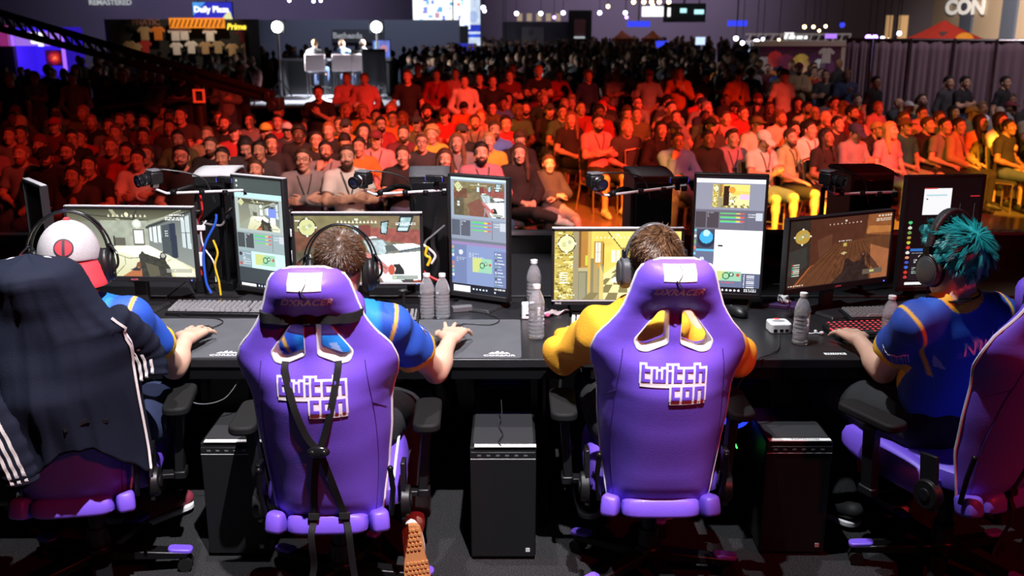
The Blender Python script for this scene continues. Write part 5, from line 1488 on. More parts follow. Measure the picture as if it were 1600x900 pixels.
def scr4():
    i = Img(SW, SH, (85, 110, 1040, 740), (92, 54, 36))
    i.poly([(85, 110), (270, 110), (290, 560), (120, 740), (85, 740)], (52, 44, 38)); i.poly([(85, 400), (250, 360), (260, 540), (85, 640)], (58, 58, 54)); i.poly([(270, 110), (810, 110), (780, 330), (500, 360), (360, 500), (290, 540)], (84, 48, 34))
    i.poly([(345, 310), (480, 260), (480, 400), (370, 500)], (102, 62, 44)); i.poly([(360, 500), (500, 370), (780, 340), (1040, 320), (1040, 740), (150, 740)], (104, 64, 40))
    for k in range(11):
        x = 180 + k * 95; i.line(520 + k * 26, 365, x - 120, 740, 6, (70, 40, 26), .8)
    i.poly([(810, 110), (1040, 110), (1040, 330), (800, 300)], (146, 88, 50)); i.poly([(820, 220), (1040, 240), (1040, 300), (800, 290)], (190, 122, 66)); i.poly([(850, 400), (1040, 470), (1040, 740), (880, 740)], (168, 104, 66)); i.mottle(None, .12, 8, 2); i.line(290, 560, 150, 740, 14, (170, 92, 46)); i.line(300, 552, 320, 545, 10, (150, 88, 50))
    i.poly([(500, 740), (600, 640), (620, 520), (640, 510), (700, 560), (770, 545), (775, 470), (800, 470), (815, 600), (860, 640), (860, 740)], (50, 36, 32)); i.circ(790, 490, 24, (44, 32, 30)); i.circ(790, 488, 15, (112, 72, 52)); i.poly([(820, 470), (900, 560), (960, 640), (900, 650), (830, 560)], (44, 32, 30), .8); i.mottle([(500, 480), (860, 480), (860, 740), (500, 740)], .35, 4, 7)
    minimap(i, 205, 265, 68, (196, 158, 74), (40, 30, 22)); i.hud(450, 740, 172, 9, (206, 180, 160), 9, 8); i.circ(600, 150, 10, (230, 220, 200)); i.dashes(905, 128, 1035, 150, 1, (230, 214, 196), 4); i.dashes(890, 160, 1030, 190, 2, (220, 200, 180), 3, .9)
    i.rect(588, 362, 624, 395, (196, 176, 90)); i.dashes(545, 338, 665, 350, 1, (220, 205, 190), 6); i.poly([(570, 462), (600, 445), (632, 458), (602, 476)], (206, 184, 130))
    for k in range(6): i.rect(128, 520 + k * 20, 196, 532 + k * 20, (206, 206, 190)); i.rect(128, 520 + k * 20, 140, 532 + k * 20, [(220, 80, 60), (80, 200, 120), (90, 190, 200)][k % 3])
    i.rect(795, 645, 990, 690, (104, 92, 78)); i.rect(865, 652, 905, 676, (206, 200, 120)); i.dashes(105, 720, 240, 738, 1, (226, 210, 190), 2)
    return i
def sub(i, j, x0, y0, x1, y1):
    # paste picture j into i
    m = (i.X >= x0) & (i.X < x1) & (i.Y >= y0) & (i.Y < y1)
    u = ((i.X[m] - x0) / (x1 - x0) * j.w).astype(int).clip(0, j.w - 1); v = ((i.Y[m] - y0) / (y1 - y0) * j.h).astype(int).clip(0, j.h - 1)
    i.a[m] = j.a[v, u]
PW, PH = 112, 200
def map_pic(i, x0, y0, x1, y1):
    i.rect(x0, y0, x1, y1, (150, 200, 170)); i.poly([(x0, y0), ((x0 + x1) / 2, y0), (x0 + (x1 - x0) * .3, y1), (x0, y1)], (196, 206, 130)); w_ = x1 - x0; h = y1 - y0
    i.circ(x0 + w_ * .5, y0 + h * .5, w_ * .13, (40, 110, 80)); i.circ(x0 + w_ * .5, y0 + h * .5, w_ * .09, (160, 206, 160)); i.circ(x0 + w_ * .68, y0 + h * .35, w_ * .08, (40, 50, 50)); i.circ(x0 + w_ * .68, y0 + h * .35, w_ * .05, (190, 220, 190)); i.circ(x0 + w_ * .9, y0 + h * .4, w_ * .06, (190, 80, 80))
def taskbar(i, y0, y1):
    i.rect(0, y0, 100, y1, (20, 26, 38)); i.rect(3, y0 + (y1 - y0) * .2, 34, y1 - (y1 - y0) * .1, (240, 240, 240))
    for k in range(5): i.circ(40 + k * 6, (y0 + y1) / 2, 1.6, (210, 220, 235))
    i.dashes(78, y0 + 1, 98, y1 - 1, 2, (220, 220, 220), 3)
def obs(i, y0, dark, mid, c=1):
    i.rect(0, y0, 100, y0 + 32, mid); i.rect(1, y0 + 3, 16, y0 + 27, dark); i.rect(18, y0 + 3, 35, y0 + 27, dark); i.dashes(19, y0 + 4, 27, y0 + 12, 3, (190, 196, 200), 3)
    for k in range(3):
        yy = y0 + 4 + k * 6; i.rect(37, yy, 60, yy + 2.2, (96, 200, 110)); i.rect(60, yy, 66, yy + 2.2, (220, 200, 90)); i.rect(66, yy, 72, yy + 2.2, (210, 90, 90)); i.rect(37, yy + 2.6, 70, yy + 3.4, (90, 150, 210))
    i.rect(74, y0, 75, y0 + 30, (90, 96, 106)); i.dashes(78, y0 + 5, 88, y0 + 12, 2, (220, 224, 230), 2); i.rect(88, y0 + 3, 98, y0 + 15, (196, 202, 212))
def chat(i, y0, y1, base, side):
    i.rect(0, y0, 100, y1, base); i.rect(0, y0, 28, y1, side); i.rect(5, y0, 28, y1, side); i.rect(78, y0 + 6, 100, y1, side)
    for k in range(9): i.circ(2.6, y0 + 5 + k * (y1 - y0) / 10, 2.2, [(206, 160, 90), (110, 190, 150), (230, 230, 235), (80, 110, 200), (220, 110, 90)][k % 5])
    for k in range(11): i.circ(81, y0 + 10 + k * (y1 - y0) / 13, 1.5, [(210, 210, 215), (120, 180, 120), (60, 60, 70)][k % 3]); i.rect(84, y0 + 9.2 + k * (y1 - y0) / 13, 90 + k % 4 * 2, y0 + 10.6 + k * (y1 - y0) / 13, (206, 212, 228))
    i.circ(17, y0 + 12, 4, (210, 216, 226)); i.dashes(9, y0 + 20, 26, y0 + 28, 3, (170, 178, 200), 4)
    i.dashes(32, y0 + 12, 60, y0 + 20, 3, (180, 188, 208), 5)
def scrA():
    i = Img(PW, PH, (0, 0, 100, 178), (86, 96, 96)); i.rect(0, 0, 100, 24, (70, 80, 78)); i.circ(6, 5, 2, (220, 225, 225)); i.circ(6, 13, 2, (200, 205, 205)); i.rect(0, 23, 100, 31, (186, 222, 224)); i.rect(0, 31, 100, 86, (170, 182, 180)); sub(i, scr1(), 7, 33, 92, 82); i.rect(70, 45, 86, 60, (120, 140, 220)); i.rect(72, 60, 84, 70, (230, 226, 230)); minimap(i, 13, 39, 5)
    obs(i, 86, (70, 76, 80), (150, 168, 172)); i.rect(0, 118, 100, 146, (196, 232, 226)); i.rect(0, 118, 28, 146, (136, 156, 166)); i.circ(5, 124, 3, (70, 50, 60)); i.circ(5, 140, 3, (190, 90, 80)); i.dashes(10, 122, 26, 142, 6, (206, 216, 220), 3); map_pic(i, 36, 122, 78, 140); i.rect(0, 146, 100, 171, (58, 66, 72)); taskbar(i, 171, 178); return i
def scrB():
    i = Img(PW, PH, (0, 0, 100, 178), (128, 140, 160)); i.rect(0, 0, 100, 4, (206, 232, 230)); i.rect(0, 4, 100, 62, (150, 164, 182)); sub(i, scr2(), 5, 6, 96, 58); minimap(i, 13, 13, 5.5); i.poly([(30, 40), (52, 30), (75, 58), (35, 58)], (126, 62, 58), .7); obs(i, 62, (84, 90, 104), (140, 150, 170))
    i.rect(0, 94, 100, 99, (108, 116, 130)); i.rect(0, 99, 100, 103, (150, 128, 176)); chat(i, 103, 165, (128, 146, 190), (110, 124, 166)); map_pic(i, 38, 122, 74, 144); taskbar(i, 165, 178); return i
def scrC():
    i = Img(PW, PH, (0, 0, 100, 178), (120, 124, 140)); i.rect(0, 0, 100, 5, (24, 20, 26)); i.rect(0, 4, 100, 10, (240, 240, 246)); i.rect(0, 10, 100, 50, (140, 142, 160)); sub(i, scr3(), 24, 12, 78, 46); i.rect(40, 14, 48, 44, (44, 26, 20)); i.circ(52, 20, 5, (226, 150, 60)); i.circ(64, 36, 7, (236, 222, 160)); i.rect(64, 26, 77, 34, (230, 190, 226)); obs(i, 50, (64, 62, 74), (104, 104, 122))
    i.rect(4, 80, 32, 112, (60, 68, 92)); i.circ(18, 95, 13, (24, 40, 66)); i.circ(18, 92, 10, (60, 170, 226)); i.circ(18, 86, 5, (180, 240, 255)); i.rect(4, 110, 32, 114, (90, 180, 220)); i.rect(0, 114, 30, 166, (96, 106, 134)); i.circ(13, 126, 3.5, (200, 206, 216)); i.dashes(6, 133, 22, 138, 2, (190, 196, 212), 2); i.rect(30, 80, 100, 146, (252, 252, 254)); i.rect(36, 103, 43, 106, (40, 40, 50)); map_pic(i, 28, 143, 72, 158); i.rect(28, 158, 74, 168, (104, 114, 146)); i.dashes(34, 160, 62, 164, 1, (210, 90, 100), 2)
    i.rect(74, 146, 100, 170, (86, 92, 120))
    for k in range(7): i.circ(77, 149 + k * 3, 1, (220, 220, 226)); i.rect(80, 148.5 + k * 3, 92, 150 + k * 3, (212, 214, 226))
    for k in range(7): i.circ(2, 82 + k * 9, 2, [(120, 190, 220), (230, 230, 236), (110, 170, 90), (220, 120, 90)][k % 4])
    i.rect(0, 168, 100, 178, (18, 16, 24)); 
    for k in range(6): i.circ(40 + k * 6, 173, 1.7, (226, 226, 232))
    i.dashes(78, 170, 96, 176, 2, (226, 226, 232), 2); return i
def scrD():
    i = Img(PW, PH, (0, 0, 100, 178), (16, 8, 10)); i.rect(22, 17, 60, 60, (250, 250, 252)); i.rect(22, 16, 40, 18, (200, 60, 60)); i.rect(26, 27, 54, 29.5, (190, 222, 232)); i.circ(27, 34, 1.2, (60, 60, 70)); i.rect(86, 29, 98, 31.5, (200, 40, 50)); i.rect(72, 42, 73, 62, (60, 56, 60)); i.rect(92, 42, 93, 66, (60, 56, 60)); i.rect(27, 76, 31, 90, (120, 230, 236)); i.circ(27, 82, 7, (20, 90, 96), .6); i.rect(12, 115, 44, 119.5, (52, 110, 190))
    for k in range(12): i.circ(8, 72 + k * 8.2, 2.6, [(80, 200, 120), (226, 226, 206), (120, 160, 90), (180, 150, 70), (210, 206, 60), (220, 70, 60), (230, 226, 226), (220, 150, 120), (70, 90, 200), (70, 110, 220), (220, 60, 50), (200, 60, 70)][k])
    i.rect(12, 120, 60, 168, (30, 26, 32)); i.circ(26, 128, 2.5, (200, 200, 206)); i.dashes(14, 121.5, 30, 123.5, 1, (220, 220, 226), 2); i.dashes(18, 133, 38, 140, 2, (190, 190, 196), 3); i.dashes(16, 146, 26, 158, 4, (170, 190, 176), 5); i.dashes(44, 156, 60, 166, 2, (150, 150, 160), 4); i.rect(8, 171, 44, 175.5, (245, 245, 248)); i.circ(52, 173, 1.6, (90, 90, 220)); i.circ(57, 173, 1.6, (230, 200, 90)); i.circ(63, 173, 1.6, (230, 230, 235)); return i

BEZ = mat('monitor_shell', (.016, .016, .018), .4)
SILV = mat('monitor_silver_edge', (.50, .50, .52), .4)
def monitor(label, A, B, zt, zb, pic, group, highlight_top=False, trim_bot=False, brand=None, led=True, bez=.012, chin=.022, tilt=0, red=False, bright=True):
    # A, B: floor-plan ends (left, right) of the panel seen from the players' side
    A, B = Vector((A[0], A[1], 0)), Vector((B[0], B[1], 0)); w_ = (B - A).length; h = zt - zb; yaw = math.atan2(B.y - A.y, B.x - A.x)
    c = (A + B) / 2
    t = thing('monitor', label, 'monitor', (c.x, c.y, .741), yaw, group)
    zc = (zt + zb) / 2 - .741
    b = MB(); b.box((0, .016, zc), (w_, .028, h)); b.box((0, .040, zc), (w_ * .55, .03, h * .5)); 
    for a_ in ((0, -.001, zc + h / 2 - bez / 2, w_, bez), (0, -.001, zc - h / 2 + chin / 2, w_, chin), (-w_ / 2 + bez / 2, -.001, zc, bez, h), (w_ / 2 - bez / 2, -.001, zc, bez, h)): b.box((a_[0], a_[1], a_[2]), (a_[3], .008, a_[4]))
    sh = b.build('shell', BEZ, t, bevel=.002)
    sw, shh = w_ - 2 * bez, h - bez - chin
    if pic is not None:
        me = pic.mesh(sw, shh); put(me, 'screen', SCRB if bright else SCR, t, Matrix.Translation((0, .0012, zc + (chin - bez) / 2)))
    else:
        b = MB(); b.box((0, .001, zc + (chin - bez) / 2), (sw, .001, shh)); b.build('screen', BLKG, t)
    if highlight_top: b = MB(); b.box((0, .012, zc + h / 2 + .0012), (w_ * .995, .026, .003)); b.build('top_highlight', SILV, sh)  # pale strip paints the overhead light's highlight along the top
    if trim_bot: b = MB(); b.box((0, -.0055, zc - h / 2 + chin - .003), (w_ * .995, .003, .005)); b.build('bottom_edge', SILV, sh)
    if brand: put(text_mesh(brand, .011, .001, .0002), 'maker_name', mat('maker_ink', (.6, .12, .16) if red else (.6, .6, .6), .5), sh, frame_mat((0 if not trim_bot or brand != 'BenQ' else -w_ / 2 + .03, -.0058, zc - h / 2 + chin * .4), (1, 0, 0), (0, 0, 1)))
    if led: b = MB(); b.ball((w_ / 2 - .03, -.0055, zc - h / 2 + .008), .0026, 8, 6); b.build('power_light', glow('power_blue', (.05, .1, 1), 6) if 'power_blue' not in bpy.data.materials else bpy.data.materials['power_blue'], sh)
    b = MB(); b.box((0, .065, zc / 2 + .0), (.06, .03, max(zc, .1))); b.build('stand_neck', BEZ, t, bevel=.004)
    b = MB(); b.add([(-.10, -.10, .0), (.10, -.10, .0), (.13, .11, 0), (-.13, .11, 0), (-.09, -.09, .012), (.09, -.09, .012), (.115, .10, .016), (-.115, .10, .016)], [(3, 2, 1, 0), (4, 5, 6, 7), (0, 1, 5, 4), (1, 2, 6, 5), (2, 3, 7, 6), (3, 0, 4, 7)]); b.build('stand_foot', BEZ, t, bevel=.003)
    return t
GL = 'game monitors on the black tables'; GP = 'upright monitors on the black tables'
monitor('wide monitor showing a grey room and rifle before the capped player', (-1.965, 4.30), (-1.388, 4.27), 1.203, .868, scr1(), GL, True, brand='AGON', red=True)
monitor('wide monitor showing a red-walled room before the cropped-hair player', (-.966, 4.28), (-.392, 4.28), 1.176, .85, scr2(), GL, True, True, 'AOC', chin=.014)
monitor('wide monitor showing a yellow corridor with checkered floor', (.172, 4.20), (.742, 4.20), 1.124, .782, scr3(), GL, True, True, 'BenQ', chin=.024)
monitor('wide turned monitor showing a brown wooden room', (1.165, 4.12), (1.70, 4.355), 1.180, .848, scr4(), GL, brand='AGON', red=True, chin=.026, bright=False)
monitor('upright monitor with greenish grey windows left of the strapped chair', (-1.278, 4.50), (-1.010, 4.36), 1.313, .772, scrA(), GP, True, led=False)
monitor('upright monitor with blue chat window behind the two clear bottles', (-.284, 4.40), (-.014, 4.27), 1.332, .772, scrB(), GP, led=False)
monitor('upright monitor with a large blank white page above the black mouse', (.797, 4.33), (1.110, 4.27), 1.345, .785, scrC(), GP, led=False)
monitor('dark upright monitor with one white window behind the teal hair', (1.780, 4.46), (2.155, 4.50), 1.312, .772, scrD(), GP, bright=False)
monitor('switched-off upright monitor turned away at the left edge', (-2.185, 4.42), (-2.015, 4.22), 1.305, .772, None, GP, True, led=False)

# ------------------------------------------------------------------ keyboards, mice, mats
KEYC = mat('keycap_dark', (.035, .035, .038), .45); KEYL = mat('keycap_sheen', (.22, .22, .23), .35)  # paler grey paints the overhead light on the key tops
def keyboard(label, c, w_, d, yaw=0, caps=KEYC, legend=None, accent=None):
    t = thing('keyboard', label, 'keyboard', (c[0], c[1], .7405), yaw, 'keyboards on the black tables')
    b = MB(); b.box((0, 0, .010), (w_, d, .018), rx=R(3)); b.build('case', BLK, t, bevel=.003)
    b = MB(); g = MB(); rows = 6; p = (d - .014) / rows
    for r in range(rows):
        x = -w_ / 2 + .008; y = -d / 2 + .007 + p * (r + .5); k = 0
        while x < w_ / 2 - .012:
            kw = p * (1.0 if r not in (0, 1) else ([1.25, 1, 1.25, 5.6, 1.25, 1, 1.25][k % 7] if r == 0 else [2, 1, 1][min(k, 2)]))
            kw = min(kw, w_ / 2 - .008 - x)
            zz = .022 + .0009 * r
            if kw > p * .6:
                b.box((x + kw / 2, y, zz + .003), (kw - .0045, p - .0045, .010), taper=.74)
                if legend: g.box((x + kw / 2, y + p * .12, zz + .0078), (min(kw, p) * .42, p * .25, .0008))
            x += kw; k += 1
            if k in (15, 18) and r != 0: x += .006
    b.build('keycaps', caps, t)
    if legend: g.build('lit_legends', legend, t)
    if accent: q = MB(); q.box((-w_ / 2 + .012, -d * .1, .0225), (.012, d * .5, .0015)); q.build('light_bar', accent, t)
    return t
def mat_(label, P, txt=None, crest=False):
    x0, y0, x1, y1 = P; c = ((x0 + x1) / 2, (y0 + y1) / 2)
    t = thing('mouse_mat', label, 'mouse mat', (*c, .7402), 0, 'mouse mats')
    b = MB(); b.rbox((0, 0, .002), (x1 - x0, y1 - y0, .004), .012); b.build('cloth_pad', MATM, t)
    if txt:
        put(text_mesh(txt, .024, .0006, .0005, 0, 1.25), 'maker_name', WHT, t, frame_mat(((x1 - x0) / 2 - .085, -(y1 - y0) / 2 + .025, .0044), (1, 0, 0), (0, 1, 0)))
        b = MB(); o = ((x1 - x0) / 2 - .085, -(y1 - y0) / 2 + .045, .0045)
        for dx, hh, sl in ((-.032, .022, .012), (-.012, .036, .010), (.010, .030, .0), (.030, .018, -.010)):
            b.add([(o[0] + dx - .011, o[1], o[2]), (o[0] + dx + .013, o[1], o[2]), (o[0] + dx + sl * .4 + .004, o[1] + hh, o[2]), (o[0] + dx + sl * .4 - .006, o[1] + hh * .7, o[2])], [(0, 1, 2, 3)])
        b.build('sail_crest', WHT, t, fix=False)
    return t
MATM = mat('mat_cloth', (.075, .078, .088), .8, var=.25, scale=9, bump=.2, bscale=500)
mat_('grey mouse mat with white crest before the upright blue chat monitor', (-.400, 3.605, .036, 4.105), 'CORSAIR', True)
mat_('grey mouse mat under the capped player\'s hand', (-1.60, 3.61, -1.02, 4.12), 'CORSAIR', True)
mat_('dark mouse mat right of the yellow hoodie', (.60, 3.625, .905, 4.04))
keyboard('dark keyboard with pale shining keys below the greenish upright monitor', (-1.29, 4.235), .45, .15, R(-3), KEYL)
keyboard('dark keyboard below the red-walled room monitor', (-.62, 4.10), .44, .14, R(2), KEYL)
keyboard('small keyboard with white keys beside the yellow sleeve', (.45, 4.00), .42, .14, R(-4), WHT)
keyboard('black keyboard with red lit keys under the teal-haired player\'s hand', (1.535, 3.93), .46, .16, R(8), KEYC, glow('legend_red', (1, .03, .05), 2.2), bpy.data.materials['legend_red'])
keyboard('grey-keyed keyboard standing behind the red lit one', (1.66, 4.16), .44, .13, R(6), KEYL, glow('legend_dim', (.2, .5, .4), .25))
def mouse(label, c, yaw=0, m=None, wheel=True):
    t = thing('mouse', label, 'computer mouse', (c[0], c[1], .745), yaw, 'computer mice')
    s = SDF((-.05, -.08, -.01), (.05, .08, .05), .004); s.ell((0, -.012, .004), (.032, .052, .034), .01); s.ell((0, .028, .002), (.029, .036, .026), .02); s.plane((0, 0, 0), (0, 0, -1)); me = s.mesh('mouse_shell')[0]; put(me, 'mouse_shell', m or BLK, t)
    b = MB(); b.cone((-.004, .035, .024), (.004, .035, .024), .010, .010, 14); b.build('scroll_wheel', GREYP, t)
    b = MB(); b.tube([(0, .02, .031), (0, .062, .016)], .0009, 5); b.build('button_gap', RUB, t)
    return t
mouse('black mouse under the capped player\'s right hand', (-1.262, 3.885), R(-8))
mouse('black mouse under the cropped-hair player\'s hand', (-.228, 3.905), R(-6))
mouse('black mouse left of the white hub, behind the dark mat', atz(1150, 491, .745)[:2], R(30))
mouse('white mouse behind the grey mat at the capped player\'s elbow', (-1.64, 4.20), R(40), WHT)
def cable(label, P, r, m, name='cable', cat='cable'):
    o = MB().tube(spline(P, 8), r, 7).build(name, m); tag(o, label, cat); return o
CB = {k: mat('cable_' + k, c, .45) for k, c in dict(black=(.012, .012, .013), blue=(.02, .10, .6), yellow=(.75, .5, .02), red=(.6, .02, .02), white=(.7, .7, .7), grey=(.15, .15, .16)).items()}
cable('black mouse cable looping behind the cropped-hair player\'s hand', [(-.225, 3.97, .752), (-.20, 4.03, .748), (-.09, 4.02, .747), (-.055, 4.10, .747), (-.12, 4.20, .744), (-.20, 4.24, .744)], .0022, CB['black'])
cable('black mouse cable curling before the shining keyboard', [(-1.255, 3.95, .752), (-1.23, 4.05, .748), (-1.28, 4.11, .748), (-1.40, 4.13, .748), (-1.5, 4.20, .744)], .0022, CB['black'])

# ------------------------------------------------------------------ bottles
PET = mat('clear_plastic', (.95, .96, 1), .04, trans=.86, ior=1.4)
def bottle(label, p, h=.200, r=.0325, level=.62):
    t = thing('water_bottle', label, 'bottle', p, 0, 'clear water bottles')
    prof = [(.001, .004), (r * .55, .004), (r * .85, .0), (r, .008)]
    n = 7
    for k in range(n):
        z0 = .014 + k * (h * .58 - .014) / n; z1 = .014 + (k + 1) * (h * .58 - .014) / n
        prof += [(r * .99, z0), (r * .935, (z0 + z1) / 2 - .002), (r * .935, (z0 + z1) / 2 + .001), (r * .99, z1 - .002)]
    prof += [(r, h * .60), (r * .97, h * .68), (r * .80, h * .78), (r * .52, h * .87), (r * .40, h * .90), (r * .40, h * .94)]
    full = prof + [(r_ * .95 - .0002, z) for r_, z in prof[::-1][:-4]] + [(r * .93, .012), (.001, .008)]
    b = MB(); vs = []; seg = 28
    b.lathe(full, seg); b.f = b.f[:-2]; b.m = b.m[:-2]; b.build('bottle_wall', PET, t, sharp=60)
    wp = [(.001, .0085)] + [(r_ * .945 - .0006, max(z, .009)) for r_, z in prof if z < h * level and z > .004] + [(r * .93, h * level), (.001, h * level)]
    b = MB(); b.lathe(wp, seg); b.build('water', WATER, t, sharp=60)
    b = MB(); b.lathe([(.001, h * .93), (r * .46, h * .93), (r * .47, h * .945), (r * .46, h), (.001, h + .0005)], 22); b.build('bottle_cap', WHT, t, bevel=.0008)
    return t
WATER = mat('water', (1, 1, 1), .01, trans=1.0, ior=1.33)
bottle('left clear water bottle of the pair before the blue chat monitor', atz(668, 497, .7405))
bottle('right clear water bottle of the pair before the blue chat monitor', atz(692, 497, .7405))
bottle('nearer clear water bottle left of the yellow sleeve', atz(838, 528, .7405), .225, .0335)
bottle('rear clear water bottle beside the white charger block', atz(834, 481, .7405), .222, .0335)
bottle('clear water bottle standing beside the white hub', atz(1250, 537, .7405), .212)
bottle('clear water bottle on the red lit keyboard\'s near side', atz(1387, 537, .7405), .200, level=.5)

# ------------------------------------------------------------------ small things on the tables
t = thing('usb_hub', 'white square hub with red light on the table', 'hub', atz(1216, 517, .7405), R(3))
b = MB(); b.rbox((0, 0, .021), (.088, .085, .042), .016, seg=5); h_ = b.build('hub_case', WHT, t, bevel=.005)
b = MB(); b.ball((0, .005, .042), (.027, .017, .0025), 18, 6); b.build('top_button', mat('hub_grey', (.3, .3, .31), .5), h_); b = MB(); b.box((0, .034, .0425), (.018, .012, .002)); b.build('red_light', glow('hub_red', (1, .05, .03), 2), h_)
for k in (-.026, 0, .022): b = MB(); b.box((k, -.0428, .014), (.014, .002, .012)); b.build('port', BLK, h_)
t = thing('charger_block', 'white charger block behind the nearer clear bottle', 'charger', atz(824, 497, .7405)); b = MB(); b.rbox((0, 0, .035), (.05, .04, .07), .008); b.build('charger_case', WHT, t, bevel=.004); b = MB(); b.box((0, -.0205, .02), (.014, .002, .006)); b.build('port', BLK, t)
# crumpled tissue
s = SDF((-.06, -.05, -.01), (.06, .05, .07), .005); r_ = np.random.default_rng(9)
for _ in range(9): 
    c = r_.normal(size=3) * (.02, .015, .009); s.ell((c[0], c[1], .022 + c[2]), (.022, .007, .018), .003, Euler(r_.uniform(0, 3, 3)).to_matrix())
s.plane((0, 0, .001), (0, 0, -1)); me = s.mesh('crumpled_tissue')[0]; o = put(me, 'crumpled_tissue', PAPER); o.location = atz(1226, 472, .757); tag(o, 'crumpled white tissue on the purple box', 'tissue')
o = MB().rbox((0, 0, .008), (.17, .09, .016), .008).build('flat_box', mat('dark_purple_card', (.05, .02, .10), .5), None, bevel=.002); o.location = atz(1221, 478, .7405); o.rotation_euler.z = R(-22); tag(o, 'flat dark purple box behind the white hub', 'box')
t = thing('earphones', 'white earphones lying right of the water bottle by the hub', 'earphones', atz(1268, 522, .7405)); b = MB(); b.tube(spline([(-.075, .03, .004), (-.03, .012, .003), (0, 0, .003), (.02, .008, .003), (.035, -.008, .004)], 5), .0028, 6); b.build('cord', WHT, t); b = MB(); b.ball((.038, -.010, .008), (.010, .007, .008), 10, 8); b.build('earbud', WHT, t); b = MB(); b.ball((.022, .020, .006), (.007, .009, .006), 10, 8); b.build('earbud', WHT, t)
t = thing('name_tag', 'white paper name tag taped to the table edge', 'name tag', atz(1305, 553, .7405), R(1)); b = MB(); b.box((0, 0, .0006), (.085, .022, .0008)); b.build('paper_strip', PAPER, t); put(text_mesh('NINJA', .019, .0003, .0003, .15, 1.1, spacing=1.3), 'handwriting', MARK, t, frame_mat((0, 0, .0012), (1, 0, 0), (0, 1, 0)))
t = thing('snack_wrapper', 'crumpled pink and clear snack wrapper beside the yellow corridor monitor', 'wrapper', atz(868, 492, .7405), R(35))
b = MB(); b.grid(lambda u, v: ((u - .5) * .12, (v - .5) * .05 * (1 - .4 * math.sin(u * 3)), .012 + .012 * math.sin(u * 9 + v * 4) * math.sin(v * 7 + u * 2)), 14, 8); o = b.build('film', mat('wrapper_film', (.5, .45, .46), .15, .4), t); o.modifiers.new('film_thickness', 'SOLIDIFY').thickness = .001
b = MB(); b.ball((-.055, -.012, .012), (.012, .014, .010), 10, 6); b.build('knot', mat('wrapper_pink', (.5, .08, .2), .4), t)
t = thing('headset_stand', 'small black headset stand with pink feet by the bottle pair', 'stand', atz(632, 492, .7405), R(20)); b = MB(); b.cone((0, 0, .0), (0, 0, .012), .035, .03, 16); b.build('foot', mat('stand_pink', (.35, .05, .15), .5), t); b = MB(); b.tube([(0, 0, .01), (0, .005, .08), (.0, .01, .10)], .007, 8); b.ball((0, .012, .105), (.022, .014, .010), 12, 8); b.build('post', BLK, t)
o = MB().rbox((0, 0, .012), (.09, .035, .024), .006).build('audio_adapter', GREYP, None, bevel=.002); o.location = atz(722, 486, .7405); o.rotation_euler.z = R(15); tag(o, 'small grey audio adapter box by the blue chat monitor\'s foot', 'adapter')
cable('black hub cable running over the table edge to the floor', [(1.09, 3.87, .75), (1.05, 3.72, .746), (1.0, 3.64, .748), (.92, 3.58, .735), (.85, 3.57, .62), (.80, 3.58, .56)], .003, CB['black'])
cable('black power lead curving from behind the upright blank-page monitor', [(1.12, 4.36, .80), (1.18, 4.30, .85), (1.21, 4.22, .84), (1.20, 4.12, .775)], .003, CB['black'])

# ------------------------------------------------------------------ towers
PCB = mat('tower_black', (.006, .006, .007), .5); PCT = mat('tower_top_grille', (.022, .022, .024), .55)
def tower(label, c, w_, d, h, yaw=0, strip=True, ring=None, note=None, badge=True):
    t = thing('computer_tower', label, 'computer', (c[0], c[1], c[2] if len(c) > 2 else 0), yaw, 'black computer towers')
    b = MB(); b.box((0, d / 2, h / 2 + .008), (w_, d, h - .016)); 
    for sx in (-1, 1):
        for y in (.05, d - .05): b.box((sx * (w_ / 2 - .03), y, .006), (.03, .04, .012))
    cs = b.build('case', PCB, t, bevel=.004)
    b = MB(); b.box((0, d / 2 + .01, h + .002), (w_ * .92, d * .88, .006)); b.build('top_panel', PCT, t, bevel=.001)
    b = MB(); b.box((0, -.004, h / 2), (w_ * .985, .010, h - .03)); b.build('front_panel', PCB, t, bevel=.003)
    if strip:
        b = MB(); b.box((.008 if not note else .0, .004, h + .006), (w_ * .93, .022, .0035)); b.build('port_strip', PAPER if note is None else mat('tower_note', (.7, .69, .66), .7), t)
        b = MB()
        for k in range(6): b.box((-w_ * .36 + k * w_ * .14, -.0098, h - .028), (.014, .002, .006))
        b.build('ports', GREYP, t)
        b = MB(); b.box((0, -.0095, h - .042), (w_ * .98, .0015, .0025)); b.build('silver_line', SILV, t)
    if badge: b = MB(); b.box((w_ / 2 - .03, -.0098, .045), (.016, .002, .016)); b.build('badge', SILV, t)
    if note and isinstance(note, str): put(text_mesh(note, .017, .0003, .0003, .2), 'handwriting', MARK, t, frame_mat((0.02, .004, h + .0082), (1, 0, 0), (0, 1, 0)))
    if ring:
        b = MB(); b.tube([(.085 * math.cos(a), ring[1] + .0, ring[0] + .085 * math.sin(a)) for a in np.linspace(R(20), R(160), 18)], .004, 6); b.build('fan_ring', LEDB, t)
    return t
LEDB = glow('led_blue', (.03, .05, 1), 2.2)
tower('black computer tower with white port strip standing alone between the chairs', (-.033, 3.405), .246, .345, .462)
tower('black computer tower in shadow left of the strapped chair', (-1.045, 3.43), .235, .335, .470, 0, True)
tower('black computer tower with handwritten paper strip right of the hoodie player\'s chair', (1.075, 3.44), .25, .335, .470, 0, True, None, 'TWITCHCON')
tower('black tower with blue fan ring far under the table behind the lone tower', (-.04, 3.98), .24, .34, .50, 0, False, (.50, -.012), None, False)
tower('black tower with blue fan ring under the table behind the paper-marked tower', (.98, 3.98), .24, .34, .50, 0, False, (.51, -.012), None, False)
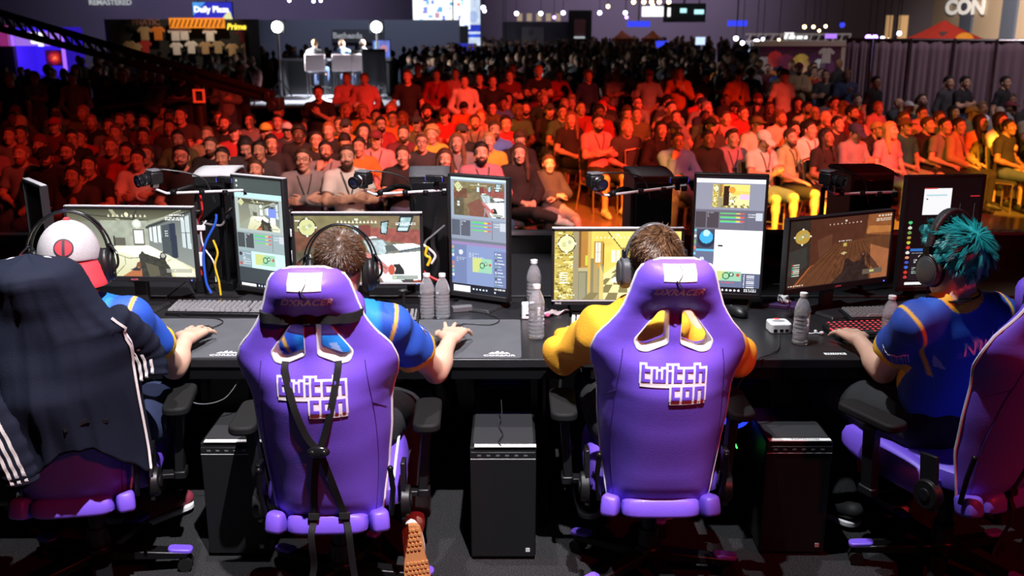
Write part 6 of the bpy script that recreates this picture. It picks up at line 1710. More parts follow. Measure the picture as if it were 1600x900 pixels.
b = MB(); b.tube([(.05 * math.cos(a), 0, .05 * math.sin(a)) for a in np.linspace(0, 2 * PI, 25)[:-1]], .009, 8, closed=True); b.cone((0, .0, 0), (0, .006, 0), .045, .045, 20, 1); o = b.build('case_fan', [glow('fan_blue', (.02, .06, 1), 1.2), BLKG]); o.location = aty(1150, 648, 3.68); tag(o, 'blue glowing case fan beside the hoodie player\'s chair', 'fan')
b = MB(); b.box((0, 0, 0), (.006, .004, .05), ry=R(-25)); o = b.build('status_light', glow('led_green', (.05, 1, .1), 3)); o.location = aty(1148, 692, 3.62); tag(o, 'small green status light under the blue fan', 'light')
b = MB(); b.box((-.012, 0, 0), (.009, .004, .008)); b.box((.006, 0, 0), (.006, .004, .006)); o = b.build('status_light', glow('led_red', (1, .03, .05), 3)); o.location = aty(680, 662, 3.8); tag(o, 'small red status light under the table by the strapped chair', 'light')
cable('thin dark earphone lead on the lone tower\'s top', [(-.04, 3.40, .472), (-.05, 3.43, .476), (-.035, 3.50, .474), (-.05, 3.58, .474), (-.04, 3.62, .50), (-.042, 3.66, .55)], .002, CB['black'])
cable('thin grey cable hanging under the table at the capped player\'s side', [(-1.46, 3.62, .72), (-1.32, 3.62, .60), (-1.22, 3.62, .55), (-1.12, 3.62, .57), (-1.06, 3.63, .64)], .0022, CB['grey'])
# towers lying up on the rear tables
RIB = mat('ribbed_cover', (.05, .05, .055), .6)
def rear_tower(label, px, Y, w_=.185, top=None):
    c = aty(px, 330, Y); h = 1.27 - .7405
    t = thing('streaming_tower', label, 'computer', (c.x, Y, .7405), R(4), 'towers on the rear tables')
    b = MB(); b.box((0, .15, h / 2), (w_, .30, h)); b.build('case', PCB, t, bevel=.006)
    b = MB(); b.grid(lambda u, v: ((u - .5) * w_ * 1.04, v * .31 - .005, h + .018 * math.sin(PI * v) ** .5 + .003 * math.sin(v * 70)), 6, 60); o = b.build('ribbed_top', top or RIB, t); o.modifiers.new('cover_thickness', 'SOLIDIFY').thickness = .012
    b = MB(); b.box((0, -.003, h * .5), (w_ * .9, .006, h * .9)); b.build('front_panel', BLKG, t, bevel=.003)
    return t
rear_tower('black tower with pale ribbed top behind the greenish upright monitor', 336, 4.72, .18, mat('ribbed_pale', (.35, .35, .36), .5))
rear_tower('black tower with ribbed top behind the blue chat upright monitor', 672, 4.70)
rear_tower('black tower with ribbed top behind the hoodie player\'s head', 1020, 4.70)
rear_tower('black tower with ribbed top behind the brown-room monitor', 1360, 4.78, .21)

# ------------------------------------------------------------------ cameras on arms, webcams
def camera_on(label, p, yaw, arm_label, post_px, bar_end, lens_dir=-1):
    p = Vector(p)
    t = thing('video_camera', label, 'camera', p, yaw, 'small cameras on arms')
    b = MB(); b.box((0, .03, .012), (.066, .060, .052)); b.box((0, .03, .042), (.04, .045, .012)); b.build('camera_body', BLK, t, bevel=.006)
    b = MB(); b.box((0, .032, .0445), (.060, .052, .010)); b.build('top_plate', GREYP, t, bevel=.004)
    b = MB(); b.cone((0, .0, .008), (0, -.03, .006), .026, .027, 22); b.cone((0, -.03, .006), (0, -.052, .004), .024, .028, 22); b.build('lens_barrel', BLKG, t, bevel=.0015)
    b = MB(); b.tube([(.0255 * math.cos(a), -.018, .007 + .0255 * math.sin(a)) for a in np.linspace(0, 2 * PI, 21)[:-1]], .0022, 6, closed=True); b.build('lens_ring', CHROME, t)
    b = MB(); b.ball((0, -.049, .004), (.021, .006, .021), 16, 8); b.build('lens_glass', mat('lens_glass', (.01, .01, .03), .05, coat=1), t)
    b = MB(); b.box((0, .03, -.022), (.03, .03, .018)); b.build('mount_block', CHROME, t, bevel=.002)
    a = thing('steel_boom_stand', arm_label, 'camera arm', (post_px[0], post_px[1], .7405), 0, 'arms holding the small cameras')
    o = Vector(a.location); top = Vector((post_px[0], post_px[1], p.z - .075)); e = Vector(bar_end)
    b = MB(); b.tube([Vector((0, 0, 0)), top - o], .011, 10); b.box((0, 0, .02), (.06, .07, .04)); b.build('post', BLKM, a, bevel=.002)
    q = p + Matrix.Rotation(yaw, 3, 'Z') @ Vector((0, .03, -.038))
    b = MB(); b.tube([q - o, (q + (e - q) * .12 + Vector((0, 0, -.02))) - o, e - o], [.006, .0065, .0065], 10); b.build('bar', SILV, a)
    b = MB(); b.tube(spline([top - o, (top.lerp(q + Vector((.05, 0, -.03)), .5) + Vector((.02, .0, .03))) - o, (q + (e - q) * .15 + Vector((0, 0, -.02))) - o], 6), .012, 10); b.build('gooseneck', BLKM, a)
    for k in (.2, .5, .75, .98):
        b = MB(); c = q + (e - q) * k + Vector((0, 0, -.012)); b.box(c - o, (.024, .022, .024)); b.cone(c - o + Vector((0, -.018, 0)), c - o + Vector((0, -.012, 0)), .008, .008, 10); b.build('clamp', BLKM, a, bevel=.002)
    b = MB(); b.tube(spline([q - o + Vector((.0, .0, .07)), q - o + Vector((.05, 0, .085)), (q.lerp(e, .5) + Vector((0, .01, .05))) - o, (q.lerp(e, .62) + Vector((0, .01, -.06))) - o], 8), .004, 6); b.build('camera_lead', CB['black'], a)
    return t
def webcam(label, p, yaw, m=None):
    t = thing('webcam', label, 'webcam', p, yaw, 'webcams on upright monitors')
    b = MB(); b.rbox((0, 0, 0), (.092, .030, .030), .012, rx=0); b.build('webcam_body', BLK, t, bevel=.005)
    b = MB(); b.cone((0, -.013, 0), (0, -.019, 0), .013, .012, 16); b.build('lens', BLKG, t)
    for sx in (-1, 1): b = MB(); b.tube([(sx * .040, -.0155, -.010), (sx * .043, -.0155, 0), (sx * .040, -.0155, .010)], .0018, 6); b.build('light_strip', mat('webcam_blue', (.05, .06, .4), .4, emit=(.1, .1, .9), es=.25), t)
    b = MB(); b.box((.0, .01, -.03), (.02, .02, .036)); b.build('clip', BLKM, t, bevel=.002)
camera_on('small black camera on the arm above the grey-room monitor', aty(231, 283, 4.36), R(-40), 'steel camera arm reaching left over the grey-room monitor', (-1.36, 4.62), aty(388, 297, 4.48))
camera_on('small black camera on the arm above the red-walled room monitor', aty(562, 285, 4.36), R(-25), 'steel camera arm reaching left over the red-walled room monitor', (-.47, 4.62), aty(697, 297, 4.46))
camera_on('small black camera on the arm above the yellow corridor monitor', aty(934, 288, 4.36), R(20), 'steel camera arm reaching left over the yellow corridor monitor', (.565, 4.60), aty(1072, 290, 4.48))
camera_on('small black camera on the arm above the brown-room monitor', aty(1303, 284, 4.40), R(40), 'dark camera arm reaching left over the brown-room monitor', (1.47, 4.66), aty(1400, 300, 4.55))
webcam('black webcam clipped beside the greenish upright monitor', aty(353, 281, 4.52), R(-20)); webcam('black webcam with blue rim beside the blue chat monitor', aty(680, 279, 4.44), R(-20)); webcam('black webcam beside the blank-page upright monitor', aty(1060, 281, 4.42), R(8))
# cable tangles between screens
for k, (c, P, r) in enumerate((('blue', [(338, 335), (336, 350), (322, 378), (318, 400), (322, 440), (330, 458)], .006), ('yellow', [(333, 375), (340, 395), (336, 415), (342, 440), (345, 462)], .005), ('white', [(322, 345), (314, 360), (318, 385), (334, 410), (338, 440)], .004),
                          ('red', [(312, 300), (316, 330), (309, 350), (316, 380), (311, 400), (316, 430)], .005), ('black', [(308, 300), (306, 340), (316, 372), (306, 410), (310, 455)], .011), ('grey', [(300, 335), (318, 348), (345, 352), (352, 340), (362, 325)], .006))):
    cable('%s cable hanging in the tangle between the grey-room monitor and the greenish one' % c, [aty(x, y, 4.50 + .012 * k) for x, y in P], r, CB[c])
for k, (c, P, r) in enumerate((('red', [(652, 405), (658, 420), (672, 432), (684, 438)], .006), ('yellow', [(668, 385), (665, 398), (672, 404), (668, 415)], .007), ('white', [(660, 382), (672, 390), (680, 400), (674, 412)], .006), ('grey', [(695, 352), (676, 368), (664, 380), (672, 400)], .005), ('black', [(682, 340), (676, 380), (684, 410), (676, 440)], .011))):
    cable('%s cable in the tangle right of the red-walled room monitor' % c, [aty(x, y, 4.42 + .012 * k) for x, y in P], r, CB[c])
for k, (px, py, wd, hh) in enumerate(((313, 356, 16, 8), (312, 405, 16, 22), (452, 364, 9, 12), (452, 402, 11, 22))):
    Y = 4.52; a, c = aty(px - wd / 2, py - hh / 2, Y), aty(px + wd / 2, py + hh / 2, Y)
    o = MB().box((0, 0, 0), (abs(c.x - a.x), .012, abs(a.z - c.z))).build('adapter_plug', WHT, None, bevel=.003); o.location = (a + c) / 2
    tag(o, ('upper white plug right of the grey-room monitor', 'lower white plug right of the grey-room monitor', 'upper white plug at the left rim of the red-walled room monitor', 'lower white plug at the left rim of the red-walled room monitor')[k], 'plug', 'white plugs on the power bars')
for px, l in ((313, 'black upright power bar right of the grey-room monitor'), (452, 'black upright power bar left of the red-walled room monitor')):
    t = thing('power_bar', l, 'power bar', (aty(px, 400, 4.56).x, 4.56, .7405)); b = MB(); b.box((0, 0, .20), (.05, .05, .40)); b.build('bar_case', BLK, t, bevel=.005); b = MB(); b.box((0, -.026, .25), (.03, .004, .22)); b.build('socket_face', GREYP, t)
# ------------------------------------------------------------------ the hall beyond the stage
FZ = -.8
CONC = mat('polished_concrete', (.16, .13, .115), .28, var=.25, scale=1.2, bump=.03, bscale=20)
b = MB(); b.box((0, 34, FZ - .1), (90, 66, .2)); o = b.build('floor', CONC); struct(o)
WALLB = mat('hall_wall_violet', (.12, .105, .15), .9, var=.1, scale=.3); WALLR = mat('hall_wall_warm', (.42, .34, .27), .85, var=.1, scale=.4); CEIL = mat('hall_ceiling', (.02, .02, .022), .95)
b = MB(); b.box((0, 66, 4), (90, .3, 10)); struct(b.build('wall_back', WALLB))
b = MB(); b.box((27.0, 48, 4), (.3, 36, 10)); struct(b.build('wall_right', WALLR))
b = MB(); b.box((-40, 32, 4), (.3, 68, 10)); struct(b.build('wall_left', WALLB))
b = MB(); b.box((0, 30, 9.2), (90, 76, .3)); struct(b.build('ceiling', CEIL))
# ribs and doors of the warm wall
for k in range(5):
    b = MB(); b.box((26.8, 40 + k * 5.2, 2.4), (.16, 1.6, 6.6)); o = b.build('trim_%d' % (k + 1), mat('wall_rib', (.07, .09, .15), .8) if 'wall_rib' not in bpy.data.materials else bpy.data.materials['wall_rib']); struct(o)
def slab(name, x0, y0, x1, y1, Y, th, m, parent=None, bevel=0):
    a, c = aty(x0, y1, Y), aty(x1, y0, Y)
    M_ = (a + c) / 2
    o = MB().box((0, 0, 0), (c.x - a.x, th, c.z - a.z)).build(name, m, None, bevel=bevel)
    if parent is not None: o.parent = parent; o.location = M_ - parent.location + Vector((0, th / 2, 0))
    else: o.location = M_ + Vector((0, th / 2, 0))
    return o
def sign_text(s, px, py, hpx, Y, m, parent=None, name='lettering', **k):
    p = aty(px, py, Y); size = hpx / 1556 * Y * 1.35
    me = text_mesh(s, size, .02, size * .03, **k); o = put(me, name, m)
    o.rotation_euler = (R(90), 0, 0)
    if parent is not None: o.parent = parent; o.location = p - parent.location
    else: o.location = p
    return o
GW = glow('sign_white', (1, 1, 1), 1.4); GB = glow('sign_blue', (.04, .06, .9), 1.1); GY = glow('sign_yellow', (1, .8, .06), 1.4); GWD = glow('sign_white_dim', (.8, .85, .9), .5)
DKW = mat('dark_booth', (.02, .02, .022), .8); DK2 = mat('dark_grey_booth', (.06, .06, .07), .8)
def lamp_light(name, loc, e, c, size=.3):
    d = bpy.data.lights.new(name, 'POINT'); d.energy = e; d.color = c; d.shadow_soft_size = size; o = bpy.data.objects.new(name, d); COL.objects.link(o); o.location = loc; return o
# added unseen fill spots for the hall: cool wash on the rear wall, warm on the right one
light('house_light', 'SPOT', (-16, 52, 8.8), (-18, 66, 4.5), 9000, (.62, .55, .85), .5, 100, .8); light('house_light', 'SPOT', (8, 55, 8.8), (8, 66, 4.5), 9000, (.8, .66, .85), .5, 100, .8)
light('house_light', 'SPOT', (19, 44, 8.8), (27, 50, 3.4), 32000, (1, .80, .6), .5, 80, .8)
o = sign_text('REMASTERED', 172, 4, 8, 65.7, GWD); tag(o, 'white illuminated word on the rear wall, upper left', 'sign')

light('house_light', 'SPOT', (-5, 37, 8.6), (-5.5, 44, 1.6), 2600, (.75, .8, 1), .4, 70, .7)  # added fill to brighten the booth wall behind the commentators
# --- lit violet booth on the left
def booth_base(x0, x1, ytop, Y, d, m, name, label, cat='booth'):
    a, c = aty(x0, ytop, Y), aty(x1, ytop, Y); t = thing(name, label, cat, ((a.x + c.x) / 2, Y, FZ)); return t, c.x - a.x, a.z - FZ
t, w_, h = booth_base(18, 96, 46, 34, 2, None, 'display_booth', 'violet lit booth with white square sign and red picture, far left')
VIO = mat('violet_panel', (.14, .10, .6), .6, emit=(.06, .02, 1), es=.35)
b = MB(); b.box((0, 1.5, h / 2), (w_, .1, h)); b.build('rear_panel', VIO, t)
for sx in (-1, 1): b = MB(); b.box((sx * w_ / 2, .75, h / 2), (.10, 1.5, h)); b.build('side_panel', VIO, t); b = MB(); b.box((sx * (w_ / 2 - .0), -.03, h / 2), (.10, .06, h)); b.build('light_edge', glow('violet_light', (.35, .12, 1), 1.4) if sx < 0 else bpy.data.materials['violet_light'], t)
b = MB(); b.box((0, .75, h), (w_, 1.6, .12)); b.build('canopy', VIO, t); b = MB(); b.box((0, .0, h - .25), (w_ * .9, .08, .55)); hd = b.build('header', glow('violet_head', (.42, .2, .95), .8), t)
b = MB(); b.rbox((.0, 0, 0), (.40, .36, .04), .06, M=Matrix.Translation((0, -.07, h - .28)) @ Matrix.Rotation(R(90), 4, 'X')); b.box((.12, -.07, h - .48), (.16, .04, .12)); b.build('square_sign', GW, hd)
b = MB(); b.box((-.12, 1.4, h * .60), (.62, .06, .52)); fr = b.build('picture_frame', BLK, t); i = Img(60, 50, (0, 0, 60, 50), (60, 8, 6)); i.circ(30, 25, 24, (150, 20, 8), .8); i.circ(30, 25, 15, (226, 60, 20), .8); i.circ(31, 27, 6, (250, 130, 60), .8); i.mottle(None, .5, 6, 1)
put(i.mesh(.58, .48), 'picture', SCR, fr, Matrix.Translation((-.12, 1.36, h * .6)))
b = MB(); b.box((.15, .7, .45), (.9, .5, .9)); b.build('counter', mat('violet_counter', (.08, .06, .4), .6), t)
slab('tall_banner', 0, 40, 10, 72, 33, .1, glow('banner_pink', (.5, .04, .3), .5)); o = bpy.data.objects['tall_banner']; tag(o, 'pink banner at the far left edge beside the violet booth', 'banner')
lamp_light('booth_lamp', aty(60, 75, 33.5), 60, (.25, .1, 1))
# --- merchandise wall
t, w_, h = booth_base(188, 398, 30, 36, 1, None, 'merchandise_stand', 'black merchandise stand hung with shirts under an orange header')
b = MB(); b.box((0, .3, h / 2), (w_, .2, h)); b.build('back_wall', DKW, t)
for x in (-w_ / 2, w_ / 2): b = MB(); b.box((x, -.5, h / 2), (.12, 1.6, h)); b.build('side_wall', DKW, t)
hd = slab('header_board', 265, 28, 350, 44, 35.7, .1, mat('orange_board', (.7, .25, .02), .6, emit=(1, .32, .02), es=.45), t)
b = MB()
for k in range(12): p = aty(268 + k * 7, 36, 35.65) - t.location; b.box(p, (.05, .03, .26), ry=R(25))
b.build('header_slats', mat('orange_slats', (.30, .10, .01), .6), hd).location = -hd.location
sign_text('FNATIC', 228, 35, 9, 35.75, mat('dim_letters', (.25, .12, .10), .6), t); sign_text('Prime', 369, 42, 9, 34.6, GY, t, shear=.2)
b = MB(); b.box((0, -.9, .55), (w_ * .9, .5, 1.1)); b.build('counter', DKW, t)
light('stand_lamp', 'SPOT', aty(300, -60, 33), aty(300, 60, 36), 450, (1, .75, .5), .2, 60, .6)
def tee(label, px, py, Y, c, sc=.62, slope=0):
    p = aty(px, py, Y); pts = [(-.22, -.36), (.22, -.36), (.21, .12), (.33, .02), (.40, .16), (.20, .34), (.09, .36), (0, .31), (-.09, .36), (-.20, .34), (-.40, .16), (-.33, .02), (-.21, .12)]
    o = MB().prism([(x * sc, y * sc) for x, y in pts], .05, 0, Matrix.Rotation(R(90), 4, 'X') @ Matrix.Rotation(R(slope), 4, 'Z')).build('hanging_shirt', cl(c), None, bevel=.015); o.location = p; tag(o, label, 'shirt', 'shirts hung on the merchandise stand')
for k, (x, y, c, l) in enumerate(((226, 52, 'tan', 'beige shirt high on the stand\'s left half'), (247, 52, 'orange', 'bright orange shirt high on the stand\'s left half'), (274, 53, 'white', 'white shirt at the top left under the orange header'), (288, 52, 'white', 'white shirt at the top beside another white one under the orange header'),
                                  (328, 54, 'white', 'pale shirt at the top right under the orange header'), (203, 74, 'tan', 'small beige shirt at the lower left end of the stand'), (214, 77, 'tan', 'small beige shirt second from the lower left end'), (227, 73, 'red', 'dark shirt with red print low on the left half'), (276, 76, 'white', 'white shirt in the lower row below the white pair'),
                                  (299, 74, 'white', 'white shirt in the lower row second from the left'), (321, 75, 'tan', 'cream shirt in the lower row below the orange header\'s right part'), (341, 74, 'khaki', 'khaki shirt in the lower row right of the cream one'), (363, 78, 'tan', 'tan shirt low below the yellow sign'), (387, 77, 'tan', 'tan shirt at the lower right end'), (380, 56, 'maroon', 'dark maroon shirt high at the right end'))):
    tee(l, x, y, 35.85, c, .66 if y < 60 else .6)
t = thing('hanging_screen', 'blue hanging screen with white lettering above the merchandise stand', 'screen', aty(332, 17, 37)); 
i = Img(90, 38, (0, 0, 180, 76), (40, 44, 190)); i.poly([(0, 0), (60, 0), (0, 60)], (80, 160, 240)); i.poly([(130, 76), (150, 50), (170, 40), (180, 76)], (240, 240, 170)); i.mottle(None, .1, 8, 1)
put(i.mesh(59 / 1556 * 37, 25 / 1556 * 37), 'screen', SCR, t); b = MB(); b.box((0, .06, 0), (1.44, .1, .62)); b.build('shell', DKW, t); sign_text('Daily Plaza', 330, 15, 9, 36.95, GW, t)
for x in (-.5, .5): b = MB(); b.tube([(x, .06, .3), (x, .06, 7.0)], .02, 6); b.build('hanger', BLKM, t)
# --- commentators' stage
PZ = FZ + .62
t = thing('low_stage', 'low white-topped stage carrying the commentators', 'stage', (-3.6, 29, FZ)); b = MB(); b.box((0, 0, .59), (8.6, 6.4, .06)); b.build('deck', mat('white_deck', (.6, .6, .66), .6), t); b = MB(); b.box((0, 0, .28), (8.5, 6.3, .56)); b.build('skirt', SKIRT, t)
def tall_chair(label, x, Y, cloth_=False):
    t = thing('director_chair', label, 'chair', (x, Y, PZ), R(0), 'tall chairs on the low stage'); b = MB(); b.box((0, 0, .70), (.50, .46, .05)); b.build('seat', DK2, t, bevel=.01)
    b = MB(); b.box((0, -.25, .98), (.56, .05, .46), rx=R(-6)); b.build('backrest', mat('chair_canvas', (.62, .52, .52), .8) if 'chair_canvas' not in bpy.data.materials else bpy.data.materials['chair_canvas'], t, bevel=.02)
    for sx in (-1, 1):
        for y in (-.22, .2): b = MB(); b.tube([(sx * .24, y, 0), (sx * .24, y, .70 if y > 0 else 1.15)], .018, 6); b.build('leg', CHROME, t)
    b = MB(); b.box((0, -.22, .86), (.5, .03, .04)); b.box((0, .2, .3), (.5, .03, .04)); b.build('crossbar', CHROME, t)
    if cloth_: b = MB(); b.grid(lambda u, v: ((u - .5) * .66, -.30 - .05 * v - .02 * math.sin(u * 12) * v, 1.36 - .95 * v), 14, 10); b.build('draped_coat', cl('charcoal'), t).modifiers.new('t', 'SOLIDIFY').thickness = .02
for px, l, tc_, hc_, sk in ((493, 'person in grey jacket seated at the commentators\' desk, seen from behind, leftmost', 'grey', 'blond', 'fair'), (535, 'person in bright blue shirt seated at the commentators\' desk, seen from behind', 'light blue', 'light brown', 'fair'), (567, 'person in dark jacket seated at the commentators\' desk, seen from behind', 'charcoal', 'brown', 'tan')):
    p = aty(px, 72, 28.2); r = person(l, 'sit_lap', (p.x, 28.25, PZ + .24), R(-6), sk, 'short', hc_, 'long', tc_, 'trousers', 'denim', group='commentators on the low stage')
    tall_chair('tall pale director\'s chair under the commentator in %s' % {'grey': 'grey', 'light blue': 'bright blue', 'charcoal': 'dark jacket'}[tc_], p.x, 28.25)
tall_chair('tall director\'s chair with a dark coat thrown over, right of the commentators', aty(586, 100, 27.9).x, 27.9, True)
t = thing('commentary_desk', 'dark desk in front of the commentators with laptops', 'desk', (aty(525, 100, 29.2).x, 29.3, PZ)); b = MB(); b.box((0, 0, 1.02), (3.2, .7, .06)); b.build('desktop', DK2, t); b = MB(); b.box((0, .3, .5), (3.2, .05, 1.0)); b.build('front_board', DKW, t)
for x in (-1.5, 1.5): b = MB(); b.box((x, 0, .5), (.08, .6, 1.0)); b.build('side_board', DKW, t)
LAMP = glow('floodlight', (.92, .95, 1), 30)
for px, l in ((433, 'bright floodlight on a tall stand left of the commentators'), (588, 'bright floodlight on a tall stand right of the commentators')):
    p = aty(px, 42, 28.6); t = thing('floodlight_stand', l, 'floodlight', (p.x, 28.6, PZ)); H_ = p.z - PZ
    b = MB(); b.ball((0, 0, H_), (.15, .12, .15), 16, 10); b.build('lamp_face', LAMP, t); b = MB(); b.box((0, .12, H_), (.4, .12, .34)); b.build('lamp_housing', BLK, t, bevel=.02); b = MB(); b.tube([(0, .05, 0), (0, .05, H_ - .1)], .03, 8); b.build('pole', CHROME, t)
    b = MB()
    for a in (90, 210, 330): b.tube([(0, .05, .5), (.4 * math.cos(R(a)), .05 + .4 * math.sin(R(a)), .02)], .02, 6)
    b.build('tripod_leg', BLKM, t)
    light('flood_lamp', 'SPOT', p + Vector((0, -.35, .0)), (-4.6, 28.2, .6), 1500, (.9, .93, 1), .12, 75, .5)
t = thing('booth_wall', 'grey-blue booth wall with white lettering behind the commentators', 'booth', (aty(545, 60, 44).x, 44, FZ)); b = MB(); b.box((0, .2, 1.4), (9.5, .3, 2.6)); b.build('panel', mat('booth_grey_blue', (.13, .14, .19), .8), t); slab('dark_sign_board', 520, 46, 600, 66, 43.9, .08, DK2, t); sign_text('Bethesda', 543, 56, 9, 43.85, mat('pale_letters', (.45, .45, .45), .6, emit=(.5, .5, .5), es=.25), t)
t = thing('video_screen', 'tall lit screen right of the commentators', 'screen', (aty(596, 78, 30.5).x, 30.5, PZ)); i = Img(40, 46, (0, 0, 40, 46), (90, 110, 200)); i.mottle(None, .6, 7, 3); i.circ(26, 20, 9, (190, 130, 150)); i.rect(4, 4, 14, 42, (150, 200, 230)); hh = aty(596, 78, 30.5).z - PZ
put(i.mesh(.50, .56), 'screen', SCR, t, Matrix.Translation((0, 0, hh))); b = MB(); b.box((0, .05, hh), (.54, .08, .60)); b.build('shell', BLK, t); b = MB(); b.box((0, .06, hh / 2 - .1), (.08, .06, hh - .2)); b.box((0, .06, .02), (.4, .4, .04)); b.build('stand', BLK, t)
# --- large hanging screens
t = thing('hanging_screen', 'very bright hanging screen of white windows, upper middle', 'screen', aty(690, 20, 46)); i = Img(110, 50, (0, 0, 110, 50), (240, 246, 252)); r_ = np.random.default_rng(11)
for _ in range(46):
    x, y = r_.uniform(0, 100), r_.uniform(0, 46); i.rect(x, y, x + r_.uniform(3, 13), y + r_.uniform(3, 11), [(60, 90, 190), (120, 190, 230), (240, 250, 255), (190, 60, 60), (40, 130, 180), (250, 250, 250), (90, 150, 200), (240, 230, 200)][int(r_.integers(8))], .85)
put(i.mesh(86 / 1556 * 46, 48 / 1556 * 46), 'screen', vcol_mat('bright_screen', .3, 1.6), t); b = MB(); b.box((0, .09, 0), (2.62, .16, 1.5)); b.build('shell', BLK, t)
for x in (-1, 1): b = MB(); b.tube([(x, .1, .7), (x, .1, 6.4)], .03, 6); b.build('hanger', BLKM, t)
t = thing('hanging_screen', 'tall narrow hanging screen with blue and white picture beside the bright one', 'screen', aty(739, 35, 46)); i = Img(30, 80, (0, 0, 30, 80), (210, 226, 250)); i.circ(16, 30, 10, (170, 190, 230)); i.rect(0, 44, 30, 56, (40, 60, 190)); i.rect(0, 60, 30, 66, (60, 90, 220)); i.mottle(None, .2, 6, 2)
put(i.mesh(22 / 1556 * 46, 68 / 1556 * 46), 'screen', SCR, t); b = MB(); b.box((0, .09, 0), (.70, .16, 2.05)); b.build('shell', BLK, t); b = MB(); b.tube([(0, .1, 1), (0, .1, 6.2)], .03, 6); b.build('hanger', BLKM, t)
t = thing('dark_hanging_panel', 'dark panel hanging under the bright screen', 'panel', aty(708, 55, 45.5)); b = MB(); b.box((0, .06, 0), (1.35, .1, .80)); b.build('panel', DKW, t); b = MB(); b.tube([(0, .08, .3), (0, .08, 7)], .03, 6); b.build('hanger', BLKM, t)
slab('blue_column', 712, 68, 744, 92, 44, .3, mat('blue_lit_column', (.05, .06, .5), .6, emit=(.03, .04, .8), es=.25)); tag(bpy.data.objects['blue_column'], 'blue lit column below the tall narrow screen', 'column')
slab('grey_curtain', 668, 40, 692, 90, 48, .2, mat('grey_green_curtain', (.20, .22, .20), .9)); tag(bpy.data.objects['grey_curtain'], 'grey curtain strip left of the dark hanging panel', 'curtain')
# --- middle: dark stage structure, signs, tents
t = thing('dark_rig', 'dark box-like rig with warm lights over its top, rear middle', 'rig', (aty(838, 60, 52).x, 52, FZ)); slab('rig_wall', 785, 34, 890, 78, 52, .4, DK2, t); slab('rig_poster', 815, 42, 850, 70, 51.9, .05, mat('rig_poster', (.16, .15, .15), .7), t); slab('rig_side', 888, 16, 925, 80, 51.8, .4, DKW, t)
slab('poster', 897, 30, 915, 56, 51.6, .05, mat('red_poster', (.20, .08, .08), .7), t); slab('light_bar', 897, 57, 914, 60, 51.5, .05, GWD, t); slab('light_bar', 767, 80, 802, 83, 51.5, .05, glow('warm_bar', (1, .75, .6), 1.0), t); slab('light_bar', 816, 80, 838, 83, 51.5, .05, bpy.data.materials['warm_bar'], t)
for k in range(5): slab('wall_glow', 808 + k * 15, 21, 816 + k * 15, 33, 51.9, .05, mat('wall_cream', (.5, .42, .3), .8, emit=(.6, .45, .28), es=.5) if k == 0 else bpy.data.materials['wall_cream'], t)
def tent(label, px, py_top, x0, x1, py_e, Y, m, logo=False):
    a, c, p = aty(x0, py_e, Y), aty(x1, py_e, Y), aty(px, py_top, Y); w_ = c.x - a.x; t = thing('canopy_tent', label, 'tent', (p.x, Y, FZ), 0, None); dz, hz = p.z - FZ, a.z - FZ; x_0, x_1 = a.x - p.x, c.x - p.x; d = w_ / 2
    def pt(u, v, k=1):   # u along edge, v up
        return None
    b = MB(); n = 8; cs = [(x_0, -d), (x_1, -d), (x_1, d), (x_0, d)]
    for q in range(4):
        A, B = Vector((*cs[q], hz)), Vector((*cs[(q + 1) % 4], hz)); vs = []; fs = []
        for j in range(n + 1):
            v = j / n
            for i in range(7):
                u = i / 6; e = A.lerp(B, u); ap = Vector((0, 0, dz)); z = hz + (dz - hz) * (v ** 1.35); xy = e.lerp(ap, v); vs.append((xy.x, xy.y, z))
        for j in range(n):
            for i in range(6): fs.append((j * 7 + i, j * 7 + i + 1, (j + 1) * 7 + i + 1, (j + 1) * 7 + i))
        b.add(vs, fs)
    o = b.build('canopy', m, t); o.modifiers.new('t', 'SOLIDIFY').thickness = .02
    b = MB(); b.box(((x_0 + x_1) / 2, -d, hz - .08), (w_, .02, .16)); b.box(((x_0 + x_1) / 2, d, hz - .08), (w_, .02, .16)); b.box((x_0, 0, hz - .08), (.02, w_, .16)); b.box((x_1, 0, hz - .08), (.02, w_, .16)); b.build('valance', m, t)
    for x, y in cs: b = MB(); b.tube([(x * .97, y * .97, 0), (x * .97, y * .97, hz)], .03, 6); b.build('leg', CHROME, t)
    if logo:
        b = MB(); b.box((-.12, -d * .52, hz + (dz - hz) * .30), (.30, .05, .36), rx=R(-52), rz=R(10)); b.build('printed_can', mat('print_grey', (.35, .2, .16), .6), o); b = MB(); b.ball((.24, -d * .66, hz + (dz - hz) * .22), (.22, .10, .16), 12, 8); b.build('printed_sun', mat('print_orange', (.9, .35, .03), .6, emit=(1, .35, .03), es=.4), o)
    return t
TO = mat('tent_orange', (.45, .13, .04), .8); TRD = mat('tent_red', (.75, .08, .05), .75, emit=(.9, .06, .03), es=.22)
tent('dull orange canopy tent left of the blue sign', 972, 47, 958, 990, 60, 50, TO); tent('dull orange canopy tent right of the blue sign', 1020, 47, 1004, 1034, 60, 50, TO)
tent('red canopy tent with printed can showing over the mauve drapes', 1476, 31, 1412, 1541, 69, 25, TRD, True)
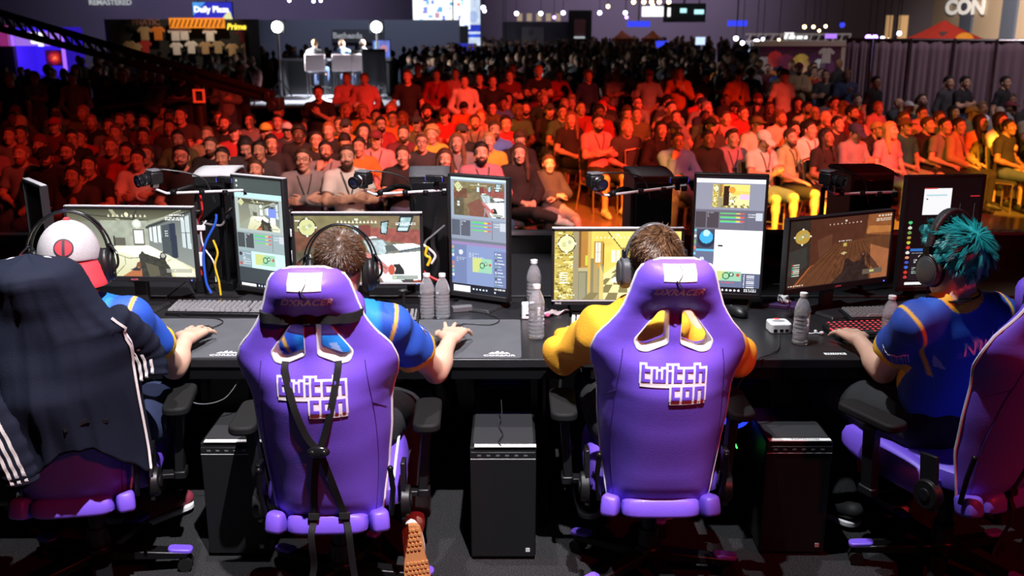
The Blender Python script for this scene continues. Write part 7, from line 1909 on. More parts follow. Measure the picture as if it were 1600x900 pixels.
for args in (('blank white lit sign board in the rear middle', 'W', 1003, 10, 1040, 26, 54), ('small round white lit sign beside the white board', 'W', 1043, 12, 1048, 26, 53.8), ('cyan-white lit shape on the dark board, rear middle', 'C', 1063, 13, 1073, 20, 53.5), ('second cyan-white shape on the dark board, rear middle', 'C', 1085, 15, 1100, 22, 53.5),
             ('blue and orange lit sign between the orange tents', 'B', 980, 33, 1016, 42, 50), ('small blue screen on a stand below the orange tents', 'B', 1025, 64, 1044, 80, 47), ('small white-blue screen right of the orange tents', 'P', 1087, 58, 1102, 70, 47), ('blue lit roof sign, right of the middle', 'B', 1137, 32, 1168, 41, 50), ('dark blue kiosk panel in front of the pale truss', 'D', 1136, 79, 1168, 94, 38),
             ('thin blue-white lit pole by the dark kiosk', 'P', 1168, 70, 1172, 105, 38), ('white lit panel at the end of the pale truss', 'W', 1226, 51, 1241, 61, 39), ('bright white bar light on the pale truss', 'W', 1240, 56, 1262, 61, 39), ('violet lit sign over the drapes', 'V', 1290, 53, 1308, 60, 33), ('pale screen with grey poster beside the dark kiosk', 'G', 1183, 75, 1207, 104, 36)):
    m = {'W': GW, 'C': glow('sign_cyan', (.5, .95, 1), 1.2) if 'sign_cyan' not in bpy.data.materials else bpy.data.materials['sign_cyan'], 'B': GB, 'P': glow('sign_pale', (.55, .7, 1), 1.3) if 'sign_pale' not in bpy.data.materials else bpy.data.materials['sign_pale'], 'D': mat('kiosk_blue', (.03, .04, .12), .5), 'V': glow('sign_violet', (.45, .2, 1), 1.2), 'G': mat('poster_grey', (.22, .21, .2), .7)}[args[1]]
    lab, _, x0, y0, x1, y1, Y = args; a = aty((x0 + x1) / 2, y1, Y); t = thing('lit_sign' if args[1] not in 'DG' else 'kiosk_panel', lab, 'sign', (a.x, Y, FZ)); slab('sign_face', x0, y0, x1, y1, Y, .08, m, t)
    up_ = y0 < 45
    b = MB(); b.tube([(0, .1, a.z - FZ + (.1 if not up_ else .1)), (0, .1, 0 if not up_ else 9.0 - FZ)], .03, 6); b.build('post' if not up_ else 'hanger', BLKM, t)
t = thing('dark_header', 'dark hanging board behind the cyan shapes, rear middle', 'board', aty(1070, 20, 53.9)); b = MB(); b.box((0, .1, 0), (2.2, .1, .95)); b.build('board', DKW, t); b = MB(); b.tube([(0, .1, .4), (0, .1, 6.5)], .03, 6); b.build('hanger', BLKM, t)
# lamps hanging from the roof
WARM = glow('lamp_warm', (1, .68, .32), 9); COOL = glow('lamp_cool', (.75, .75, 1), 9); PURL = glow('lamp_violet', (.5, .25, 1), 7)
n_ = 0
for px, py, Y, m, r_, l in ((990, 3, 50, WARM, .10, 'warm'), (1006, 3, 50, WARM, .10, 'warm'), (1018, 3, 50, WARM, .10, 'warm'), (1030, 3, 50, WARM, .10, 'warm'), (1045, 3, 50, WARM, .10, 'warm'), (1020, 8, 50, WARM, .08, 'warm'), (950, 10, 50, WARM, .09, 'warm'), (807, 21, 50, COOL, .10, 'cool'), (845, 21, 50, COOL, .10, 'cool'), (880, 20, 50, COOL, .10, 'cool'), (937, 20, 50, COOL, .10, 'cool'), (977, 20, 50, COOL, .10, 'cool'),
                           (866, 27, 50, PURL, .08, 'violet'), (979, 27, 50, PURL, .08, 'violet'), (1257, 42, 44, WARM, .08, 'warm'), (1271, 42, 44, WARM, .07, 'warm'), (1290, 41, 44, WARM, .07, 'warm'), (1280, 48, 44, WARM, .06, 'warm'), (1357, 59, 34, PURL, .11, 'violet'), (1367, 59, 34, PURL, .10, 'violet'), (1379, 60, 34, COOL, .07, 'cool'), (1388, 62, 34, WARM, .06, 'warm'), (1399, 64, 34, COOL, .09, 'cool'), (1405, 52, 34, COOL, .07, 'cool'), (1316, 39, 44, GB, .12, 'blue'),
                           (452, 1, 40, COOL, .06, 'cool'), (490, 2, 40, COOL, .06, 'cool'), (501, 1, 40, COOL, .06, 'cool'), (755, 12, 46, COOL, .10, 'cool'), (757, 17, 46, COOL, .08, 'cool'), (1192, 61, 39, COOL, .06, 'cool'), (1217, 62, 39, WARM, .05, 'warm'), (1150, 60, 39, COOL, .09, 'cool'), (1160, 67, 39, COOL, .08, 'cool'), (1182, 66, 39, COOL, .12, 'cool'), (790, 74, 50, COOL, .09, 'cool'), (786, 77, 50, COOL, .07, 'cool')):
    n_ += 1; p = aty(px, py, Y); t = thing('hall_lamp', 'small %s hall lamp glowing far back, %s of the %s ones from the left' % (l, 'one', l), 'lamp', p); t['px'] = px; t['lk'] = l
    b = MB(); b.ball((0, 0, 0), r_, 10, 7); b.build('bulb', m, t); b = MB(); b.tube([(0, 0, r_ * .8), (0, 0, 8.9 - p.z)], .012, 5); b.cone((0, 0, r_ * .9), (0, 0, r_ * 1.6), r_ * .7, r_ * .3, 8); b.build('hanger', BLKM, t)
ORD = ['first', 'second', 'third', 'fourth', 'fifth', 'sixth', 'seventh', 'eighth', 'ninth', 'tenth', 'eleventh', 'twelfth', 'thirteenth', 'fourteenth', 'fifteenth', 'sixteenth', 'seventeenth', 'eighteenth', 'nineteenth', 'twentieth']
def ordw(n):
    if n < 20: return ORD[n]
    t_ = ['', '', 'twenty', 'thirty', 'forty', 'fifty'][(n + 1) // 10]; k = (n + 1) % 10
    return (t_ + '-' + ORD[k - 1]) if k else t_[:-1] + 'ieth'
for l in ('warm', 'cool', 'violet', 'blue'):
    for k, o in enumerate(sorted([o for o in S.objects if o.get('lk') == l], key=lambda o: o['px'])):
        o['label'] = 'small %s glowing hall lamp, %s %s one counting from the left' % (l, ordw(k), l); o['group'] = 'small hall lamps'; del o['px']; del o['lk']
# pale truss, mural booth, mauve drapes
t = thing('pale_truss', 'pale lit truss header over the mural booth', 'truss', (aty(1235, 60, 39).x, 39, FZ)); 
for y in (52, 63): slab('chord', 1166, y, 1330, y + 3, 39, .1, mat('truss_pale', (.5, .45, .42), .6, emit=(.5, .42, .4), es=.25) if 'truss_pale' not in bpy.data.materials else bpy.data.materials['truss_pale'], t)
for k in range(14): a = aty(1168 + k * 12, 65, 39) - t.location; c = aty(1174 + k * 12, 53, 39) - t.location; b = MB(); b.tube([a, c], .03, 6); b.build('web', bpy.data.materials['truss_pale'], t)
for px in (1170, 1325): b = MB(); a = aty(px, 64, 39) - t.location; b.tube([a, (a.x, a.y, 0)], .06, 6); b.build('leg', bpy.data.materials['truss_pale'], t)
t = thing('mural_booth', 'booth wall with colourful blurred mural and white posts', 'booth', (aty(1250, 100, 27).x, 27, FZ)); h = aty(1250, 70, 27).z - FZ
i = Img(80, 40, (0, 0, 125, 60), (60, 20, 40)); 
for k, (x, y, r_, c) in enumerate(((8, 30, 14, (170, 150, 150)), (24, 20, 12, (190, 40, 40)), (40, 26, 14, (120, 40, 70)), (64, 26, 14, (226, 180, 80)), (66, 32, 8, (230, 170, 140)), (84, 20, 10, (80, 30, 70)), (92, 28, 9, (210, 206, 206)), (104, 32, 12, (90, 40, 80)), (50, 46, 16, (150, 50, 60)), (20, 48, 12, (210, 120, 60)))): i.circ(x, y, r_, c, .85)
i.mottle(None, .3, 5, 2); w_ = 125 / 1556 * 27; me = i.mesh(w_, 1.05); put(me, 'mural', vcol_mat('mural_print', .6, .32), t, Matrix.Translation((0, 0, h - .55))); b = MB(); b.box((0, .1, h / 2), (w_, .16, h)); b.build('wall', DKW, t)
b = MB(); b.box((w_ / 2 + .1, 0, h / 2), (.30, .2, h)); b.build('white_post', mat('booth_white', (.6, .52, .45), .7), t); b = MB(); b.box((0, 0, h + .03), (w_ + .4, .3, .12)); b.build('top_beam', bpy.data.materials['booth_white'], t)
tee('white and grey shirt hung on the mural booth', 1291, 87, 26.9, 'white', .55)
light('booth_lamp', 'SPOT', aty(1250, -80, 24.5), aty(1250, 100, 27), 60, (1, .7, .6), .2, 70, .6)
DRP = mat('mauve_drape', (.20, .135, .165), .9, bump=.2, bscale=40)
t = thing('drape_wall', 'long mauve pipe-and-drape wall on the right behind the crowd', 'curtain', (0, 0, 0), 0, None)
xs = [(1322, 21.2), (1364, 20.9), (1422, 20.6), (1490, 20.3), (1556, 20.0), (1660, 19.6)]
for k, ((x0, Y0), (x1, Y1)) in enumerate(zip(xs, xs[1:])):
    a, c = aty(x0, 69, Y0), aty(x1, 69, Y1); zt = 1.55; n = 60
    b = MB(); b.grid(lambda u, v: (a.x + (c.x - a.x) * u, Y0 + (Y1 - Y0) * u + .03 * math.sin(u * 40 + k) * (.3 + v) + .02 * math.sin(u * 17), zt - v * (zt - FZ - .02)), n, 12); o = b.build('drape_panel', DRP, t); o.modifiers.new('t', 'SOLIDIFY').thickness = .012
    b = MB(); b.tube([(c.x, Y1 - .05, FZ), (c.x, Y1 - .05, zt + .05)], .028, 8); b.build('upright_pole', CHROME, t); b = MB(); b.tube([(a.x, Y0 - .03, zt + .02), (c.x, Y1 - .03, zt + .02)], .025, 8); b.build('top_rail', CHROME, t)
# right-hand wall: orange lit doorways, lettering
for x0, x1, k in ((1382, 1396, 1), (1402, 1420, 2)):
    o = slab('wall_panel', x0, 24, x1, 66, 60, .1, mat('lit_panel_%d' % k, (.6, .4, .2), .7, emit=(1, .6, .28), es=.30)); tag(o, ('left' if k == 1 else 'right') + ' orange lit wall panel far behind the red tent', 'panel')
for s, px, py, hp, w_ in (('CON', 1507, 12, 22, 0), ):
    p = ray(px, py); tt = 26.7 / p.x; q = p * tt + Vector((0, 0, 2.0)); sz = hp / 1556 * q.y * 1.35
    me = text_mesh(s, sz, .03, sz * .04); o = put(me, 'wall_lettering', mat('wall_letters', (.85, .83, .8), .6, emit=(.9, .9, .9), es=.4) if 'wall_letters' not in bpy.data.materials else bpy.data.materials['wall_letters']); o.rotation_euler = (R(90), 0, R(-90)); o.location = q; o.scale = (2.0, 1, 1); tag(o, 'large pale lettering on the right wall above the red tent', 'sign')
# --- camera crane, its pedestal, railing
JB = mat('crane_black', (.010, .006, .006), .5)
A_, B_ = aty(-30, 24, 17.5), aty(428, 152, 15.5); t = thing('camera_crane', 'long dark camera crane boom crossing the upper left, camera at its end', 'camera crane', (aty(308, 120, 16.05).x, 16.05, FZ)); o_ = t.location
b = MB(); b.tube([A_ - o_ + Vector((0, 0, .14)), B_ - o_ + Vector((0, 0, .04))], .06, 8); b.tube([A_ - o_ - Vector((0, 0, .14)), B_ - o_ - Vector((0, 0, .05))], .06, 8)
for k in range(24): u = k / 24; p = A_.lerp(B_, u) - o_; q = A_.lerp(B_, u + 1 / 24) - o_; h_ = .14 * (1 - u * .65); b.tube([p + Vector((0, 0, h_)), q - Vector((0, 0, h_))], .03, 5); b.tube([p - Vector((0, 0, h_)), p + Vector((0, 0, h_))], .015, 5)
b.build('boom', JB, t)
zb = (A_.lerp(B_, .737) - o_).z
b = MB(); b.tube([(0, 0, .3), (0, 0, zb)], .10, 10); b.box((0, 0, .16), (.9, .9, .12)); b.build('pedestal', JB, t)
b = MB(); c = aty(311, 150, 15.9) - o_; 
for dx, dz, sx, sz in ((-.075, 0, .03, .20), (.075, 0, .03, .20), (0, .09, .17, .03), (0, -.09, .17, .03)): b.box(c + Vector((dx, 0, dz)), (sx, .04, sz))
b.build('red_frame', mat('crane_red', (.8, .12, .06), .5, emit=(1, .1, .03), es=.25), t)
b = MB(); p = B_ - o_; b.box(p + Vector((.02, 0, -.10)), (.22, .30, .20)); b.cone(p + Vector((.02, -.15, -.10)), p + Vector((.02, -.32, -.10)), .07, .08, 14); b.box(p + Vector((-.1, 0, .02)), (.10, .12, .16)); b.build('remote_camera', JB, t, bevel=.02)
t = thing('crowd_barrier', 'thin dark railing behind the left crowd', 'railing', (0, 0, FZ)); P = [aty(90, 196, 18) - t.location, aty(160, 168, 18.5) - t.location, aty(345, 150, 19.5) - t.location]; b = MB(); b.tube(P, .03, 8); b.build('top_rail', DK2, t)
for q in P: b = MB(); b.tube([q, (q.x, q.y, 0)], .03, 8); b.build('post', DK2, t)
# dark structures at the far left and under the violet booth
slab('dark_partition', 0, 72, 20, 150, 33.5, .2, DKW); tag(bpy.data.objects['dark_partition'], 'dark partition at the left edge below the pink banner', 'partition')
# ------------------------------------------------------------------ the crowd
def tan_a(py): r = ray(800, py); return -r.z / r.y
def crop(k, x, y):
    return {5: (x / 4, 120 + y / 4), 6: (400 + x / 3.6, 100 + y / 3.6), 7: (780 + x / 3.3333, 100 + y / 3.3333), 8: (1180 + x / 3.3333, 100 + y / 3.3333)}[k]
TOPW = {'tee': 'tee', 'long': 'sweater', 'hoodie': 'hoodie'}
HAIRW = {'short': 'short {} hair', 'buzz': 'cropped {} hair', 'quiff': 'swept-up {} hair', 'long': 'long {} hair', 'curly': 'curly {} hair', 'bun': '{} hair in a bun', 'receding': 'thinning {} hair', 'bald': 'bald head', 'cap': '{} cap', 'cap_back': 'backward {} cap', 'beanie': '{} beanie', 'hood': '{} hood up'}
PEOPLE = []
# banquet chair
CFR = mat('chair_frame_gold', (.42, .30, .16), .35, .7); CPAD = mat('chair_pad', (.03, .032, .04), .8)
def make_banquet(label, group):
    t = thing('banquet_chair', label, 'chair', (0, 0, 0), 0, group)
    b = MB(); vs, fs = pad_mesh(.43, .42, .07, 5); b.add(vs, fs, 0, Matrix.Translation((0, .02, .435))); b.build('seat', CPAD, t)
    b = MB(); vs, fs = pad_mesh(.40, .055, .44, 5); b.add(vs, fs, 0, Matrix.Translation((0, -.235, .70)) @ Matrix.Rotation(R(8), 4, 'X')); b.build('backrest', CPAD, t)
    b = MB()
    for sx in (-1, 1):
        b.tube(spline([(sx * .205, -.32, 0), (sx * .205, -.21, .42), (sx * .205, -.235, .68), (sx * .20, -.275, .92)], 5), .012, 7)
        b.tube([(sx * .205, .20, 0), (sx * .205, .19, .42), (sx * .205, -.20, .41)], .012, 7)
    b.tube([(-.20, -.275, .92), (0, -.285, .94), (.20, -.275, .92)], .012, 7); b.tube([(-.205, .19, .40), (.205, .19, .40)], .011, 7)
    b.build('frame', CFR, t); return t
BCH = make_banquet('dark padded banquet chair with metal frame under a seated spectator', 'banquet chairs under the seated crowd')
bch_used = False
def seat_chair(loc, rz, label=None, group=None):
    global bch_used
    if not bch_used: bch_used = True; BCH.location = loc; BCH.rotation_euler = (0, 0, rz); return BCH
    return dup(BCH, loc, rz, label, group)
def place(px, py, pose, look, phi=12, sc=1., mirror=False, chair=True, Y=None):
    J = POSES[pose]; hz = J['head'].z * sc; z = FZ + hz
    if Y is None: Y = (2.0 - z) / tan_a(py)
    p = aty(px, py, Y); yaw = J.get('yaw', 0)
    rz = PI + R(phi) - (yaw if not mirror else -yaw) * .55
    hy = J['head'].y * sc; loc = Vector((p.x + math.sin(rz) * hy, Y - math.cos(rz) * hy, FZ))
    for q in PEOPLE:
        if (Vector(q['loc']) - loc).length < look.get('gap', .0): return None
    PEOPLE.append(dict(loc=loc, rz=rz, pose=pose, look=look, sc=sc, mirror=mirror, chair=chair and pose.startswith('sit'), px=px, py=py))
    return PEOPLE[-1]
def L(skin, hair, hc, top, tc, bot='trousers', bc='denim', ex=(), txt=None, hatc=None, shoes=0): return dict(skin=skin, hair=hair, hc=hc, top=top, tc=tc, bot=bot, bc=bc, extras=ex, txt=txt, hatc=hatc, shoes=shoes)
MAN = [
 # left block, nearest rows
 (5, 130, 490, 'sit_lap', L('fair', 'short', 'ginger', 'tee', 'grey', ex=('beard',), txt='bearded ginger-haired person in grey tee looking down, left front')),
 (5, 280, 510, 'sit_thighs', L('tan', 'cap', 'black', 'long', 'black', ex=('beard',), hatc='black', txt='person in black cap and black sweater in the left front')),
 (5, 420, 475, 'sit_crossed', L('fair', 'quiff', 'brown', 'long', 'charcoal', ex=('glasses', 'beard'), txt='bearded person with glasses and swept-up brown hair, left front')),
 (5, 455, 628, 'sit_forward', L('tan', 'short', 'black', 'tee', 'charcoal', txt='black-haired person in charcoal tee hunched forward nearest the camera at left')),
 (5, 552, 560, 'sit_chin', L('tan', 'short', 'black', 'tee', 'black', txt='person in black tee with hand raised to the chin, left front')),
 (5, 862, 522, 'sit_crossed', L('fair', 'short', 'black', 'long', 'white', ex=(), txt='black-haired person with white-sleeved top and folded arms above the first camera')),
 (5, 1130, 505, 'sit_lap', L('fair', 'short', 'black', 'tee', 'black', ex=('glasses', 'beard'), txt='big bearded person with glasses in black tee above the first camera arm'), 1.08),
 (5, 1318, 438, 'sit_crossed', L('fair', 'short', 'brown', 'tee', 'black', ex=('beard',), txt='bearded person in black tee behind the one with the lanyard, left block')),
 (5, 1390, 508, 'sit_thighs', L('tan', 'short', 'black', 'long', 'black', ex=('lanyard',), txt='dark-haired person in black with lanyard above the webcam at left')),
 (5, 1535, 440, 'sit_phone', L('fair', 'long', 'black', 'long', 'charcoal', txt='person with long black hair above the greenish upright monitor')),
 (5, 1465, 350, 'sit_lap', L('fair', 'cap', 'brown', 'tee', 'red', hatc='black', txt='person in red tee and black cap in the left block')),
 (5, 1368, 265, 'sit_thighs', L('fair', 'short', 'brown', 'tee', 'black', ex=('glasses',), txt='young person with glasses in black tee, left block back row')),
 (5, 1562, 280, 'sit_lap', L('fair', 'short', 'black', 'tee', 'grey', txt='black-haired person in grey tee at the left block\'s right end')),
 (5, 1128, 245, 'sit_crossed', L('fair', 'buzz', 'black', 'tee', 'charcoal', txt='large red-lit person in charcoal tee, arms folded, left block back row'), 1.1),
 (5, 898, 288, 'sit_lap', L('fair', 'short', 'brown', 'tee', 'maroon')), (5, 750, 275, 'sit_crossed', L('fair', 'short', 'brown', 'tee', 'charcoal', ex=('beard',))), (5, 722, 355, 'sit_lap', L('fair', 'short', 'light brown', 'tee', 'grey')),
 (5, 895, 375, 'sit_thighs', L('tan', 'short', 'black', 'long', 'charcoal')), (5, 690, 440, 'sit_lap', L('fair', 'bun', 'light brown', 'tee', 'maroon')), (5, 792, 475, 'sit_crossed', L('tan', 'short', 'black', 'tee', 'red')),
 (5, 570, 285, 'sit_thighs', L('fair', 'buzz', 'ginger', 'tee', 'black', ex=('beard',), txt='ginger-bearded person in black tee in the left block\'s back row')), (5, 680, 315, 'sit_lap', L('fair', 'short', 'brown', 'tee', 'grey')), (5, 502, 388, 'sit_forward', L('fair', 'short', 'brown', 'tee', 'red')),
 (5, 340, 310, 'sit_lap', L('fair', 'cap', 'brown', 'tee', 'maroon', hatc='red')), (5, 132, 362, 'sit_crossed', L('tan', 'short', 'black', 'tee', 'black')), (5, 1110, 392, 'sit_thighs', L('tan', 'short', 'black', 'tee', 'olive')), (5, 1292, 368, 'sit_lap', L('fair', 'short', 'light brown', 'tee', 'tan')), (5, 60, 372, 'sit_lap', L('fair', 'short', 'brown', 'tee', 'grey')), (5, 245, 430, 'sit_lap', L('tan', 'beanie', 'brown', 'tee', 'maroon', hatc='maroon')),
 (5, 910, 490, 'sit_lap', L('tan', 'short', 'brown', 'tee', 'black')), (5, 1060, 320, 'sit_lap', L('tan', 'short', 'black', 'tee', 'charcoal')), (5, 1590, 575, 'sit_forward', L('fair', 'buzz', 'brown', 'tee', 'black', txt='cropped-haired person bending low behind the greenish upright monitor')),
 # centre-left front
 (6, 265, 540, 'sit_crossed', L('fair', 'short', 'brown', 'long', 'grey', ex=('glasses', 'lanyard'), txt='person in grey shirt and glasses, arms folded, above the red-walled room monitor'), 1.06),
 (6, 512, 525, 'sit_crossed', L('fair', 'short', 'brown', 'tee', 'white', bot='shorts', bc='white', ex=('beard', 'lanyard'), txt='bearded person in white tee, arms folded, behind the second camera'), 1.08),
 (6, 825, 520, 'sit_crossed', L('fair', 'short', 'brown', 'tee', 'black', txt='brown-haired person in black tee, arms folded, left of the ribbed tower')),
 (6, 1062, 540, 'sit_lap', L('fair', 'long', 'brown', 'tee', 'pink', txt='smiling person with long brown hair in pink tee above the webcam')),
 (6, 1268, 505, 'sit_crossed', L('fair', 'short', 'black', 'long', 'mauve', ex=('beard', 'lanyard'), txt='dark-haired person in mauve sweater above the blue chat monitor'), 1.06),
 (6, 390, 490, 'sit_chin', L('tan', 'short', 'black', 'tee', 'grey', ex=('beard', 'lanyard'), txt='bearded person in grey tee touching the cheek, second row')),
 (6, 580, 468, 'sit_thighs', L('tan', 'short', 'black', 'tee', 'orange', ex=(), txt='dark-haired person in orange tee behind the bearded one in white')),
 (6, 932, 445, 'sit_lap', L('fair', 'quiff', 'light brown', 'tee', 'charcoal', ex=('glasses',), txt='person with swept-up light hair and glasses in charcoal tee')),
 (6, 1130, 445, 'sit_lap', L('fair', 'long', 'light brown', 'long', 'grey', ex=('lanyard',), txt='person with long light brown hair in grey patterned top')),
 (6, 990, 400, 'sit_thighs', L('fair', 'curly', 'blond', 'tee', 'yellow', txt='curly blond person in yellow tee in the centre block')),
 (6, 830, 395, 'sit_crossed', L('fair', 'short', 'brown', 'tee', 'maroon', ex=('beard',))), (6, 675, 430, 'sit_lap', L('fair', 'cap', 'black', 'tee', 'pink', hatc='maroon', ex=('lanyard',), txt='person in dark red cap and pink tee in the centre block')),
 (6, 605, 385, 'sit_lap', L('fair', 'long', 'black', 'long', 'black')), (6, 500, 445, 'sit_phone', L('tan', 'short', 'black', 'tee', 'black')), (6, 410, 375, 'sit_thighs', L('fair', 'short', 'ginger', 'tee', 'black', txt='broad ginger-haired person in black tee, centre-left')), (6, 340, 430, 'sit_lap', L('fair', 'short', 'black', 'tee', 'black', ex=('glasses',))),
 (6, 240, 400, 'sit_lap', L('dark', 'curly', 'black', 'long', 'black')), (6, 85, 450, 'sit_thighs', L('tan', 'short', 'black', 'tee', 'black')), (6, 20, 490, 'sit_crossed', L('tan', 'short', 'black', 'tee', 'charcoal')), (6, 0, 600, 'sit_forward', L('fair', 'short', 'brown', 'tee', 'black')),
 (6, 395, 290, 'sit_lap', L('fair', 'beanie', 'black', 'tee', 'black', hatc='black')), (6, 285, 280, 'sit_phone', L('fair', 'short', 'ginger', 'tee', 'red')), (6, 125, 280, 'sit_thighs', L('fair', 'cap_back', 'brown', 'tee', 'red', hatc='tan')), (6, 120, 330, 'sit_lap', L('fair', 'short', 'brown', 'tee', 'red')), (6, 55, 385, 'sit_lap', L('tan', 'cap', 'brown', 'tee', 'maroon', hatc='yellow', txt='person in yellow cap at the centre-left edge')),
 (6, 505, 360, 'sit_lap', L('fair', 'cap', 'black', 'tee', 'orange', hatc='charcoal')), (6, 510, 265, 'sit_lap', L('fair', 'long', 'blond', 'tee', 'orange')), (6, 600, 275, 'sit_lap', L('fair', 'curly', 'blond', 'tee', 'yellow')), (6, 675, 300, 'sit_lap', L('tan', 'short', 'black', 'tee', 'tan')), (6, 755, 260, 'sit_thighs', L('fair', 'short', 'blond', 'tee', 'yellow')), (6, 770, 310, 'sit_lap', L('tan', 'short', 'black', 'tee', 'orange', ex=('glasses',))),
 (6, 905, 340, 'sit_lap', L('tan', 'cap', 'black', 'tee', 'olive', hatc='charcoal')), (6, 960, 270, 'sit_thighs', L('fair', 'beanie', 'black', 'tee', 'black', hatc='black', ex=('beard',))), (6, 1060, 295, 'sit_crossed', L('fair', 'cap', 'black', 'long', 'red', hatc='maroon', txt='person in dark red cap and red open shirt in the centre')), (6, 1160, 390, 'sit_lap', L('fair', 'cap', 'brown', 'tee', 'black', hatc='charcoal')),
 (6, 1232, 330, 'sit_lap', L('fair', 'short', 'brown', 'tee', 'grey', ex=('lanyard', 'beard'), txt='round-faced person in grey tee with lanyard in the centre')), (6, 1345, 380, 'sit_crossed', L('tan', 'cap', 'black', 'tee', 'olive', hatc='black')), (6, 1310, 440, 'sit_lap', L('fair', 'short', 'blond', 'tee', 'yellow', txt='blond person in yellow top behind the mauve sweater')), (6, 1420, 200, 'sit_lap', L('fair', 'long', 'black', 'long', 'maroon')),
 # standing in the lit group
 (6, 510, 85, 'stand_crossed', L('fair', 'short', 'light brown', 'hoodie', 'pink', txt='left of two standing persons in pink hoodies, arms folded')), (6, 610, 88, 'stand_clasped', L('fair', 'short', 'light brown', 'hoodie', 'pink', txt='right of two standing persons in pink hoodies')),
 (6, 852, 72, 'stand_down', L('fair', 'short', 'brown', 'tee', 'black', txt='big standing person in black tee with yellow print'), 1.06), (6, 1014, 65, 'stand_clasped', L('fair', 'buzz', 'brown', 'long', 'red', ex=('lanyard',), txt='standing person in red shirt with lanyard, hands clasped')),
 (6, 1122, 58, 'stand_crossed', L('fair', 'short', 'brown', 'tee', 'pink', bc='black')), (6, 1172, 100, 'stand_clasped', L('fair', 'short', 'black', 'long', 'white', txt='standing person in white shirt, hands clasped')), (6, 1255, 88, 'stand_crossed', L('fair', 'buzz', 'brown', 'tee', 'maroon', ex=('lanyard',))), (6, 1330, 100, 'stand_clasped', L('fair', 'short', 'black', 'tee', 'black', ex=('lanyard',))), (6, 1322, 38, 'stand_down', L('fair', 'short', 'black', 'tee', 'charcoal')), (6, 1425, 70, 'stand_crossed', L('fair', 'short', 'brown', 'tee', 'maroon')), (6, 350, 165, 'stand_phone', L('tan', 'short', 'black', 'tee', 'black', txt='person in black tee leaning at the low stage\'s edge')),
 (7, 58, 60, 'stand_crossed', L('fair', 'short', 'brown', 'tee', 'maroon', txt='standing person in maroon tee, arms folded, centre')), (7, 198, 38, 'stand_clasped', L('fair', 'cap', 'black', 'tee', 'black', hatc='black')),
 # centre
 (7, 105, 470, 'sit_leg_crossed', L('fair', 'long', 'brown', 'hoodie', 'black', bc='black', txt='long-haired person in black hoodie with crossed legs, front centre', shoes=1)), (7, 258, 522, 'sit_slouch', L('fair', 'short', 'brown', 'hoodie', 'charcoal', bot='shorts', bc='grey', txt='slouching child in dark hoodie and grey shorts, front centre'), .92),
 (7, 515, 310, 'sit_crossed', L('fair', 'short', 'black', 'tee', 'pink', bot='shorts', bc='black', ex=('beard', 'glasses', 'lanyard'), txt='bearded person in pink tee and black shorts, arms folded, centre front', shoes=1), 1.06), (7, 668, 335, 'sit_lap', L('fair', 'short', 'blond', 'tee', 'charcoal', bot='shorts', bc='tan', txt='blond child beside the empty chair')),
 (7, 375, 290, 'sit_leg_crossed', L('fair', 'long', 'light brown', 'tee', 'black', bc='black', txt='long-haired person in black tee left of the bearded one in pink')), (7, 262, 245, 'sit_lap', L('fair', 'cap', 'brown', 'long', 'black', hatc='charcoal')), (7, 138, 235, 'sit_lap', L('tan', 'short', 'black', 'tee', 'black', ex=('beard',), txt='person in black tee, hands in lap, left of the aisle')), (7, 212, 170, 'sit_crossed', L('fair', 'buzz', 'brown', 'tee', 'maroon')), (7, 340, 215, 'sit_thighs', L('fair', 'short', 'blond', 'tee', 'black')),
 (7, 425, 235, 'sit_lap', L('fair', 'receding', 'brown', 'tee', 'red')), (7, 105, 395, 'sit_phone', L('fair', 'short', 'brown', 'long', 'black')), (7, 845, 345, 'sit_lap', L('fair', 'long', 'black', 'long', 'black', txt='long black-haired person in black behind the blue hoodie')),
 (7, 930, 405, 'sit_chin', L('brown', 'short', 'black', 'hoodie', 'blue', ex=('glasses',), txt='person in bright blue hoodie with hand on chin, right front')), (7, 1088, 395, 'sit_lap', L('brown', 'short', 'black', 'hoodie', 'black', txt='person in black hoodie above the blank-page monitor')), (7, 1215, 390, 'sit_lap', L('fair', 'quiff', 'brown', 'long', 'mauve', ex=('lanyard',), txt='person in mauve sweater with lanyard, right front row')),
 (7, 1105, 325, 'sit_lap', L('fair', 'cap', 'black', 'tee', 'charcoal', hatc='black')), (7, 920, 280, 'sit_thighs', L('fair', 'buzz', 'brown', 'tee', 'grey', ex=('lanyard',))), (7, 1180, 285, 'sit_lap', L('fair', 'short', 'brown', 'tee', 'pink')), (7, 1345, 320, 'sit_lap', L('fair', 'cap', 'brown', 'tee', 'white', hatc='olive', txt='person in green cap and white tee, right block')), (7, 715, 265, 'sit_lap', L('fair', 'buzz', 'brown', 'tee', 'olive')),
 # right block front row, in profile
 (8, 45, 400, 'sit_phone', L('fair', 'cap', 'brown', 'tee', 'white', hatc='white', bot='shorts', bc='denim', ex=('lanyard',), txt='person in white cap and white top looking at a phone, right front')), (8, 185, 385, 'sit_thighs', L('fair', 'short', 'brown', 'tee', 'pale green', bot='shorts', bc='black', ex=('lanyard', 'beard'), txt='person in white and pale green tee, right front row', shoes=1)), (8, 285, 345, 'sit_lap', L('fair', 'short', 'black', 'tee', 'white', bot='shorts', bc='black', ex=('lanyard',), txt='person in plain white tee with lanyard, right front row')),
 (8, 372, 385, 'sit_lap', L('brown', 'long', 'black', 'tee', 'black', bot='shorts', bc='tan', txt='long black-haired person in black top, right front row')), (8, 522, 360, 'sit_phone', L('tan', 'cap', 'black', 'long', 'grey', hatc='navy', txt='person in navy cap and grey sweater looking at a phone')), (8, 640, 345, 'sit_forward', L('fair', 'cap', 'brown', 'tee', 'black', hatc='tan', bot='shorts', bc='denim', txt='person in tan cap and black tee leaning forward, right front row')),
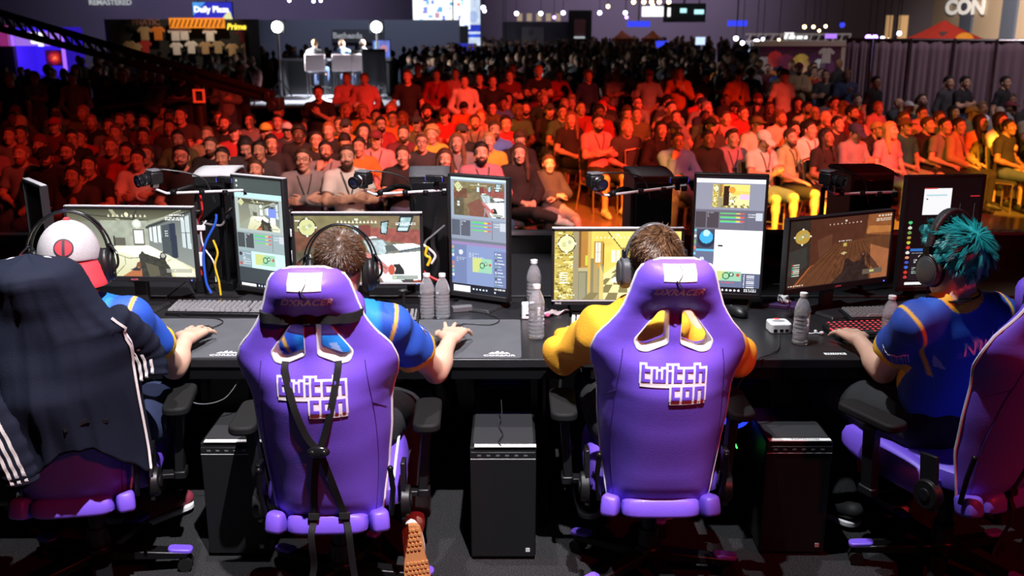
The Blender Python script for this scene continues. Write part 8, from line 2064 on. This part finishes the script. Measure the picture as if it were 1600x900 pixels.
 (8, 785, 330, 'sit_lap', L('tan', 'cap', 'black', 'tee', 'teal', hatc='brown', bot='shorts', bc='khaki', txt='person in brown cap and teal tee, right front row')), (8, 705, 350, 'sit_lap', L('fair', 'long', 'blond', 'tee', 'pink')), (8, 900, 320, 'sit_lap', L('fair', 'short', 'brown', 'tee', 'black', bot='shorts', bc='black', txt='brown-haired person in black polo, right front row')), (8, 990, 325, 'sit_lap', L('fair', 'short', 'black', 'tee', 'grey', ex=('lanyard',), bc='black', txt='person in grey tee with lanyard beside the black polo')),
 (8, 1062, 325, 'sit_thighs', L('tan', 'short', 'black', 'long', 'tan', ex=('lanyard',), bc='black', txt='person in tan shirt with lanyard, right front row')), (8, 1175, 310, 'sit_lap', L('tan', 'long', 'black', 'tee', 'yellow', ex=('lanyard',), bot='shorts', bc='black', txt='long black-haired person in yellow-lit top, right front row')), (8, 1280, 300, 'sit_crossed', L('tan', 'long', 'black', 'tee', 'white', ex=('lanyard',), bot='shorts', bc='tan', txt='long-haired person in white tee, arms folded, at the right end'), 1.05),  # yellow tee: the amber pool of light is put into the cloth colour
 (8, 1322, 330, 'sit_lap', L('brown', 'buzz', 'black', 'tee', 'black')), (8, 430, 315, 'sit_lap', L('fair', 'short', 'black', 'tee', 'black')), (8, 1135, 260, 'sit_lap', L('fair', 'cap', 'brown', 'long', 'light blue', hatc='tan', txt='person in light blue shirt and tan cap, right block back')),
 # standing by the drapes
 (8, 632, 85, 'stand_down', L('tan', 'short', 'black', 'tee', 'black', ex=('glasses',), txt='standing person in black tee in front of the mauve drapes')), (8, 1000, 175, 'stand_down', L('tan', 'short', 'black', 'long', 'charcoal', txt='standing person by the third drape pole')), (8, 1085, 180, 'stand_crossed', L('tan', 'short', 'black', 'tee', 'black', txt='standing person in black tee against the mauve drapes\' right half')), (8, 1290, 215, 'stand_down', L('tan', 'short', 'black', 'tee', 'black', txt='standing person at the far right by the drapes')),
]
for e in MAN:
    k, x, y, pose, look = e[:5]; sc = e[5] if len(e) > 5 else 1.
    px, py = crop(k, x, y)
    phi = 8 if k in (5, 6) else (14 if k == 7 else 30)
    Y = None
    if pose.startswith('stand') and k == 8: Y = 19.2
    place(px, py, pose, look, phi + rng.uniform(-5, 5), sc, rng.random() < .35 and pose in ('sit_lap', 'sit_thighs'), Y=Y)
# remaining seats, row by row
SK = ['fair'] * 6 + ['tan'] * 3 + ['brown'] * 2 + ['dark']
HR = ['short'] * 7 + ['buzz', 'quiff', 'long', 'long', 'curly', 'receding', 'cap', 'cap', 'cap_back', 'beanie', 'bun', 'bald']
HC = ['black'] * 5 + ['brown'] * 5 + ['light brown'] * 2 + ['blond', 'ginger', 'grey']
TC = ['black'] * 7 + ['charcoal'] * 3 + ['grey'] * 3 + ['white', 'white', 'red', 'red', 'maroon', 'navy', 'blue', 'olive', 'tan', 'pink', 'green', 'mauve', 'orange']
def rand_look(gap):
    ex = [x for x, p in (('beard', .22), ('glasses', .2), ('lanyard', .3)) if rng.random() < p]
    hair = rng.choice(HR)
    if hair in ('long', 'bun') and 'beard' in ex: ex.remove('beard')
    l = L(rng.choice(SK), hair, rng.choice(HC), rng.choice(['tee', 'tee', 'tee', 'long', 'hoodie']), rng.choice(TC), rng.choice(['trousers', 'trousers', 'shorts']), rng.choice(['black', 'denim', 'charcoal', 'khaki', 'navy']), tuple(ex), None, rng.choice(['black', 'charcoal', 'red', 'navy', 'white', 'maroon', 'grey']))
    l['gap'] = gap; return l
def yfront(px):
    if px < 830: return 12.6
    if px < 1010: return 16.6
    return 12.9 + (px - 1010) / 590 * 3.6
def yback(px): return 17.6 if px < 420 else (18.6 if px < 780 else 20.6)
POSEW = ['sit_lap'] * 4 + ['sit_thighs'] * 3 + ['sit_crossed'] * 3 + ['sit_chin', 'sit_phone', 'sit_forward', 'sit_leg_crossed']
N_IND = 300
row = 0; Y = 12.6
while Y < 20.7:
    xw = -Y * .53
    while xw < Y * .53:
        xx = xw + rng.uniform(-.08, .08); yy = Y + rng.uniform(-.12, .12)
        z = FZ + 1.22; d = yy * math.cos(_TH) - (z - 2) * math.sin(_TH); px = 800 + 1556 * xx / d
        u_ = yy * math.sin(_TH) + (z - 2) * math.cos(_TH); py = 450 - 1556 * u_ / d
        if yfront(px) < yy < yback(px) and -25 < px < 1625: place(px, py, rng.choice(POSEW), rand_look(.52), rng.uniform(2, 22) if px < 1000 else rng.uniform(14, 34), rng.uniform(.94, 1.06), rng.random() < .4)
        xw += .62
    Y += .92
# standing rows behind
Y = 20.6
STW = ['stand_crossed', 'stand_crossed', 'stand_clasped', 'stand_down', 'stand_down', 'stand_phone']
def zone(px, yy):
    if px < 120: return 20.5 < yy < 24
    if px < 395: return 20.5 < yy < 31
    if px < 640: return 35.0 < yy < 40
    if px < 780: return 24 < yy < (42.5 if px < 752 else 60)
    if px < 1330: return yy > 20.8
    return False
far = []
while Y < 58:
    xw = -Y * .53
    while xw < Y * .45:
        xx = xw + rng.uniform(-.15, .15); yy = Y + rng.uniform(-.25, .25); z = FZ + 1.6; d = yy * math.cos(_TH) - (z - 2) * math.sin(_TH); px = 800 + 1556 * xx / d; u_ = yy * math.sin(_TH) + (z - 2) * math.cos(_TH); py = 450 - 1556 * u_ / d
        if zone(px, yy) and -20 < px < 1620:
            if len(PEOPLE) < N_IND: place(px, py, rng.choice(STW), rand_look(.5), rng.uniform(-5, 25), rng.uniform(.94, 1.06), rng.random() < .4)
            else: far.append((xx, yy))
        xw += .62 if Y < 30 else .8
    Y += .95 if Y < 30 else 1.1
# labels: by look, and by row and place where the look alone does not single one out
def seat_row(p): return int((p['loc'].y - 10.2) / .95)
seated = [p for p in PEOPLE if p['pose'].startswith('sit')]; stand = [p for p in PEOPLE if not p['pose'].startswith('sit')]
for grp, key, nm in ((seated, lambda p: seat_row(p), 'seated row'), (stand, lambda p: int((p['loc'].y - 16) / 1.2), 'standing row')):
    rows = {}
    for p in grp: rows.setdefault(key(p), []).append(p)
    for ri, rk in enumerate(sorted(rows)):
        for ci, p in enumerate(sorted(rows[rk], key=lambda q: q['loc'].x)):
            l = p['look']; hat = l['hair'] in ('cap', 'cap_back', 'beanie', 'hood')
            hw = HAIRW[l['hair']].format(l['hatc'] if hat else l['hc'])
            p['label'] = l['txt'] or '%s %s, %s, %s from left in %s %s' % (l['tc'], TOPW[l['top']], hw, ordw(ci), ordw(ri), nm)
for p in PEOPLE:
    l = p['look']
    person(p['label'], p['pose'], p['loc'], p['rz'], l['skin'], l['hair'], l['hc'], l['top'], l['tc'], l['bot'], l['bc'], l['extras'], p['sc'], p['mirror'], 'seated spectators' if p['pose'].startswith('sit') else 'standing spectators', l['shoes'], False, l['hatc'])
    if p['chair']: seat_chair(p['loc'], p['rz'])
# empty chairs at the aisle
for px, py, Yc, l in ((985, 262, 15.4, 'empty dark banquet chair right of the bearded person in pink'), (1008, 268, 14.4, 'empty banquet chair left of the person in the blue hoodie')):
    p = aty(px, py, Yc); seat_chair((p.x, Yc, FZ), PI + R(18), l, 'empty banquet chairs at the aisle')
# shirt prints that read at this distance
# the rest of the crowd, too far and dense to count
rr = np.random.default_rng(21); b = MB(); cols = []
base = MB(); base.lathe([(.001, 0), (.15, .0), (.16, .9), (.23, 1.15), (.22, 1.36), (.09, 1.44), (.06, 1.48)], 9); nb = len(base.v); base.ball((0, 0, 1.60), (.09, .10, .125), 8, 6); nh = len(base.v)
BV = np.array(base.v); allv = []; allf = []; 
cc = [(.02, .02, .022), (.04, .04, .05), (.10, .10, .11), (.35, .34, .33), (.12, .03, .03), (.03, .04, .09), (.25, .18, .12)]
for k, (x, y) in enumerate(far):
    s_ = rr.uniform(.93, 1.08); V = BV * (s_ * rr.uniform(.95, 1.15), s_ * .7, s_) ; a = rr.uniform(-.4, .4); V = np.stack([V[:, 0] * math.cos(a) - V[:, 1] * math.sin(a) + x, V[:, 0] * math.sin(a) + V[:, 1] * math.cos(a) + y, V[:, 2] + FZ], 1)
    o_ = len(allv); allv += [tuple(v) for v in V]; allf += [tuple(i + o_ for i in f) for f in base.f]
    c = np.zeros((nh, 4)); c[:, 3] = 1; c[:nb, :3] = cc[int(rr.integers(len(cc)))]; c[nb:, :3] = [(.45, .26, .18), (.3, .16, .1), (.12, .06, .04)][int(rr.integers(3))]
    hz = BV[nb:, 2] > 1.64; c[nb:, :3][hz] = [(.015, .012, .01), (.06, .03, .02), (.25, .16, .08)][int(rr.integers(3))]; cols.append(c)
b.v = allv; b.f = allf; b.m = [0] * len(allf); o = b.build('crowd', vcol_mat('distant_people', .8), None, sharp=0, fix=False); scol(o.data, np.concatenate(cols)); tag(o, 'dense dark standing crowd filling the far middle of the hall', 'crowd', None, 'stuff')
print('CROWD', len(PEOPLE), len(seated), len(stand), 'far', len(far))
